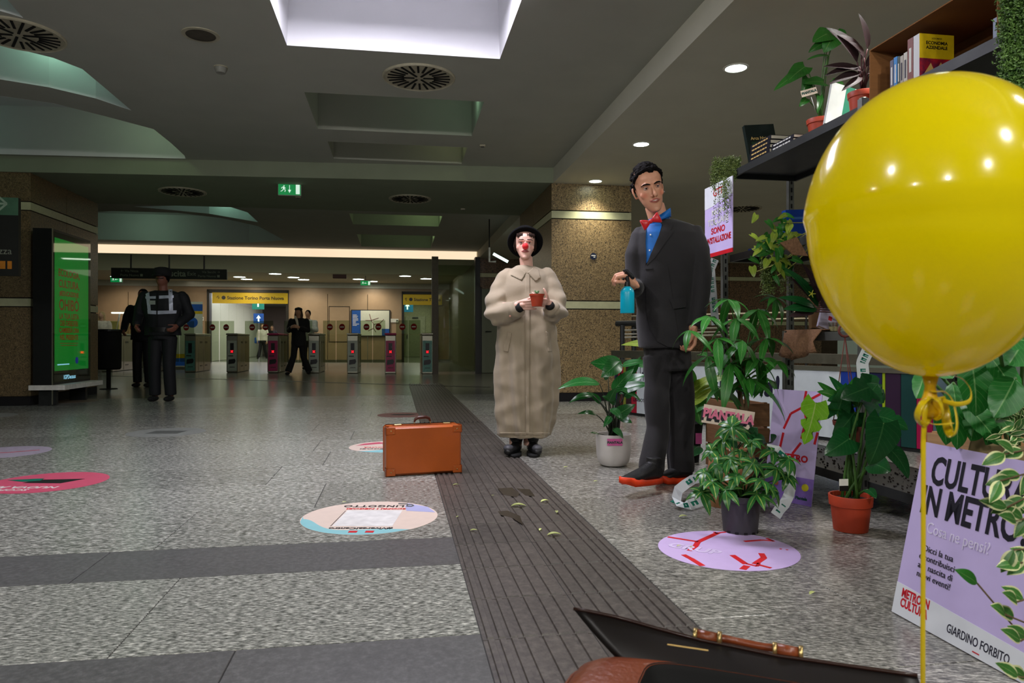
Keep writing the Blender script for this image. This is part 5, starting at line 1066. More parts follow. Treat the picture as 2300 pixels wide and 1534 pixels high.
def pot(t, c, r, h, mt, rim=True, taper=.78, name='pot', lip=.22, round_=False):
    if round_: pr = [(r*.5, 0), (r*.72, h*.03), (r*.88, h*.14), (r*.97, h*.35), (r, h*.7), (r, h), (r*.94, h), (r*.93, h*.82)]
    elif rim: pr = [(r*taper*.9, 0), (r*taper, h*.01), (r*.93, h*(1-lip)), (r*1.0, h*(1-lip)+.002), (r*1.04, h*.985), (r*1.03, h), (r*.95, h), (r*.93, h*.85)]
    else: pr = [(r*taper, 0), (r, h), (r*.94, h), (r*.92, h*.85)]
    o = part(name, MB().lathe(pr, 36, c, False), mt, t, world=True, angle=35)
    part('pot_base', MB().lathe([(pr[0][0], 0), (.001, 0)], 24, c, False), mt, t, world=True)
    part('soil', MB().lathe([(r*.94, h*.87), (r*.5, h*.90), (.001, h*.89)], 24, c, False), SOIL, t, world=True); return o
def palm_cluster(t, node, n, L_, w, mt, droop=.5, tilt=(0, 0), rnd=random, shared={}):
    """leaflets radiating from one point, meshes shared between alike clusters"""
    key = (mt.name, round(L_, 2))
    if key not in shared: shared[key] = [blade((0, 0, 0), (0, L_*.92*q, -L_*droop*q2), w*q, .22, (0, 0, 1), .72, .95, 8, .16) for q, q2 in ((1, 1), (.86, .5), (.94, 1.5))]; [m_.materials.append(mt) for m_ in shared[key]]
    base = rnd.uniform(0, 6.28); root = t
    inv = ROOT[t.name].inverted()
    for k in range(n):
        me = rnd.choice(shared[key]); M4 = Matrix.Translation(node) @ Euler((tilt[0], tilt[1], 0)).to_matrix().to_4x4() @ Matrix.Rotation(base+2*PI*k/n+rnd.uniform(-.15, .15), 4, 'Z') @ Matrix.Rotation(rnd.uniform(-.25, .25), 4, 'X') @ Matrix.Scale(rnd.uniform(.8, 1.12), 4)
        inst(me, 'leaf', inv @ M4, t)
def trailing(name, label, cat, strings, mt, size=.006, dens=300, parent=None, spread=.006):
    """strings of tiny leaves (nobody could count them)"""
    m = MB(); rr = random.Random(5)
    for pts in strings:
        pts = [V(p) for p in pts]; tot = sum((pts[i+1]-pts[i]).length for i in range(len(pts)-1)); n = int(tot*dens)
        for k in range(n):
            d = tot*k/n; i = 0
            while i < len(pts)-2 and d > (pts[i+1]-pts[i]).length: d -= (pts[i+1]-pts[i]).length; i += 1
            p = pts[i]+(pts[i+1]-pts[i]).normalized()*d+V([rr.gauss(0, spread) for _ in range(3)]); s_ = size*rr.uniform(.6, 1.3)
            x = V([rr.gauss(0, 1) for _ in range(3)]).normalized(); y = x.orthogonal().normalized(); z = x.cross(y)
            m.add([p-x*s_, p-y*s_*.6, p+x*s_, p+y*s_*.6, p+z*s_*.45, p-z*s_*.3], [(0, 1, 4), (1, 2, 4), (2, 3, 4), (3, 0, 4), (1, 0, 5), (2, 1, 5), (3, 2, 5), (0, 3, 5)])
    if parent is not None: return part(name, m, mt, parent, world=True, kind='stuff')
    return solo(name, label, cat, m, mt, kind='stuff')
R1 = random.Random(21)
# ---- peace lily in a white pot
c = ground(1382, 1050); c += V((0, .08, 0)); t = thing('peace_lily', 'peace lily with broad drooping leaves in a white ceramic pot', 'potted plant', c)
WPOT = mat('white_glazed_pot', (205, 200, 196), .35, var=.03); pot(t, c, .113, .205, WPOT, round_=True); Yl = c.y
fr = frame(V((c.x-.008, c.y-.1135, .165)), (1, 0, 0), ZD); PK = mat('label_pink', (214, 96, 160), .5); GT = mat('label_green_text', (8, 70, 60), .5)
part('pink_label', MB().rect(-.048, -.022, .048, .022, fr, 0, .0018), PK, t, world=True); text('PIANTALA', .021, GT, t, Matrix.Translation((0, -.002, -.002)) @ fr, .001, .0006)
for bx0, by0, bx1, by1, w_, bu, dy, n_ in ((1347, 862, 1253, 874, .105, .22, -.02, (0, -.5, .9)), (1398, 818, 1326, 815, .12, -.12, -.1, (0, -.9, .4)), (1392, 812, 1350, 848, .11, .10, -.1, (.2, -.9, .4)), (1332, 888, 1278, 905, .06, .25, .0, (0, -.6, .8)), (1376, 880, 1424, 828, .085, .1, -.08, (-.5, -.8, .2)),
                                       (1385, 880, 1462, 862, .085, .15, -.03, (0, -.7, .6)), (1392, 872, 1440, 902, .05, .2, -.05, (0, -.6, .8)), (1382, 935, 1428, 908, .085, .15, -.10, (-.1, -.9, .3)), (1340, 932, 1297, 930, .045, .25, -.03, (0, -.6, .8)), (1396, 822, 1458, 812, .07, .12, .05, (0, -.6, .8)),
                                       (1378, 962, 1400, 985, .05, .2, -.12, (.3, -.8, .4)), (1345, 975, 1326, 972, .03, .1, -.03, (0, -.6, .8)), (1368, 900, 1385, 870, .06, .1, -.14, (-.3, -.9, .2)), (1420, 815, 1470, 835, .06, .15, .12, (0, -.6, .8)), (1372, 918, 1398, 942, .06, .2, -.13, (.4, -.8, .3)), (1366, 850, 1352, 826, .07, .1, .05, (0, -.8, .5)), (1404, 860, 1452, 842, .075, .15, .02, (0, -.7, .6)), (1384, 905, 1352, 890, .06, .2, -.05, (.2, -.9, .4)), (1402, 890, 1436, 868, .07, .1, .04, (-.2, -.9, .4)), (1372, 935, 1355, 960, .045, .2, -.1, (0, -.9, .3)), (1395, 940, 1420, 950, .05, .15, .0, (0, -.8, .5)), (1350, 905, 1318, 880, .05, .15, .05, (0, -.8, .5)), (1410, 848, 1440, 800, .06, .1, .1, (0, -.9, .4))):
    a, b = at(bx0, by0, Yl+dy), at(bx1, by1, Yl+dy-.05); put(blade(a, b, w_, bu, n_, .62, .85, 12, .12, name='leaf'), L_LILY, t)
    part('stem', MB().tube(arcpts(c+V((R1.uniform(-.03, .03), R1.uniform(-.03, .03), .18)), a), [.006, .005, .005, .004, .004, .003, .003], 6), STEMD, t, True, True)
# ---- schefflera in the grey nursery pot
c = ground(1675, 1203); c += V((0, .07, 0)); t = thing('umbrella_plant', 'bushy variegated umbrella plant in a dark grey plastic pot by the lilac floor sticker', 'potted plant', c)
GPOT = mat('grey_nursery_pot', (60, 58, 64), .45, var=.06); pot(t, c, .088, .158, GPOT, taper=.80, lip=.17)
for k in range(5): a = -PI/2+(k-2)*.5; part('drain_notch', MB().box(c+V((math.cos(a)*.066, math.sin(a)*.066, .006)), (.014, .014, .010), Matrix.Rotation(a, 3, 'Z')), BLK, t, world=True)
for px, py, dy, n_ in ((1644, 958, 0, 7), (1598, 1012, .05, 6), (1622, 985, .06, 7), (1690, 990, .05, 7), (1735, 1012, .04, 7), (1772, 1030, -.02, 7), (1612, 1042, -.05, 7), (1582, 1060, -.02, 7), (1640, 1030, -.08, 7), (1692, 1040, -.08, 7), (1745, 1052, -.06, 7), (1600, 1082, -.08, 7), (1655, 1070, -.12, 7), (1712, 1078, -.12, 7), (1575, 1105, -.03, 6), (1768, 1070, .0, 6), (1630, 1100, -.12, 6), (1735, 1100, -.08, 6), (1665, 1015, .1, 6), (1700, 1110, -.12, 6)):
    nd = at(px, py, c.y+dy); palm_cluster(t, nd, n_+1, R1.choice((.068, .078, .086)), .036, L_VARI, .55, (R1.uniform(.1, .7), R1.uniform(-.4, .4)+(px-1675)/260), R1)
    part('stem', MB().tube(arcpts(c+V((R1.uniform(-.03, .03), R1.uniform(-.02, .02), .13)), nd), [.004]*4+[.003]*3, 5), STEMG, t, True, True)
# ---- monstera in terracotta on the floor
c = ground(1930, 1201); c += V((0, .075, 0)); t = thing('swiss_cheese_plant', 'large-leaved dark green plant in a terracotta plastic pot standing on the floor', 'potted plant', c)
pot(t, c, .085, .150, TERR, taper=.80, lip=.30); Yl = c.y
for bx0, by0, bx1, by1, w_, bu, dy, n_, no_ in ((1958, 868, 1888, 895, .14, .14, -.06, (.2, -.85, .45), (3, 6)), (1936, 905, 1972, 862, .16, .12, -.04, (-.2, -.9, .35), (4,)), (1985, 950, 1952, 1045, .165, .12, -.10, (.1, -.95, .25), ()), (1908, 985, 1852, 1022, .125, .14, -.06, (.1, -.9, .4), ()), (1975, 935, 2040, 965, .12, .18, .0, (-.1, -.7, .65), (5,)),
                                            (1960, 1040, 2000, 1060, .11, .15, -.12, (0, -.9, .4), ()), (2000, 1010, 2040, 1075, .10, .2, -.02, (.2, -.8, .5), ()), (1880, 930, 1900, 860, .10, .1, .04, (0, -.9, .4), ()), (1950, 1100, 1968, 1120, .05, .2, -.08, (0, -.8, .5), ()), (1920, 925, 1870, 985, .12, .15, .04, (.2, -.9, .4), (4,)), (1940, 860, 1985, 905, .13, .12, .02, (-.1, -.9, .4), (4, 6))):
    a, b = at(bx0, by0, Yl+dy), at(bx1, by1, Yl+dy-.04); put(blade(a, b, w_, bu, n_, heart=.22, notch=no_, ns=11, fold=.10), L_DARK, t)
    part('stem', MB().tube(arcpts(c+V((R1.uniform(-.03, .03), R1.uniform(-.03, .03), .13)), a), [.0075, .006, .006, .005, .005, .004, .004], 7), STEMG, t, True, True)
fr = frame(at(1895, 1092, Yl-.05), (1, .1, 0), (-.15, 0, 1)); part('plant_tag', MB().rect(-.02, -.02, .02, .03, fr, 0, .001), WHT, t, world=True); part('tag_print', MB().rect(-.02, -.02, .02, .002, fr, .0012, .002), BLK, t, world=True)
# ---- hanging pot with lime leaf
c = at(1905, 965, 3.15); t = thing('hanging_philodendron', 'philodendron with one lime split leaf hanging in a brown pot on cords', 'potted plant', c); HC = mat('brown_cord', (96, 44, 34), .7); HPOT = mat('brown_pot', (104, 44, 30), .5)
hc_ = c-V((0, 0, .06)); pot(t, hc_, .062, .10, HPOT); hook = at(1898, 742, 3.2)
part('hook_ring', MB().tube([hook+V((.028*math.cos(a*PI/6), 0, .028*math.sin(a*PI/6))) for a in range(13)], .006, 6), HC, t, True, True)
for k in range(3): a = k*2.1+.4; part('cord', MB().tube([hook-V((0, 0, .028)), hc_+V((.06*math.cos(a), .06*math.sin(a), .1))], .0022, 5), HC, t, True, True)
for bx0, by0, bx1, by1, w_, bu, dy, n_, mt_, no_ in ((1832, 905, 1806, 998, .13, .1, -.14, (.1, -.95, .3), L_LIME, (4, 7)), (1895, 900, 1835, 880, .07, .15, -.05, (0, -.8, .6), L_POTHOS, ()), (1888, 905, 1836, 858, .06, .1, .02, (0, -.9, .4), L_POTHOS, ()), (1905, 900, 1862, 845, .06, .1, .0, (0, -.9, .3), L_DARK, ()), (1905, 895, 1918, 850, .07, .1, -.02, (0, -.9, .3), L_POTHOS, ()), (1915, 905, 1950, 880, .06, .12, .0, (0, -.8, .6), L_POTHOS, ()), (1900, 915, 1850, 920, .06, .2, -.06, (0, -.7, .7), L_POTHOS, ()), (1910, 905, 1880, 870, .07, .1, -.06, (0, -.9, .4), L_POTHOS, ()), (1900, 890, 1858, 900, .06, .1, -.08, (.2, -.9, .3), L_DARK, ())):
    a, b = at(bx0, by0, 3.15+dy), at(bx1, by1, 3.12+dy); put(blade(a, b, w_, bu, n_, heart=.15, notch=no_, ns=10, fold=.10), mt_, t); part('stem', MB().tube(arcpts(hc_+V((0, 0, .09)), a), .003, 5), STEMG, t, True, True)
# ---- money tree with palmate leaves
c = V((at(1672, 900, 3.75).x, 3.75, 0)); t = thing('money_tree', 'tall money tree with hand-shaped bright green leaves between the spray bottle holder and shelf', 'potted plant', c); t['label'] = 'tall money tree with hand-shaped bright green leaves just right of the suited person'
pot(t, c, .11, .18, GPOT)
for dx_ in (-.02, .015): part('trunk', MB().tube([c+V((dx_, 0, .15)), c+V((-dx_, .01, .30)), c+V((dx_, 0, .48)), at(1665+dx_*300, 850, 3.75), at(1655+dx_*900, 760, 3.72)], [.018, .015, .014, .011, .007], 10), STEMB, t, True, True)
for px, py, dy, L_ in ((1638, 672, .0, .15), (1592, 712, -.05, .15), (1548, 742, -.10, .13), (1655, 715, -.05, .14), (1702, 695, .05, .15), (1742, 668, .12, .13), (1612, 760, -.1, .15), (1668, 765, -.14, .17), (1722, 760, -.05, .16), (1640, 815, -.12, .18), (1700, 805, -.12, .19), (1745, 812, -.03, .17), (1588, 800, -.02, .16), (1682, 850, -.10, .19), (1620, 870, -.05, .17), (1722, 850, .02, .16)):
    nd = at(px, py, c.y+dy); palm_cluster(t, nd, R1.choice((5, 6)), L_, L_*.33, L_PACH, .75, (R1.uniform(.0, .5), R1.uniform(-.2, .2)+(px-1665)/400), R1)
    part('stem', MB().tube(arcpts(at(1665, 860, 3.75), nd), [.005]*3+[.004]*2+[.003]*2, 6), STEMG, t, True, True)
# ---- yellow-green plant in a dark pot behind the man's leg
c = V((at(1548, 900, 4.75).x, 4.75, 0)); t = thing('dark_pot_plant', 'plant with yellow-green leaves in a tall dark pot behind the suited person', 'potted plant', c); pot(t, c, .09, .26, BLKM, False, .7)
part('pink_label', MB().rect(.02, .13, .06, .2, frame(V((c.x, c.y-.088, 0)), (1, 0, 0), ZD), 0, .004), PK, t, world=True)
for bx0, by0, bx1, by1, w_, mt_ in ((1550, 905, 1612, 868, .10, L_OLIVE), (1545, 925, 1600, 905, .09, L_POTHOS), (1548, 880, 1598, 850, .08, L_OLIVE), (1560, 870, 1640, 845, .08, L_OLIVE), (1552, 890, 1575, 955, .17, L_POTHOS), (1540, 940, 1480, 905, .08, L_POTHOS), (1570, 1000, 1540, 1030, .1, L_DARK), (1600, 900, 1650, 905, .09, L_OLIVE), (1556, 870, 1545, 820, .07, L_POTHOS), (1500, 780, 1395, 775, .08, L_OLIVE)):
    a, b = at(bx0, by0, 4.7), at(bx1, by1, 4.6); put(blade(a, b, w_, .15, (0, -.8, .6), .62, .8), mt_, t); part('stem', MB().tube(arcpts(c+V((0, 0, .22)), a), .004, 5), STEMG, t, True, True)
# ================================================================ SHELVING
ZT, ZM, ZL = 1.93, 1.375, .85; c = UV(2.4, 3.1); SHM = mat('grey_shelf_steel', (58, 60, 60), .5, .5, var=.15, scale=8, bump=.05); ZINC = mat('zinc_angle', (110, 112, 108), .45, .7, var=.12, scale=14)
t = thing('shelving_unit', 'grey steel slotted-angle shelving full of plants and books', 'shelf', c)
for nm, v0, v1, zt in (('shelf_board', 1.0, 4.46, ZT), ('shelf_board', 1.0, 4.46, ZM), ('shelf_board', 1.0, 3.68, ZL), ('shelf_board', 1.0, 4.46, .14)):
    b = part(nm, slab(2.21, 2.66, v0, v1, zt-.012, zt-.001), SHM, t, world=True)
    for s_ in (slab(2.195, 2.21, v0, v1, zt-.045, zt), slab(2.66, 2.675, v0, v1, zt-.045, zt), slab(2.21, 2.66, v1-.015, v1, zt-.045, zt)): part('shelf_lip', s_, ZINC if zt == ZL else SHM, b, world=True)
for u, v, z1 in ((2.185, 4.50, 2.02), (2.665, 4.50, 1.95), (2.185, 3.05, 1.95), (2.665, 3.05, 1.95), (2.185, 3.72, .86), (2.665, 3.72, .86), (2.185, 1.0, 1.95)):
    m = MB()
    for s_ in (slab(u-.018, u+.018, v, v+.004, 0, z1), slab(u-.018, u-.014, v, v+.036, 0, z1)): m.add(s_.v, s_.f)
    p = part('post', m, ZINC, t, world=True); m = MB(); z = .06
    while z < z1-.03: s_ = slab(u-.006, u+.006, v-.001, v, z, z+.03); m.add(s_.v, s_.f); z += .055
    part('slot', m, BLKM, p, world=True, kind='stuff')
m = MB(); rr = random.Random(4)
for k in range(420):
    p = UV(rr.uniform(2.2, 2.64), rr.uniform(2.4, 4.4), .143); s_ = rr.uniform(.003, .008); m.box(p, (s_, s_*1.4, s_*.7), Euler((rr.random(), rr.random(), rr.random()*3)).to_matrix())
part('crumbled_soil', m, SOIL, t, world=True, kind='stuff')
BOOKI = [0]
def book(label, c, w_, h, th, R, cover, group=None, pages=(225, 218, 200), titlef=None, name='book'):
    """closed book: width along local x, height local y, thickness local z; spine at -x"""
    BOOKI[0] += 1; M4 = Matrix.Translation(c) @ R.to_4x4(); t = thing(name, label, 'book', c, 0, group)
    f = lambda cc, d: MB().add([M4 @ p for p in MB().box(cc, d).v], MB().box(cc, d).f)
    cv = mat('book_cover_%d_%d_%d' % cover, cover, .4, var=.04)
    part('front_cover', f((0, 0, th/2-.001), (w_, h, .002)), cv, t, world=True); part('back_cover', f((0, 0, -th/2+.001), (w_, h, .002)), cv, t, world=True)
    part('spine', f((-w_/2+.001, 0, 0), (.002, h, th-.004)), cv, t, world=True); part('page_block', f((.001, 0, 0), (w_-.008, h-.006, th-.004)), mat('page_edges', pages, .8, stretch=(1, 1, 60)), t, world=True)
    if titlef: titlef(t, M4, w_, h, th)
    return t
HR3 = lambda rx=0, ry=0, rz=0: Matrix.Rotation(TH, 3, 'Z') @ Euler((rx, ry, rz)).to_matrix()
GOLD = mat('gold_print', (214, 180, 110), .4, var=.05); PALE = mat('pale_print', (220, 220, 215), .5)
# upright dark book, two stacks of dark volumes (spines to the aisle)
def arca(t, M4, w_, h, th):
    fr = M4 @ Matrix.Translation((0, 0, th/2+.0005)); text('Arca Natura', .030, GOLD, t, fr @ Matrix.Translation((0, .055, 0)), .0004); part('cover_picture', MB().rect(-.075, -.11, .075, .03, fr, 0, .0008), mat('forest_print', (34, 70, 44), .5, var=.5, scale=40), t, world=True)
cb = UV(2.38, 4.38, ZT+.155); book('dark green book titled Arca Natura standing on the top shelf', cb, .21, .30, .03, HR3(PI/2-.16, 0, 0) @ Matrix.Rotation(.10, 3, 'Z'), (14, 28, 26), None, titlef=arca)
def spine_t(mt_, s_):
    def f(t, M4, w_, h, th):
        fr = M4 @ frame((-w_/2-.0006, 0, 0), (0, -1, 0), (0, 0, 1)); bars = MB(); x = -.10
        for w2 in (.03, .024, .034, .02, .028, .018): bars.rect(x, -.0045, x+w2, .0035, fr, 0, .0006); x += w2+.007
        part('spine_print', bars, mt_, t, world=True, kind='stuff')
    return f
for k in range(5): book(('bottom', 'second', 'middle', 'fourth', 'top')[k]+' dark volume with gold lettering in the stack beside the upright dark book', UV(2.33, 4.17-.006*k, ZT+.013+.0255*k), .17, .25, .024, HR3(), (24, 24, 34), 'dark volumes with gold lettering', titlef=spine_t(GOLD, 'HUMAN BIOME MEMORIES'))
for k in range(3): book(('bottom', 'middle', 'top')[k]+' dark volume with white lettering, stacked beside the terracotta pot on the top shelf', UV(2.33, 3.91-.006*k, ZT+.012+.0205*k), .16, .24, .019, HR3(), (30, 30, 40), 'dark volumes with white lettering', titlef=spine_t(PALE, 'NELLE DIMENSIONI  14'))
# top shelf pots
c = UV(2.37, 3.70, ZT); t = thing('terracotta_pot_philodendron', 'heart-leaved green plant in a terracotta pot on the top shelf, white tag in it', 'potted plant', c); pot(t, c, .074, .125, TERR)
Y8 = c.y
for bx0, by0, bx1, by1, w_, n_ in ((1808, 150, 1762, 190, .11, (.2, -.7, .6)), (1800, 160, 1738, 204, .07, (.2, -.7, .5)), (1862, 75, 1825, 95, .12, (0, -.9, .4)), (1872, 80, 1850, 118, .13, (0, -.95, .2)), (1855, 95, 1816, 118, .07, (.3, -.8, .5)), (1815, 175, 1800, 215, .08, (.3, -.9, .3)), (1860, 125, 1812, 135, .05, (0, -.6, .8)), (1812, 222, 1795, 240, .05, (0, -.9, .3)), (1850, 185, 1805, 188, .10, (.1, -.8, .6)), (1870, 180, 1895, 190, .06, (0, -.8, .6)), (1842, 215, 1835, 255, .04, (0, -1, 0)), (1880, 70, 1900, 95, .08, (0, -.9, .4))):
    a, b = at(bx0, by0, Y8-.05), at(bx1, by1, Y8-.08); put(blade(a, b, w_, .14, n_, heart=.15, ns=9, fold=.1), L_PACH if w_ > .1 else L_POTHOS, t); part('stem', MB().tube(arcpts(c+V((R1.uniform(-.02, .02), 0, .11)), a), .0032, 5), STEMG, t, True, True)
fr = frame(at(1817, 207, Y8-.09), (1, 0, .28), (-.28, 0, 1)); part('tag', MB().rect(-.045, -.018, .045, .018, fr, 0, .0015), mat('cream_card', (226, 208, 190), .6), t, world=True); text('PIANTALA', .018, GT, t, Matrix.Translation(fr.to_3x3() @ V((0, 0, .002))) @ fr, .0012); part('tag_stick', MB().tube([at(1822, 218, Y8-.085), at(1832, 250, Y8-.06)], .0022, 5), PALE, t, True, True)
c = UV(2.33, 3.28, ZT); t = thing('terracotta_pot_purple_plant', 'dark purple-leaved plant in a terracotta pot on the top shelf by the cardboard box', 'potted plant', c); pot(t, c, .068, .13, TERR); Y9 = c.y
for bx0, by0, bx1, by1, w_ in ((1948, 110, 1928, 30, .045), (1925, 140, 1855, 62, .10), (1935, 120, 1880, 78, .06), (1930, 150, 1850, 172, .04), (1935, 160, 1848, 150, .05), (1955, 140, 2000, 100, .035), (1955, 145, 2015, 130, .03), (1958, 155, 2010, 152, .045), (1950, 165, 2000, 178, .05), (1930, 165, 1862, 190, .05), (1940, 130, 1905, 95, .06), (1945, 150, 1965, 110, .03), (1935, 175, 1890, 205, .04), (1952, 172, 1990, 195, .04)):
    a, b = at(bx0, by0, Y9-.04), at(bx1, by1, Y9-.07); put(blade(a, b, w_, .12, (.1, -.8, .5), .7, .8, fold=.35), L_PURP, t); part('stem', MB().tube(arcpts(c+V((R1.uniform(-.02, .02), 0, .11)), a), .004, 5), mat('stem_purple', (70, 34, 36), .5), t, True, True)
book('white and green book leaning between the two terracotta pots', UV(2.36, 3.49, ZT+.125), .17, .24, .02, HR3(PI/2-.1, 0, .0) @ Matrix.Rotation(-.25, 3, 'Z'), (206, 210, 206), titlef=lambda t, M4, w_, h, th: part('green_stripe', MB().rect(.0, -.12, .05, .12, M4 @ Matrix.Translation((0, 0, th/2)), 0, .001), mat('stripe_green', (20, 120, 90), .5), t, world=True))
# cardboard box with books
KRAFT = mat('kraft_cardboard', (138, 92, 50), .85, var=.08, scale=10, stretch=(1, 1, 8)); c = UV(2.42, 2.75, ZT); t = thing('cardboard_box', 'open cardboard box lying on its side on the top shelf, full of books', 'box', c)
for s_ in (slab(2.24, 2.60, 2.36, 3.10, ZT+.001, ZT+.006), slab(2.24, 2.60, 2.36, 3.10, ZT+.262, ZT+.267), slab(2.595, 2.60, 2.36, 3.10, ZT+.006, ZT+.262), slab(2.24, 2.595, 3.095, 3.10, ZT+.006, ZT+.262), slab(2.24, 2.595, 2.36, 2.365, ZT+.006, ZT+.262)): part('box_side', s_, KRAFT, t, world=True)
def econ(t, M4, w_, h, th):
    fr = M4 @ Matrix.Translation((0, 0, th/2+.0005)); part('cover_yellow', MB().rect(-w_/2, 0, w_/2, h/2, fr, 0, .0006), mat('cover_yellow', (222, 190, 20), .45), t, world=True)
    part('cover_picture', MB().rect(-w_/2, -h/2, w_/2, 0, fr, 0, .0006), mat('mural_print', (70, 30, 84), .5, var=.5, scale=26, c2=(190, 30, 40)), t, world=True)
    f2 = fr @ Matrix.Translation((0, 0, .0008)); text('LEZIONI DI', .010, BLK, t, f2 @ Matrix.Translation((0, .088, 0))); text('ECONOMIA', .020, BLK, t, f2 @ Matrix.Translation((0, .068, 0)), .0006); text('AZIENDALE', .020, BLK, t, f2 @ Matrix.Translation((0, .048, 0)), .0006)
    m = MB(); m.poly([(-.07, -.08), (-.03, -.02), (-.01, -.06), (.02, -.015), (.05, -.06), (.07, -.04), (.05, -.09), (0, -.075)], f2, 0, .0006); part('mural_shape', m, GOLD, t, world=True)
BR = HR3(PI/2, 0, 0)
y0 = 2.80; bks = [('white-spined book with a yellow cover titled Economia Aziendale in the cardboard box', (214, 216, 220), .036, .215, .17, econ), ('brown and teal spined book leaning in the cardboard box', (124, 52, 38), .034, .215, .15, None), ('thin cream-spined book in the cardboard box', (200, 196, 186), .022, .165, .13, None), ('thin grey-spined book in the cardboard box, beside the cream one', (176, 170, 160), .02, .16, .13, None), ('thin dark green book in the cardboard box', (30, 60, 48), .014, .165, .13, None), ('bright blue spined book in the cardboard box', (20, 130, 205), .022, .17, .13, None), ('slate-grey book at the far end of the cardboard box', (84, 86, 110), .022, .165, .13, None)]
for lb, cc, th_, h_, w_, tf in bks:
    book(lb, UV(2.265+w_/2, y0+th_/2, ZT+.008+h_/2), w_, h_, th_, BR, cc, 'books in the cardboard box', titlef=tf or (lambda t, M4, w_, h, th: part('spine_print', MB().rect(-h*.3, -th*.2, h*.2, th*.2, M4 @ frame((-w_/2-.0004, 0, 0), (0, -1, 0), (0, 0, 1)), 0, .0006), PALE if cc[0] < 130 else NAVY, t, world=True))); y0 += th_+.003
book('small book with a mountain-blue cover at the near end of the cardboard box', UV(2.42, 2.50, ZT+.085), .12, .155, .02, BR, (110, 130, 160), 'books in the cardboard box')
# framed print leaning at the right end of the shelf
c = UV(2.33, 2.22, ZT); t = thing('leaning_poster', 'black and white poster on grey board leaning at the end of the top shelf', 'poster', c); fr = frame(UV(2.20, 2.225, ZT+.004), UD, (V((0, 0, 1))+VD*.12+UD*-.0))
part('board', MB().rect(0, 0, .42, .55, fr, -.03, 0), mat('grey_board', (118, 120, 122), .6), t, world=True); part('paper', MB().rect(.07, .01, .41, .54, fr, 0, .001), mat('poster_paper', (205, 212, 190), .6), t, world=True); part('dark_edge', MB().rect(.05, 0, .075, .55, fr, .0, .004), mat('worn_edge', (54, 48, 54), .7, var=.5, scale=50), t, world=True)
m = MB(); m.rect(.12, .12, .23, .19, fr, .0012, .002); m.disc(.16, .09, .018, fr, .0012, .002); m.disc(.2, .085, .016, fr, .0012, .002); m.disc(.16, .045, .02, fr, .0012, .002); part('print', m, BLK, t, world=True, kind='stuff')
m = MB()
for a in (.9, -.9): m.rect(-.035, -.004, .035, .004, fr @ Matrix.Translation((.175, .15, 0)) @ Matrix.Rotation(a, 4, 'Z'), .0022, .003)
m.disc(.175, .172, .010, fr, .0022, .003, 12); part('crossed_emblem', m, PALE, t, world=True)
t = thing('silver_tin', 'small silver tin on the top shelf beside the dark purple plant', 'tin', UV(2.24, 2.96, ZT)); cc = UV(2.25, 3.16, ZT); part('tin_body', MB().lathe([(.02, .001), (.02, .055), (.017, .06), (.001, .06)], 24, cc), STEEL, t, world=True, angle=30); part('tin_label', MB().lathe([(.0205, .012), (.0205, .042)], 24, cc, False), PALE, t, world=True)
# middle shelf
book('bright blue hardback standing on the middle shelf behind the vine', UV(2.46, 4.08, ZM+.12), .18, .24, .045, HR3(PI/2, 0, 0) @ Matrix.Rotation(.06, 3, 'Z'), (10, 58, 150), titlef=lambda t, M4, w_, h, th: part('cover_print', MB().rect(-.05, .06, .03, .075, M4 @ Matrix.Translation((0, 0, th/2)), 0, .001), mat('faint_blue', (60, 110, 180), .5), t, world=True))
book('bright blue book lying flat on the middle shelf', UV(2.33, 4.24, ZM+.013), .15, .17, .024, HR3(), (12, 50, 150))
c = UV(2.36, 3.66, ZM); t = thing('golden_pothos', 'yellow-green pothos spilling over the middle shelf in front of the blue book', 'potted plant', c); pot(t, c, .07, .11, HPOT); Yp = c.y
for k in range(85):
    px, py = R1.gauss(1738, 26), R1.gauss(548, 34); py = min(max(py, 482), 640)
    if px > 1795 or px < 1678: continue
    a = at(px, py, Yp-.12+R1.uniform(-.05, .10)); ang = R1.uniform(-2.8, -.3); b = a+V((math.cos(ang)*.06, R1.uniform(-.03, .0), math.sin(ang)*.06)); put(blade(a, b, R1.uniform(.03, .05), .15, (R1.uniform(-.4, .4), -.8, .5), heart=.15, ns=7, fold=.12), L_OLIVE if R1.random() < .55 else L_POTHOS, t)
for px, py in ((1692, 560), (1700, 610), (1715, 560), (1745, 620), (1760, 500), (1728, 600)): part('stem', MB().tube(arcpts(c+V((0, 0, .1)), at(px, py, Yp-.12)), .0028, 5), mat('stem_yellow', (150, 150, 70), .5), t, True, True)
BUR = mat('burlap', (140, 104, 76), .95, var=.2, scale=90, bump=.6)
def cloth_piece(name, label, cat, pts, Y, thick=.012, seed=1, mt_=None):
    rr = random.Random(seed); m = MB(); f = [at(x, y, Y+rr.uniform(-.02, .02)) for x, y in pts]; g_ = [p+V((0, thick, 0)) for p in f]; n = len(f)
    m.add(f+g_, [tuple(range(n)), tuple(range(n, 2*n))[::-1]]+[(i, n+i, n+(i+1) % n, (i+1) % n) for i in range(n)]); return solo(name, label, cat, m, mt_ or BUR)
cloth_piece('burlap_cloth', 'triangle of brown burlap hanging from the middle shelf', 'cloth', [(1752, 545), (1790, 532), (1815, 575), (1782, 572)], 3.75)
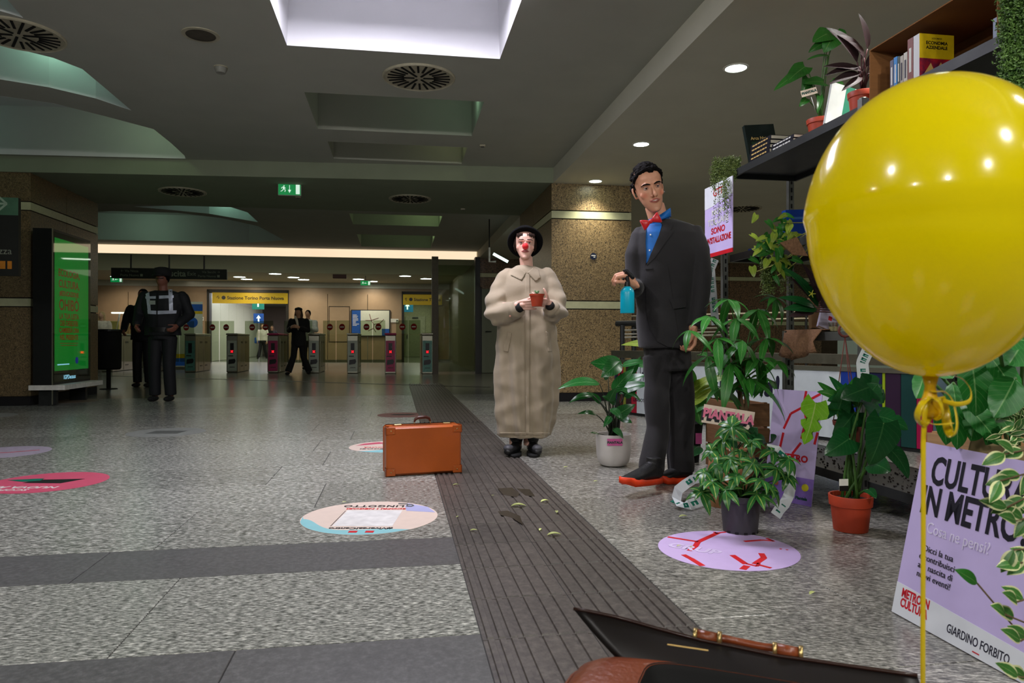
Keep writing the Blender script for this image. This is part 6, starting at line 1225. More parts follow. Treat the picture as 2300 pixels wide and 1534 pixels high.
def hang_cloth(name, label, pts_top, drop, v0, seed):  # cloth draped over a shelf corner
    m = MB(); rr = random.Random(seed); n = 9; rows_ = 5
    for r in range(rows_):
        for k in range(n):
            u_ = 2.15+.02*math.sin(k*1.9+r); v = v0-.34*k/(n-1); z = ZL+.004-drop*(r/(rows_-1))*(1-.5*abs(k/(n-1)-.35))
            if r == 0: u_ = 2.30
            if r == 1: u_ = 2.18; z = ZL+.006
            m.v.append(UV(u_+rr.uniform(-.008, .008), v, z+(.004 if r < 2 else 0)))
    for r in range(rows_-1):
        for k in range(n-1): m.f.append((r*n+k, r*n+k+1, r*n+n+k+1, r*n+n+k))
    o = solo(name, label, 'cloth', m, BUR, True); s_ = o.modifiers.new('s', 'SOLIDIFY'); s_.thickness = .006; return o
hang_cloth('burlap_cloth', 'brown burlap draped over the corner of the low shelf under the leaflets', None, .16, 3.74, 3)
# low shelf: pot with purple plant, leaflets, candle glass
c = UV(2.36, 3.26, ZL); t = thing('low_shelf_purple_plant', 'dark-leaved plant in a terracotta pot on the low shelf beside the yellow balloon', 'potted plant', c); pot(t, c, .068, .105, TERR, lip=.25); Yq = c.y
for bx0, by0, bx1, by1, w_ in ((1838, 690, 1760, 600, .06), (1835, 685, 1775, 625, .06), (1840, 680, 1800, 590, .05), (1830, 690, 1748, 668, .05), (1835, 695, 1758, 695, .06), (1845, 680, 1860, 600, .05), (1845, 690, 1880, 640, .05), (1828, 700, 1770, 712, .045), (1850, 650, 1815, 640, .03), (1850, 690, 1890, 680, .05)):
    a, b = at(bx0, by0, Yq-.05), at(bx1, by1, Yq-.08); put(blade(a, b, w_, .14, (.1, -.8, .5), .68, .8, fold=.3), L_PURP if bx1 > 1765 else L_DARK, t); part('stem', MB().tube(arcpts(c+V((R1.uniform(-.02, .02), 0, .09)), a), .0035, 5), mat('stem_purple', (70, 34, 36), .5), t, True, True)
m = MB()
for a in range(5): q = a*1.256; ce = at(1823, 660, Yq-.12); m.tube([ce, ce+V((.018*math.cos(q), -.004, .018*math.sin(q)))], [.003, .0015], 5, True, True)
part('star_flower', m, mat('yellow_star', (190, 190, 60), .5), t, True, True)
book('brown paper-covered book propped on burlap on the low shelf', UV(2.30, 3.60, ZL+.10), .12, .18, .03, HR3(PI/2-.3, 0, 0) @ Matrix.Rotation(-.12, 3, 'Z'), (128, 96, 66), titlef=lambda t, M4, w_, h, th: part('cover_print', MB().rect(-.04, .04, .04, .062, M4 @ Matrix.Translation((0, 0, th/2)), 0, .001), mat('faded_print', (84, 60, 44), .6), t, world=True))
book('white and lilac leaflet book leaning on the brown one on the low shelf', UV(2.27, 3.47, ZL+.085), .10, .17, .02, HR3(PI/2-.35, 0, 0) @ Matrix.Rotation(-.42, 3, 'Z'), (190, 184, 208), titlef=lambda t, M4, w_, h, th: part('red_mark', MB().rect(-.005, -.03, .015, -.005, M4 @ Matrix.Translation((0, 0, th/2)), 0, .001), REDL, t, world=True))
cc = UV(2.25, 3.40, ZL); t = thing('candle_glass', 'small glass candle holder on the low shelf between book and pot', 'candle', cc); part('glass', MB().lathe([(.02, .001), (.026, .05), (.024, .05), (.018, .004)], 20, cc, False), glass('candle_glass_clear', (235, 235, 225), .15), t, world=True); part('wax', MB().lathe([(.018, .004), (.022, .028), (.001, .028)], 16, cc), mat('wax', (225, 215, 170), .5), t, world=True)
# trailing succulents
PEARL = mat('pearl_green', (72, 98, 44), .5, var=.35, scale=60, c2=(128, 146, 76)); ss = []; rr = random.Random(9)
c = UV(2.30, 4.40, ZT+.03)
for k in range(95):
    px = rr.uniform(1606, 1664); top = at(px, rr.uniform(352, 372), 4.74); mid = at(px-rr.uniform(0, 12), rr.uniform(376, 400), 4.66); end = at(px-rr.uniform(0, 14) if px < 1640 else px-22, rr.uniform(392, 430), 4.64); ss.append([top, mid, end])
for k in range(13):
    px = rr.uniform(1594, 1636); yq = 4.74-.0075*(px-1587); ss.append([at(px, 400, yq), at(px+rr.uniform(-3, 3), 440, yq-.01), at(px+rr.uniform(-3, 3), rr.uniform(445, 505), yq-.01)])
solo('string_of_pearls', 'trailing bead-leaved succulent over the far corner of the top shelf and lavender notice', 'trailing plant', (lambda: None)() or MB().box(UV(2.4, 4.38, ZT+.02), (.12, .1, .035)), SOIL); bpy.data.objects['string_of_pearls']['kind'] = 'stuff'
trailing('bead_leaves', None, None, ss, PEARL, .0052, 330, bpy.data.objects['string_of_pearls']) if 0 else None
ROOT['string_of_pearls'] = Matrix.Identity(4); trailing('bead_leaves', None, None, ss, PEARL, .0062, 300, bpy.data.objects['string_of_pearls'], .007)
ss = []
for k in range(42): px = rr.gauss(1725, 9); ss.append([at(px, 585, 3.95+rr.uniform(-.03, .03)), at(px+rr.uniform(-4, 4), rr.uniform(620, 665), 3.95+rr.uniform(-.03, .03))])
for k in range(16): px = rr.uniform(1720, 1770); ss.append([at(px, 580, 3.95), at(px+rr.uniform(-4, 4), rr.uniform(640, 660), 3.93)]) if k % 3 == 0 else None
trailing('trailing_moss_column', 'column of tiny mossy leaves hanging from the middle shelf over the money tree', 'trailing plant', ss, PEARL, .006, 420, None, .008)
ss = []
for k in range(140): px = rr.uniform(2252, 2330); ss.append([at(px, rr.uniform(-60, 40), 2.28+rr.uniform(-.05, .05)), at(px+rr.uniform(-10, 10), rr.uniform(110, 190), 2.25), at(px+rr.uniform(-8, 14)+10, rr.uniform(210, 330), 2.22)])
trailing('hanging_sedum', 'thick curtain of hanging succulent strands at the upper right', 'trailing plant', ss, mat('sedum_green', (52, 92, 34), .5, var=.4, scale=50, c2=(110, 146, 70)), .0065, 300, None, .008)
c = UV(2.38, 2.35, ZM); t = thing('shelf_fern', 'green strap-leaved fern under the top shelf behind the balloon', 'potted plant', c); pot(t, c, .07, .11, TERR)
for k in range(26):
    px, py = 2205+R1.uniform(-30, 60), 225+R1.uniform(-10, 40); a = at(px, py, 2.62); b = at(px+R1.uniform(-75, 50), py-R1.uniform(20, 95), 2.55); put(blade(a, b, R1.uniform(.018, .03), .3, (0, -.5, .8), .7, .8, 8, .2), L_POTHOS if k % 3 else L_DARK, t)
for k in range(5): part('stem', MB().tube(arcpts(c+V((0, 0, .1)), at(2190+k*25, 240, 2.62)), .004, 5), STEMG, t, True, True)
# ================================================================ SIGNS, PAPERS AND TAPE ROUND THE SHELVES
LAV = mat('lavender_board', (200, 184, 232), .55, var=.02); BWH = mat('board_white', (222, 226, 232), .55, var=.02); INK = mat('board_ink', (22, 20, 34), .55); RINK = mat('board_red', (196, 14, 36), .5)
# upper notice
c = at(1615, 495, 4.62); t = thing('lavender_notice', 'lavender and white notice with red lettering hung at the end of the shelving', 'notice', c); fr = frame(at(1613, 492, 4.60), -VD, ZD)
part('board', MB().rect(-.20, -.21, .20, .235, fr, -.004, 0), LAV, t, world=True); part('white_top', MB().poly([(-.20, .235), (-.20, .09), (-.08, .095), (.08, .12), (.20, .125), (.20, .235)], fr, .0, .0012), BWH, t, world=True); part('red_foot', MB().rect(-.20, -.235, .20, -.21, fr, -.004, .0015), RINK, t, world=True)
for s_, y, z_, mt_ in (('GTT', .175, .065, REDL), ('NON', .05, .055, PALE), ('TOCCARE', -.01, .055, PALE), ('SONO', -.07, .055, RINK), ("UN'ISTALLAZIONE", -.13, .055, REDL)): text(s_, z_, mt_, t, fr @ Matrix.Translation((0, y, .0015)), .0016, .0002, fit={'GTT': .14, 'NON': .18, 'TOCCARE': .30, 'SONO': .2}.get(s_, .36))
# PIANTALA placard
c = at(1636, 937, 3.42); t = thing('piantala_placard', 'cream placard reading Piantala in pink letters on a stick', 'placard', c); fr = frame(c, V((1, .1, -.165)), ZD)
part('card', MB().rect(-.128, -.044, .128, .044, fr, -.002, 0), mat('cream_card', (226, 208, 190), .6), t, world=True); part('stick', MB().tube([c+V((0, .006, 0)), V((c.x+.03, c.y+.02, .0))], .004, 6), PALE, t, True, True)
text('PIANTALA', .060, mat('letter_shadow', (44, 44, 50), .6), t, fr @ Matrix.Translation((-.006, -.010, .0006)), .005, .0004, sx=.92); text('PIANTALA', .060, mat('letter_pink', (232, 128, 158), .5), t, fr @ Matrix.Translation((0, .002, .002)), .0028, .0006, sx=.92)
# folded lavender poster with red line map leaning behind the pots
p0, p1 = ground(1716, 1118), ground(1815, 1137); p0 += V((0, 0, .002)); xx = (p1-p0).normalized(); upv = V((.10, .16, 1)); t = thing('lavender_leaflet', 'lavender folded poster with red line map leaning behind the pots', 'poster', p0); fr = frame(p0, xx, upv)
wd_ = .255; part('sheet', MB().rect(-.005, 0, wd_, .56, fr, -.004, 0), LAV, t, world=True); m = MB()
def seg(m, a, b, w_, fr, z=.0005): a, b = V((*a, 0)), V((*b, 0)); d = (b-a).normalized(); n = V((-d.y, d.x, 0))*w_/2; m.poly([tuple((a-n).xy), tuple((b-n).xy), tuple((b+n).xy), tuple((a+n).xy)], fr, z, z+.001)
for a, b in (((.17, .56), (.165, .50)), ((.165, .50), (.245, .55)), ((.165, .48), (.10, .44)), ((.10, .44), (.07, .36)), ((.165, .48), (.185, .42)), ((.185, .42), (.17, .32)), ((.07, .34), (.06, .26)), ((.17, .30), (.13, .24)), ((.25, .36), (.24, .30)), ((.13, .24), (.12, .16))): seg(m, a, b, .012, fr)
part('red_map_line', m, RINK, t, world=True, kind='stuff'); text('METRO', .045, RINK, t, fr @ Matrix.Translation((.14, .22, .001)), .002)
part('violet_foot', MB().rect(-.005, 0, wd_, .13, fr, .0004, .0012), mat('violet_print', (142, 112, 200), .5), t, world=True); part('yellow_badge', MB().disc(.215, .085, .018, fr, .0014, .0022, 20), mat('badge_yellow', (225, 215, 40), .5), t, world=True); text('Piantala', .02, GT, t, fr @ Matrix.Translation((.2, .03, .0015)), .001); part('round_seal', MB().disc(.06, .085, .012, fr, .0014, .0022, 16), mat('seal_orange', (220, 130, 90), .5), t, world=True)
# brown paper bag and wooden crates
PAPER = mat('kraft_paper', (158, 112, 76), .85, var=.12, scale=18, bump=.5); c = ground(1660, 1150)+V((0, .12, 0)); t = thing('paper_bag', 'crumpled brown paper bag round a pot behind the grey plastic pot', 'bag', c)
m = MB(); R_ = []; rr = random.Random(2)
for z, r in ((0, .10), (.03, .108), (.10, .112), (.17, .108), (.22, .115), (.26, .10), (.275, .112)): R_.append((c+V((rr.uniform(-.006, .006), 0, z)), V((r, 0, 0)), V((0, r*.7, 0))))
m.loft(R_, 22, False); m.v = [p+V((rr.uniform(-.007, .007), rr.uniform(-.007, .007), rr.uniform(-.008, .008) if p.z > .02 else 0)) for p in m.v]; part('bag_paper', m, PAPER, t, world=True); part('bag_soil', MB().lathe([(.085, .2), (.001, .21)], 20, c), SOIL, t, world=True)
for k in range(7): a = at(1640+k*16, 985+R1.uniform(-10, 25), 3.35); b = a+V((R1.uniform(-.08, .08), -.02, R1.uniform(.03, .09))); put(blade(a, b, .05, .2, (0, -.7, .6)), L_DARK, t); part('stem', MB().tube(arcpts(c+V((0, 0, .2)), a), .003, 5), STEMD, t, True, True)
WOOD = mat('crate_wood', (112, 78, 48), .7, var=.2, scale=6, stretch=(1, 1, 14)); WOODL = mat('crate_wood_light', (176, 138, 96), .7, var=.15, scale=6, stretch=(1, 1, 14))
def crate(label, u0, u1, v0, v1, z0, z1, mt_, nz=3, floor_=True):
    c = UV((u0+u1)/2, (v0+v1)/2, z0); t = thing('wooden_crate', label, 'crate', c); h = (z1-z0)/nz
    for k in range(nz):
        a, b = z0+k*h+.006, z0+(k+1)*h-.006
        for s_ in (slab(u0, u0+.01, v0, v1, a, b), slab(u1-.01, u1, v0, v1, a, b), slab(u0+.01, u1-.01, v0, v0+.01, a, b), slab(u0+.01, u1-.01, v1-.01, v1, a, b)): part('slat', s_, mt_, t, world=True)
    for u_, v in ((u0+.01, v0+.01), (u1-.03, v0+.01), (u0+.01, v1-.03), (u1-.03, v1-.03)): part('corner_post', slab(u_, u_+.02, v, v+.02, z0, z1), mt_, t, world=True)
    part('crate_floor', slab(u0+.01, u1-.01, v0+.01, v1-.01, z0+.004, z0+.012), mt_, t, world=True); return t
crate('dark wooden crate under the money tree behind the placard', 1.72, 2.12, 3.62, 3.95, .0, .50, WOOD, 4) if 0 else None
crate('wooden crate standing behind the large lavender board', 1.76, 2.12, 1.55, 2.14, 0, .50, WOODL, 4)
c = V((at(1668, 950, 4.45).x, 4.45, 0)); t = crate('dark wooden crate with books behind the placard and lavender poster', 1.98, 2.17, 3.90, 4.36, 0, .44, WOOD, 3)
# small green-lettered card behind the large board
c = at(2236, 1026, 2.0); t = thing('green_lettered_card', 'buff card with green block letters behind the large lavender board', 'placard', c); fr = frame(c, V((1, -.25, -.22)), ZD); part('card', MB().rect(-.07, -.05, .08, .045, fr, -.003, 0), mat('buff_card', (150, 132, 92), .6), t, world=True); text('PIANTALA', .036, mat('green_block', (16, 92, 70), .5), t, fr @ Matrix.Translation((.01, -.018, .001)), .002, sx=.8); part('stick', MB().tube([c+V((0, .006, 0)), V((c.x+.05, c.y+.04, .5))], .004, 6), PALE, t, True, True)
# tapes with green lettering
TAPE = mat('paper_tape', (206, 212, 214), .5, var=.03); TGR = mat('tape_green_print', (8, 110, 88), .5)
def tape(label, pts, w_, n, txt=True, name='printed_tape'):
    P = [V(p) for p in pts]; t = thing(name, label, 'tape', P[0]); m = MB(); L_ = len(P); d2 = []
    for i, p in enumerate(P):
        d = (P[min(i+1, L_-1)]-P[max(i-1, 0)]).normalized(); x = d.cross(V(n)).normalized(); z = x.cross(d); d2.append((p, x, d, z)); m.v += [p-x*w_/2, p+x*w_/2, p+x*w_/2-z*.0008, p-x*w_/2-z*.0008]
    for i in range(L_-1):
        for j in range(4): m.f.append((i*4+j, i*4+(j+1) % 4, i*4+4+(j+1) % 4, i*4+4+j))
    m.f += [(3, 2, 1, 0), (L_*4-4, L_*4-3, L_*4-2, L_*4-1)]; part('tape_strip', m, TAPE, t, world=True); q = MB()
    for i in range(L_-1):
        p, x, d, z = d2[i]; k = (P[i+1]-p).length
        if i % 5 == 4: continue
        for s_ in (1, -1):
            f_ = frame(p+d*k*.5+z*(.0015*s_), d, x*s_); q.rect(-k*.36, -w_*.22, -k*.12, w_*.22, f_, 0, .0006); q.rect(-k*.36, w_*.08, k*.3, w_*.22, f_, 0, .0006); q.rect(k*.05, -w_*.22, k*.26, w_*.1, f_, 0, .0006)
    part('block_lettering', q, TGR, t, world=True, kind='stuff'); return t
lp = lambda a, b, n: [a+(b-a)*i/n for i in range(n+1)]
tape('white tape with green lettering hanging at the far shelving post', lp(at(1606, 582, 4.58), at(1599, 600, 4.58), 2)+lp(at(1597, 604, 4.58), at(1607, 730, 4.60), 14), .05, (0, -1, 0))
tape('white tape with green lettering tied to the near shelving post under the balloon', lp(at(1950, 786, 3.2), at(1938, 812, 3.2), 3)+lp(at(1937, 816, 3.2), at(1942, 880, 3.18), 6), .055, (0, -1, 0))
g0 = ground(1525, 1148)+V((0, 0, .03)); tape('loop of white tape with green lettering lying on the floor beside the paper bag', [ground(1598, 1132)+V((0, 0, .03)), ground(1570, 1140)+V((0, 0, .028)), ground(1548, 1146)+V((0, 0, .026)), ground(1528, 1146)+V((0, .0, .028)), ground(1519, 1138)+V((0, 0, .035)), ground(1524, 1122)+V((0, 0, .05)), ground(1540, 1118)+V((0, 0, .07)), ground(1556, 1114)+V((0, 0, .085)), ground(1572, 1112)+V((0, 0, .09))], .05, (.2, -.5, .4))
tape('strip of white tape with dark green lettering curling down beside the lavender poster', [at(1722, 1008, 3.1), at(1745, 1012, 3.1), at(1765, 1040, 3.12), at(1775, 1068, 3.12), at(1776, 1090, 3.12), at(1772, 1112, 3.12), at(1762, 1132, 3.1), at(1750, 1145, 3.08), at(1742, 1158, 3.05)], .045, (-.3, -1, .2))
# ================================================================ FLOOR STICKERS
MIR = lambda x, y, z=0: frame((x, y, z), (-1, .0, 0), (0, -1, 0))
CREAM = mat('sticker_cream', (226, 206, 192), .5, var=.03); AQUA = mat('sticker_aqua', (140, 200, 206), .5, var=.03); LIL = mat('sticker_lilac', (202, 178, 226), .5, var=.03); PERI = mat('sticker_periwinkle', (176, 178, 220), .5, var=.03); SRED = mat('sticker_red', (206, 22, 34), .5); SPINK = mat('sticker_pink', (206, 84, 112), .5, var=.04); SBLK = mat('sticker_black', (24, 24, 26), .5)
def sticker(label, px, py, r, mt_, group='round floor stickers'):
    c = ground(px, py); t = thing('floor_sticker', label, 'floor sticker', c, 0, group); fr = frame(V((c.x, c.y, .0006)), (-1, 0, 0), (0, -1, 0)); part('disc', MB().disc(0, 0, r, fr, 0, .0009, 56), mt_, t, world=True); return t, c, fr @ Matrix.Translation((0, 0, .001))
def chord(m, r, f, fr, n=40, z=0):  # region of the disc on one side of a curve y<f(x)
    xs = [-r+2*r*i/n for i in range(n+1)]; lo = [(x, -math.sqrt(max(r*r-x*x, 0))) for x in xs]; up = [(x, min(max(f(x), -math.sqrt(max(r*r-x*x, 0))), math.sqrt(max(r*r-x*x, 0)))) for x in xs]
    for i in range(n):
        a, b, c_, d = lo[i], lo[i+1], up[i+1], up[i]
        if (d[1]-a[1]) > 1e-5 or (c_[1]-b[1]) > 1e-5: m.add([fr @ V((*a, z)), fr @ V((*b, z)), fr @ V((*c_, z)), fr @ V((*d, z))], [(0, 1, 2, 3)])
t, c, fr = sticker('cream round floor sticker with Lingotto lettering in front of the suitcase', 831, 1161, .307, CREAM)
# text reads from the far side; +y of the sticker frame points at the camera
m = MB(); chord(m, .306, lambda x: -.225+.17*math.exp(-((x+.29)/.11)**2)+.012*math.sin(x*14), fr @ Matrix.Rotation(PI, 4, 'Z'), z=.0002); part('aqua_wave', m, AQUA, t, world=True)
m = MB(); m.poly([(-.29, -.08), (-.24, -.19), (-.13, -.27), (-.13, -.20), (-.15, -.11)], fr, .0002, .0006); part('periwinkle_patch', m, PERI, t, world=True)
text('LINGOTTO', .052, SBLK, t, fr @ Matrix.Translation((-.02+.04, -.205, .0006)), .0015, spacing=1.15); text('SCOPRI I NEGOZI', .036, SRED, t, fr @ Matrix.Translation((.0, -.150, .0006)), .001); text('#ViverealCentro', .040, SBLK, t, fr @ Matrix.Translation((.0, .205, .0006)), .0012)
part('white_square', MB().rect(-.13, -.12, .13, .17, fr, .0003, .0007), mat('sticker_white', (228, 226, 224), .5), t, world=True); part('black_bar', MB().rect(.135, -.11, .138, .17, fr, .0003, .0008), SBLK, t, world=True)
for x in (-.05, .02): part('red_icon', MB().rect(x-.018, .245, x+.018, .275, fr, .0005, .0009), SRED, t, world=True)
part('swirl_logo', MB().tube([fr @ V((x-.14, y-.21, .001)) for x, y in ((.0, -.02), (-.02, -.02), (-.03, 0), (-.02, .02), (0, .015), (.005, -.035), (.05, -.04))], .004, 4), mat('logo_grey', (110, 110, 110), .5), t, world=True)
t, c, fr = sticker('lilac round floor sticker with red lines in front of the grey pot', 1634, 1234, .262, LIL)
fx = frame(V((c.x, c.y, .0016)), (1, 0, 0), (0, 1, 0)); m = MB(); r = .262
q = lambda px, py: ((ground(px, py)-V((c.x, c.y, 0))).xy[0], (ground(px, py)-V((c.x, c.y, 0))).xy[1])
for a, b, w_ in (((1500, 1207), (1568, 1218), .016), ((1568, 1218), (1612, 1198), .022), ((1612, 1198), (1630, 1196), .012), ((1568, 1218), (1562, 1228), .022), ((1562, 1228), (1548, 1238), .02), ((1535, 1247), (1552, 1256), .02), ((1552, 1256), (1578, 1272), .022), ((1672, 1217), (1712, 1214), .016), ((1712, 1214), (1738, 1216), .012), ((1722, 1210), (1738, 1217), .012), ((1645, 1248), (1675, 1268), .022), ((1710, 1244), (1716, 1254), .022), ((1716, 1254), (1695, 1268), .022), ((1675, 1267), (1700, 1273), .012), ((1700, 1273), (1705, 1266), .012), ((1678, 1272), (1668, 1280), .024), ((1705, 1270), (1732, 1277), .014), ((1604, 1196), (1612, 1200), .012)): seg(m, q(*a), q(*b), w_, fx, .0)
part('red_line_map', m, SRED, t, world=True, kind='stuff'); text('GRUP', .08, mat('faded_white', (214, 198, 234), .5), t, fx @ Matrix.Translation((-.13, .0, .001)) @ Matrix.Rotation(-.6, 4, 'Z'), .003)
for x, y in ((.205, .0), (.225, -.01)): part('tiny_mark', MB().disc(x, y, .005, fx, 0, .0006, 10), SRED, t, world=True)
t, c, fr = sticker('cream and pink round floor sticker half hidden behind the suitcase', 874, 1003, .30, CREAM)
m = MB(); chord(m, .299, lambda x: -.15+.08*math.sin(x*9), fr @ Matrix.Rotation(PI, 4, 'Z'), z=.0002); part('aqua_wave', m, AQUA, t, world=True); part('pink_swoosh', MB().poly([(.26, -.03), (.10, -.13), (.02, -.17), (.12, -.22), (.22, -.14)], fr, .0002, .0006), SPINK, t, world=True); part('dark_graphic', MB().poly([(.07, -.09), (-.2, -.11), (-.2, -.03), (.03, -.03)], fr, .0003, .0008), SBLK, t, world=True)
text('METRO NOVITÀ', .05, SRED, t, fr @ Matrix.Translation((.0, .05, .0006)), .001); text('NUOVI NEGOZI', .06, SBLK, t, fr @ Matrix.Translation((-.02, .13, .0006)), .001)
t, c, fr = sticker('pink round floor sticker with black card graphic at the left edge', 106, 1083, .31, SPINK); part('dark_graphic', MB().poly([(.10, -.06), (-.16, -.09), (-.10, .04), (.12, .03)], fr, .0003, .0008), SBLK, t, world=True); part('green_shape', MB().poly([(.08, -.10), (.26, -.05), (.14, .0), (.06, -.03)], fr, .0008, .0012), TGR, t, world=True); text('NUOVA APP', .07, PALE, t, fr @ Matrix.Translation((.04, .15, .0006)), .002); text('SCOPRI', .06, PALE, t, fr @ Matrix.Translation((.06, .22, .0006)), .001)
for px, py, r, l, mt_ in ((6, 1016, .30, 'pale round floor sticker with a red line at the left edge', mat('sticker_grey_lilac', (170, 160, 176), .5)), (374, 971, .32, 'greyish round floor sticker in front of the uniformed guard', mat('sticker_grey', (150, 152, 148), .5)), (154, 901, .36, 'faint round floor sticker in front of the digital display', mat('sticker_dull', (120, 108, 90), .5)), (902, 932, .26, 'dull red round floor sticker beyond the suitcase', mat('sticker_dull_red', (128, 90, 84), .5)), (-35, 934, .30, 'faint grey round floor sticker near the left pillar', mat('sticker_grey', (150, 152, 148), .5))):
    t, c, fr = sticker(l, px, py, r, mt_)
    if px == 6: m = MB(); seg(m, (-.2, -.1), (-.05, .02), .012, fr); seg(m, (-.05, .02), (.2, .06), .012, fr); part('red_line', m, SRED, t, world=True)
    elif px == 374: part('print', MB().rect(-.14, -.1, .14, .1, fr, 0, .0004), mat('print_grey', (96, 98, 96), .6), t, world=True)
    elif px == 902: part('dark_graphic', MB().poly([(.1, -.06), (-.16, -.09), (-.10, .04), (.12, .03)], fr, 0, .0006), SBLK, t, world=True)
# ================================================================ SUITCASE
a, b = ground(869, 1072), ground(1035, 1062); dx = (b-a).normalized(); dy_ = V((-dx.y, dx.x, 0)); wS, dS, hS = (b-a).length, .15, .295
c = a+dx*wS/2+dy_*dS/2; t = thing('suitcase', 'tan leather suitcase with brown handle standing on the floor', 'suitcase', c); R3 = frame(c, dx, dy_).to_3x3(); Q = lambda x, y, z: c+dx*x+dy_*y+V((0, 0, z))
TAN = mat('tan_leather', (178, 84, 22), .38, var=.10, scale=5, bump=.12, bscale=160, coat=.15); TAN2 = mat('tan_leather_dark', (138, 62, 18), .4, var=.12, scale=9); BRS = mat('brass', (190, 165, 110), .3, .9); HND = mat('brown_handle', (70, 30, 20), .3, coat=.3)
part('shell', MB().box(Q(0, 0, hS/2+.004), (wS, dS*.62, hS-.008), R3, .012), TAN, t, world=True, angle=40)
lid = part('lid', MB().box(Q(0, -dS*.36, hS/2+.002), (wS+.006, dS*.28, hS-.002), R3, .014), TAN, t, world=True, angle=40); part('lid', MB().box(Q(0, dS*.40, hS/2+.002), (wS+.006, dS*.22, hS-.002), R3, .014), TAN, t, world=True, angle=40)
part('seam', MB().box(Q(0, -dS*.215, hS/2+.002), (wS+.004, .004, hS-.001), R3), TAN2, t, world=True)
for sx in (-1, 1):
    for z in (.026, hS-.024):
        q_ = Q(sx*(wS/2-.024), -dS*.5-.001, z); part('corner_patch', MB().box(q_, (.052, .006, .044), R3, .006), TAN, t, world=True); part('corner_patch', MB().box(Q(sx*(wS/2+.004), -dS*.36, z), (.006, .05, .05), R3, .004), TAN2, t, world=True)
        part('stud', MB().ball(q_+dy_*-.004, (.0045, .003, .0045), 12, 6), BRS, t, world=True); part('stud', MB().ball(q_+dy_*-.004+dx*sx*-.014+V((0, 0, .012 if z < .1 else -.012)), (.0028, .002, .0028), 10, 6), BRS, t, world=True)
part('handle', MB().tube([Q(-.048, -.01, hS+.022), Q(-.042, -.01, hS+.036), Q(-.02, -.01, hS+.044), Q(.02, -.01, hS+.046), Q(.042, -.01, hS+.038), Q(.048, -.01, hS+.024)], [.006, .0085, .010, .010, .0085, .006], 12, True, True), HND, t, True, True)
for s_ in (-1, 1): part('handle_loop', MB().tube([Q(s_*.048, -.01, hS), Q(s_*.050, -.01, hS+.024)], .003, 8), BRS, t, True, True); part('latch', MB().box(Q(s_*.15, -.01, hS+.004), (.045, .022, .008), R3, .002), BRS, t, world=True)
part('top_strap', MB().box(Q(0, -.01, hS+.0015), (wS*.8, .03, .003), R3), TAN2, t, world=True)
# ================================================================ OPEN BRIEFCASE IN THE FOREGROUND
A_, B_ = V((.105, 1.115, 0)), V((.555, .945, 0)); dx = (B_-A_).normalized(); dy_ = V((-dx.y, dx.x, 0)); LB = (B_-A_).length; Qb = lambda x, y, z: A_+dx*x+dy_*y+V((0, 0, z))
c = Qb(LB/2, -.1, 0); t = thing('leather_briefcase', 'open brown leather briefcase in the foreground with its dark flap raised', 'briefcase', c)
LEA = mat('brown_saddle_leather', (130, 62, 30), .33, var=.16, scale=4, bump=.15, bscale=120, coat=.25); LEAD = mat('dark_leather_edge', (44, 20, 12), .35, var=.15, scale=8, coat=.2); LIN_ = mat('shadow_black_lining', (7, 6, 6), .8)  # near-black lining colour stands in for the shadow inside the case
WB = .20; xc, yc = LB/2, -WB/2+.0
def rr_ring(ix, iy, z, n=40, pw=5):
    P = []
    for k in range(n):
        a = 2*PI*k/n; ca, sa = math.cos(a), math.sin(a); P.append(Qb(xc+(LB/2-ix)*math.copysign(abs(ca)**(2/pw), ca), yc+(WB/2-iy)*math.copysign(abs(sa)**(2/pw), sa), z))
    return P
def ringloft(rs, cap0=False, cap1=False):
    m = MB(); n = len(rs[0]); m.v = [p for r_ in rs for p in r_]
    for r_ in range(len(rs)-1):
        for k in range(n): m.f.append((r_*n+k, r_*n+(k+1) % n, r_*n+n+(k+1) % n, r_*n+n+k))
    if cap0: m.f.append(tuple(range(n))[::-1])
    if cap1: m.f.append(tuple(range((len(rs)-1)*n, len(rs)*n)))
    return m
part('body', ringloft([rr_ring(.006, .006, .0), rr_ring(0, 0, .01), rr_ring(0, 0, .28), rr_ring(.004, .004, .30), rr_ring(.016, .010, .318), rr_ring(.036, .018, .328), rr_ring(.075, .026, .333), rr_ring(.115, .030, .333)], True), LEA, t, True, True)
part('piping', MB().tube(rr_ring(.003, .003, .299)+rr_ring(.003, .003, .299)[:1], .004, 8), LEA, t, True, True)
part('lining', ringloft([rr_ring(.113, .028, .3345), rr_ring(.117, .034, .326), rr_ring(.14, .045, .16)], False, True), LIN_, t, True, True)
# raised flap: sheet bowed along its length, pointed left corner
m = MB(); NX, NZ = 22, 6
for side in (0, 1):
    for j in range(NZ+1):
        k = j/NZ
        for i in range(NX+1):
            s_ = i/NX; x = (.085*(1-k)-.016*k)+(LB-.085*(1-k)+.005*k)*s_; bow = .016*math.sin(PI*s_)
            top = float(np.interp(s_, [0, .13, .28, .4, .63, .82, 1], [.376, .366, .352, .343, .336, .339, .343])); z = .306+(top-.306)*k-(.006*k*(1-s_)**8)
            y = -.02+.045*k**1.5+bow*k+(.004 if side else 0); m.v.append(Qb(x, y, z))
n = (NX+1)*(NZ+1); ix = lambda i, j, s_: s_*n+j*(NX+1)+i
for j in range(NZ):
    for i in range(NX): m.f += [(ix(i, j, 0), ix(i+1, j, 0), ix(i+1, j+1, 0), ix(i, j+1, 0)), (ix(i, j, 1), ix(i, j+1, 1), ix(i+1, j+1, 1), ix(i+1, j, 1))]
for i in range(NX): m.f += [(ix(i, NZ, 0), ix(i+1, NZ, 0), ix(i+1, NZ, 1), ix(i, NZ, 1)), (ix(i, 0, 1), ix(i+1, 0, 1), ix(i+1, 0, 0), ix(i, 0, 0))]
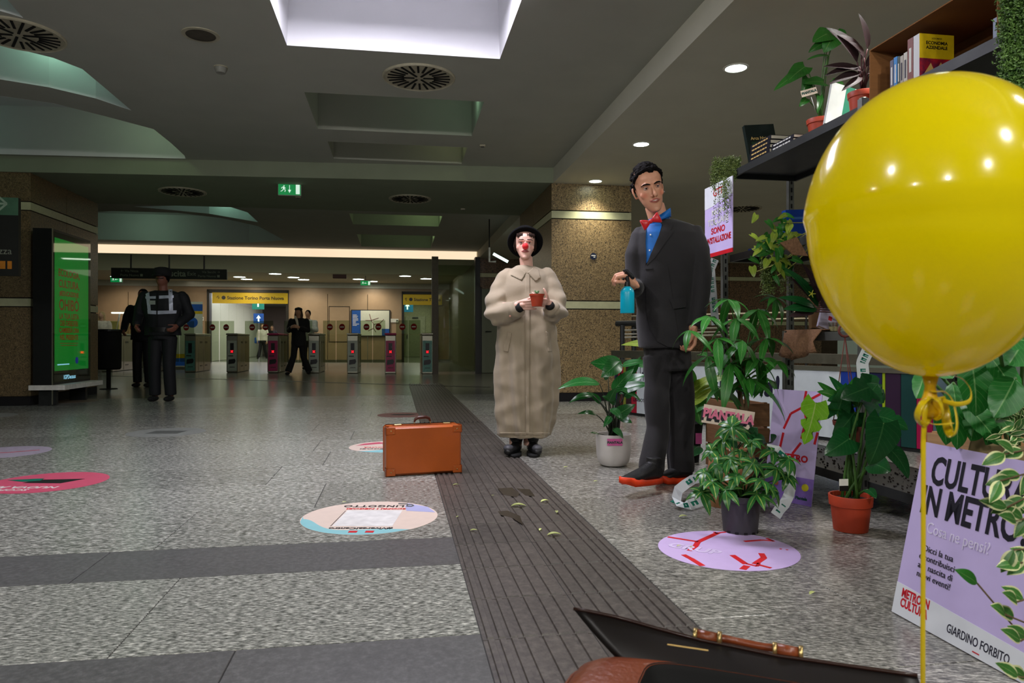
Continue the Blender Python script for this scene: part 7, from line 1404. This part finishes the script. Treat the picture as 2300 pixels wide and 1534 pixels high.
for j in range(NZ): m.f += [(ix(0, j, 1), ix(0, j, 0), ix(0, j+1, 0), ix(0, j+1, 1)), (ix(NX, j, 0), ix(NX, j, 1), ix(NX, j+1, 1), ix(NX, j+1, 0))]
part('flap', m, mat('flap_dark_leather', (15, 8, 7), .45, var=.2, scale=6, bump=.1), t, True, True)
part('flap_edge', MB().tube([m.v[ix(i, NZ, 0)]+V((0, 0, .001)) for i in range(NX+1)], .0028, 6), LEAD, t, True, True)
part('gold_mark', MB().rect(-.03, .012, .03, .014, frame(Qb(.165, .006, .330), dx, V((dy_.x*.3, dy_.y*.3, 1))), 0, .0005), GOLD, t, world=True)
for x in (.190, .305):
    h_ = part('handle_mount', MB().tube([Qb(x-.016, .050, .354-x*.04), Qb(x+.016, .050, .352-x*.04)], .0095, 14), LEA, t, True, True)
    for s_ in (-1, 1): part('brass_roller', MB().tube([Qb(x+s_*.018-.003, .050, .353-x*.04), Qb(x+s_*.018+.003, .050, .353-x*.04)], .0115, 16), BRS, h_, True, True)
part('handle', MB().tube([Qb(.20, .055, .346), Qb(.225, .07, .338), Qb(.27, .072, .334), Qb(.30, .055, .342)], .006, 10), LEA, t, True, True)
# ================================================================ LARGE LAVENDER BOARD
p0 = ground(2003, 1375); t = thing('lavender_display_board', 'large lavender board reading Cultura in Metro leaning by the right edge', 'sign board', p0); xx = -VD*.985+UD*.03; upv = V((.105, .02, .50)); fr = frame(p0+V((0, 0, .003)), V((.068, -.447, 0)), upv)
BWD, BHT = .462, .51; part('board', MB().rect(0, 0, BWD, BHT, fr, -.010, 0), LAV, t, world=True); part('white_foot', MB().poly([(0, .0), (BWD, 0), (BWD, .066), (0, .090)], fr, .0002, .001), BWH, t, world=True)
F2 = lambda x, y, z=.0012: fr @ Matrix.Translation((x, y, z))
text('CULTURA', .112, INK, t, F2(.215, .430), .0028, fit=.33); text('IN METRO?', .112, INK, t, F2(.215, .342), .0028, fit=.36); text('Cosa ne pensi?', .045, mat('board_pale_text', (222, 214, 240), .5), t, F2(.185, .270), .0, fit=.22)
for k, s_ in enumerate(('Dicci la tua', 'e contribuisci', 'alla nascita di', 'nuovi eventi!')): text(s_, .0245, INK, t, F2(.132, .212-.025*k), 0, align='CENTER')
text('METRO IN', .034, RINK, t, F2(.082, .066), .0012, fit=.108); text('CULTURA', .034, RINK, t, F2(.082, .038), .0012, fit=.108); text('GIARDINO FORBITO', .032, NAVY, t, F2(.308, .034), .0003, fit=.198); part('red_dash', MB().rect(.300, .009, .322, .012, fr, .001, .0016), RINK, t, world=True)
# ================================================================ PLANTS AT THE RIGHT EDGE
c = UV(1.83, 1.86, .03); t = thing('large_leaf_pachira', 'plant with very large drooping ribbed leaves under the balloon, in the wooden crate', 'potted plant', c); pot(t, c, .10, .2, GPOT); L_BIG = leafmat('leaf_big_ribbed', (30, 96, 34), (120, 165, 100), .38)
for bx0, by0, bx1, by1, w_, n_, Yb_ in ((2180, 800, 2192, 935, .085, (0, -1, .1), 1.9), (2215, 790, 2290, 905, .075, (.2, -.9, .4), 1.85), (2160, 900, 2245, 1000, .075, (.2, -.9, .4), 1.95), (2280, 850, 2232, 938, .075, (-.2, -.9, .3), 1.8), (2075, 840, 2058, 895, .05, (0, -.9, .3), 2.05), (2105, 835, 2140, 850, .05, (0, -.9, .4), 2.1), (2110, 900, 2125, 1000, .06, (.1, -.9, .1), 2.05), (2140, 860, 2150, 1010, .07, (0, -.95, .2), 2.02), (2250, 940, 2275, 985, .07, (.2, -.9, .3), 1.9), (2190, 930, 2180, 990, .06, (0, -.9, .3), 2.0), (2300, 760, 2265, 820, .08, (0, -.9, .4), 1.8), (2240, 760, 2330, 770, .07, (0, -.8, .6), 1.75), (2240, 900, 2215, 1000, .06, (0, -.9, .2), 1.98)):
    a, b = at(bx0, by0, Yb_), at(bx1, by1, Yb_-.05); put(blade(a, b, w_*1.15, .08, n_, .85, .62, 14, .10, wave=.02), L_BIG, t)
    part('stem', MB().tube(arcpts(c+V((0, 0, .18)), a), .005, 6), STEMG, t, True, True)
c = UV(1.95, 1.62, .03); t = thing('zebra_leaf_plant', 'small plant with green and white striped leaves at the right edge', 'potted plant', c); pot(t, c, .07, .16, TERR)
for k in range(46): px, py = R1.uniform(2245, 2310), R1.uniform(885, 1000); a = at(px, py, 1.80); b = a+V((R1.uniform(-.05, .05), -.01, R1.uniform(-.04, .05))); put(blade(a, b, .014, .1, (0, -.8, .5), ns=6), L_FICUS, t)
for k in range(4): part('stem', MB().tube(arcpts(c+V((0, 0, .14)), at(2250+18*k, 960, 1.80)), .003, 5), STEMG, t, True, True)
c = V((at(2480, 1400, 1.3).x, 1.3, 0)); t = thing('variegated_ficus', 'ficus with cream-edged leaves leaning in at the lower right corner', 'potted plant', c); pot(t, c, .10, .18, GPOT)
brs = [((2330, 1000), (2235, 1020)), ((2330, 1050), (2225, 1080)), ((2330, 1090), (2240, 1140)), ((2330, 1150), (2260, 1170)), ((2330, 1230), (2255, 1235)), ((2330, 1240), (2270, 1265)), ((2330, 1500), (2195, 1310)), ((2330, 1420), (2235, 1380)), ((2340, 1530), (2265, 1520)), ((2330, 1330), (2262, 1352)), ((2330, 1400), (2270, 1440))]
for k, (a, b) in enumerate(brs):
    A1_, B1_ = at(a[0]+25, a[1], 1.28), at(b[0]+(22 if k != 6 else 0), b[1], 1.22); part('branch', MB().tube(arcpts(c+V((0, 0, .16)), A1_)[:-1]+[A1_, (A1_+B1_)/2, B1_], .0016, 5), STEMB, t, True, True)
    for j in range(1 if k == 6 else 2 if k > 6 else 4):
        s_ = (1-j*.2) if k != 6 else 1; p = A1_+(B1_-A1_)*s_; ang = R1.uniform(2.2, 4.6) if k < 6 else 2.6; e = p+V((math.cos(ang)*.045, R1.uniform(-.02, .01), math.sin(ang)*.045)); put(blade(p, e, .024, .12, (R1.uniform(-.3, .3), -.8, .5), .8, .9, 8), L_FICUS if k != 6 else L_PACH, t)
# ================================================================ FALLEN LEAVES AND STAINS
FL = leafmat('fallen_leaf_pale', (178, 188, 110), (220, 224, 160), .5); spots = ((1165, 1139, .075, 0), (1224, 1128, .05, .5), (1250, 1152, .035, 1.6), (1245, 1204, .06, .1), (1214, 1192, .028, 1.2), (1064, 1194, .032, .0), (1024, 1091, .035, .3), (1028, 1163, .018, .8), (1271, 1051, .03, .2), (1338, 1083, .025, .1), (1107, 1115, .014, 0), (1535, 1163, .045, .2), (1825, 1336, .032, .6), (773, 1130, .022, .2), (1502, 1086, .045, .3), (1553, 1231, .018, .9), (1525, 1229, .02, .2))
lbs = ('pale fallen leaf, the largest one lying across the ribbed paving', 'pale fallen leaf pointing up right, just beyond the largest one', 'small curled leaf on the ribbed paving right of the largest one', 'long pale fallen leaf nearest the camera on the ribbed paving', 'tiny curled leaf beside the long pale one on the ribbed paving', 'small green leaf at the left side of the ribbed paving', 'yellow-green leaf beside the suitcase on the ribbed paving', 'tiny yellow leaf between the suitcase and cream sticker edge of ribbed paving', 'small fallen leaf between the clown and the white pot', 'small pale leaf between the white pot and the orange sole', 'tiny fleck of leaf near the dark stain on the ribbed paving', 'thin pale leaf beside the tape loop on the floor', 'small pale leaf alone on the stone before the large lavender board', 'small leaf at the far rim of the cream floor sticker', 'pale leaf between the two orange-soled shoes', 'tiny olive leaf on the lilac sticker near its far rim', 'small olive leaf on the lilac sticker left part')
for (px, py, L_, a), lb in zip(spots, lbs):
    g = ground(px, py); d = V((math.cos(a), math.sin(a), 0)); o = blade(g-d*L_/2+V((0, 0, .004)), g+d*L_/2+V((0, 0, .006)), L_*.42, .16, (0, 0, 1), .8, .8, 8, .45); o.materials.append(FL); setp(part('fallen_leaf', o, None, None), lb, 'leaf', 'fallen leaves on the floor')
WET = mat('wet_stain', (34, 30, 27), .15, var=.1)
for pts, lb in (([(1118, 1098), (1150, 1096), (1168, 1110), (1160, 1118), (1130, 1112)], 'dark wet patch on the ribbed paving, farthest from the camera'), ([(1160, 1098), (1190, 1100), (1202, 1116), (1180, 1114)], 'small dark wet patch beside the farthest one'), ([(1118, 1150), (1140, 1148), (1168, 1160), (1175, 1180), (1150, 1164), (1125, 1158)], 'dark wet patch on the ribbed paving beside the largest leaf')):
    m = MB(); k = len(pts); m.add([ground(*p)+V((0, 0, z)) for z in (.0024, .0028) for p in pts], [tuple(range(k, 2*k)), tuple(range(k))[::-1]]+[(i, (i+1) % k, k+(i+1) % k, k+i) for i in range(k)]); solo('water_stain', lb, 'stain', m, WET, group='wet patches on the paving')
# ================================================================ YELLOW BALLOON
YB = .86; top, bot = at(2103, 176, YB), at(2090, 846, YB); t = thing('balloon', 'big glossy yellow balloon with curled ribbon bow in the right foreground', 'balloon', bot)
BAL = bpy.data.materials.new('yellow_latex'); BAL.use_nodes = True; b_ = BAL.node_tree.nodes['Principled BSDF']; b_.inputs['Base Color'].default_value = (*lin((255, 240, 0)), 1); b_.inputs['Roughness'].default_value = .16; b_.inputs['Subsurface Weight'].default_value = .35; b_.inputs['Subsurface Radius'].default_value = (.05, .04, .002); b_.inputs['Coat Weight'].default_value = .6; b_.inputs['Coat Roughness'].default_value = .04; b_.inputs['Emission Color'].default_value = (1, 1, 0, 1); b_.inputs['Emission Strength'].default_value = 0
ntb = BAL.node_tree; trb = ntb.nodes.new('ShaderNodeBsdfTranslucent'); trb.inputs[0].default_value = (*lin((255, 236, 0)), 1); msb = ntb.nodes.new('ShaderNodeMixShader'); msb.inputs[0].default_value = .4; ntb.links.new(b_.outputs[0], msb.inputs[1]); ntb.links.new(trb.outputs[0], msb.inputs[2]); ntb.links.new(msb.outputs[0], ntb.nodes['Material Output'].inputs[0]); b_.inputs['Subsurface Weight'].default_value = 0
ax = (top-bot); H_ = ax.length; az = ax.normalized(); ax_ = V((1, 0, 0)); ax_ = (ax_-az*ax_.dot(az)).normalized(); ay_ = az.cross(ax_); RB = .1465; rings = []
for i in range(1, 40):
    ph = PI*i/40; zz = (1-math.cos(ph))/2; r = RB*math.sin(ph)*(1+.0*zz); r *= .86+.14*min(1, zz*2.0)**1.0 if zz < .5 else 1; r = RB*(math.sin(ph)**.98)*(1-.14*(1-zz)**2.2 if zz < .5 else 1)
    rings.append((bot+az*H_*zz, ax_*r, ay_*r))
part('latex_body', MB().loft(rings, 64), BAL, t, True, True)
YKN = mat('yellow_knot', (226, 176, 10), .3, coat=.3); YRB = mat('yellow_ribbon', (226, 196, 20), .25, coat=.5, var=.06)
part('knot', MB().tube([bot+az*.004, bot-az*.012, bot-az*.022, bot-az*.040, bot-az*.048], [.010, .006, .0075, .014, .010], 14, True), YKN, t, True, True)
def ribbon(pts, w_, name='ribbon'):
    P = [at(x, y, YB-.01+d) for x, y, d in pts]; Q_ = []; n = len(P)
    for i in range(n-1):
        p0_, p1_, p2_, p3_ = P[max(i-1, 0)], P[i], P[i+1], P[min(i+2, n-1)]
        for k in range(5): s_ = k/5; Q_.append(.5*((2*p1_)+(p2_-p0_)*s_+(2*p0_-5*p1_+4*p2_-p3_)*s_*s_+(3*p1_-p0_-3*p2_+p3_)*s_**3))
    Q_.append(P[-1]); m = MB(); m.tube(Q_, w_/2, 8, flat=.14); return part(name, m, YRB, t, True, True)
ribbon([(2088, 893, 0), (2072, 905, -.012), (2060, 935, -.01), (2070, 955, 0), (2088, 930, .01), (2090, 895, 0)], .009, 'ribbon_loop'); ribbon([(2090, 893, 0), (2110, 900, -.015), (2118, 930, -.01), (2105, 938, 0), (2092, 915, .01), (2090, 893, 0)], .009, 'ribbon_loop')
ribbon([(2095, 880, 0), (2120, 880, .01), (2140, 900, 0), (2150, 950, -.01), (2142, 978, -.01), (2130, 965, 0), (2122, 920, .01), (2112, 892, 0)], .010, 'ribbon_loop'); ribbon([(2130, 842, .01), (2160, 850, .01), (2180, 875, 0), (2178, 900, -.01), (2150, 908, -.01), (2118, 900, 0)], .006, 'ribbon_tail'); ribbon([(2074, 945, -.01), (2100, 953, -.012), (2140, 950, -.01)], .006, 'ribbon_tail')
P = [at(2088, 890, YB-.012), at(2077, 930, YB-.012), at(2074, 1000, YB-.01), at(2074, 1200, YB), at(2073, 1400, YB+.01), at(2073, 1534, YB+.02), V((at(2073, 0, YB+.03).x, YB+.03, .336))]
m = MB(); m.tube(P, .0032, 8, flat=.5); part('string', m, YRB, t, True, True)
bpy.context.view_layer.update()
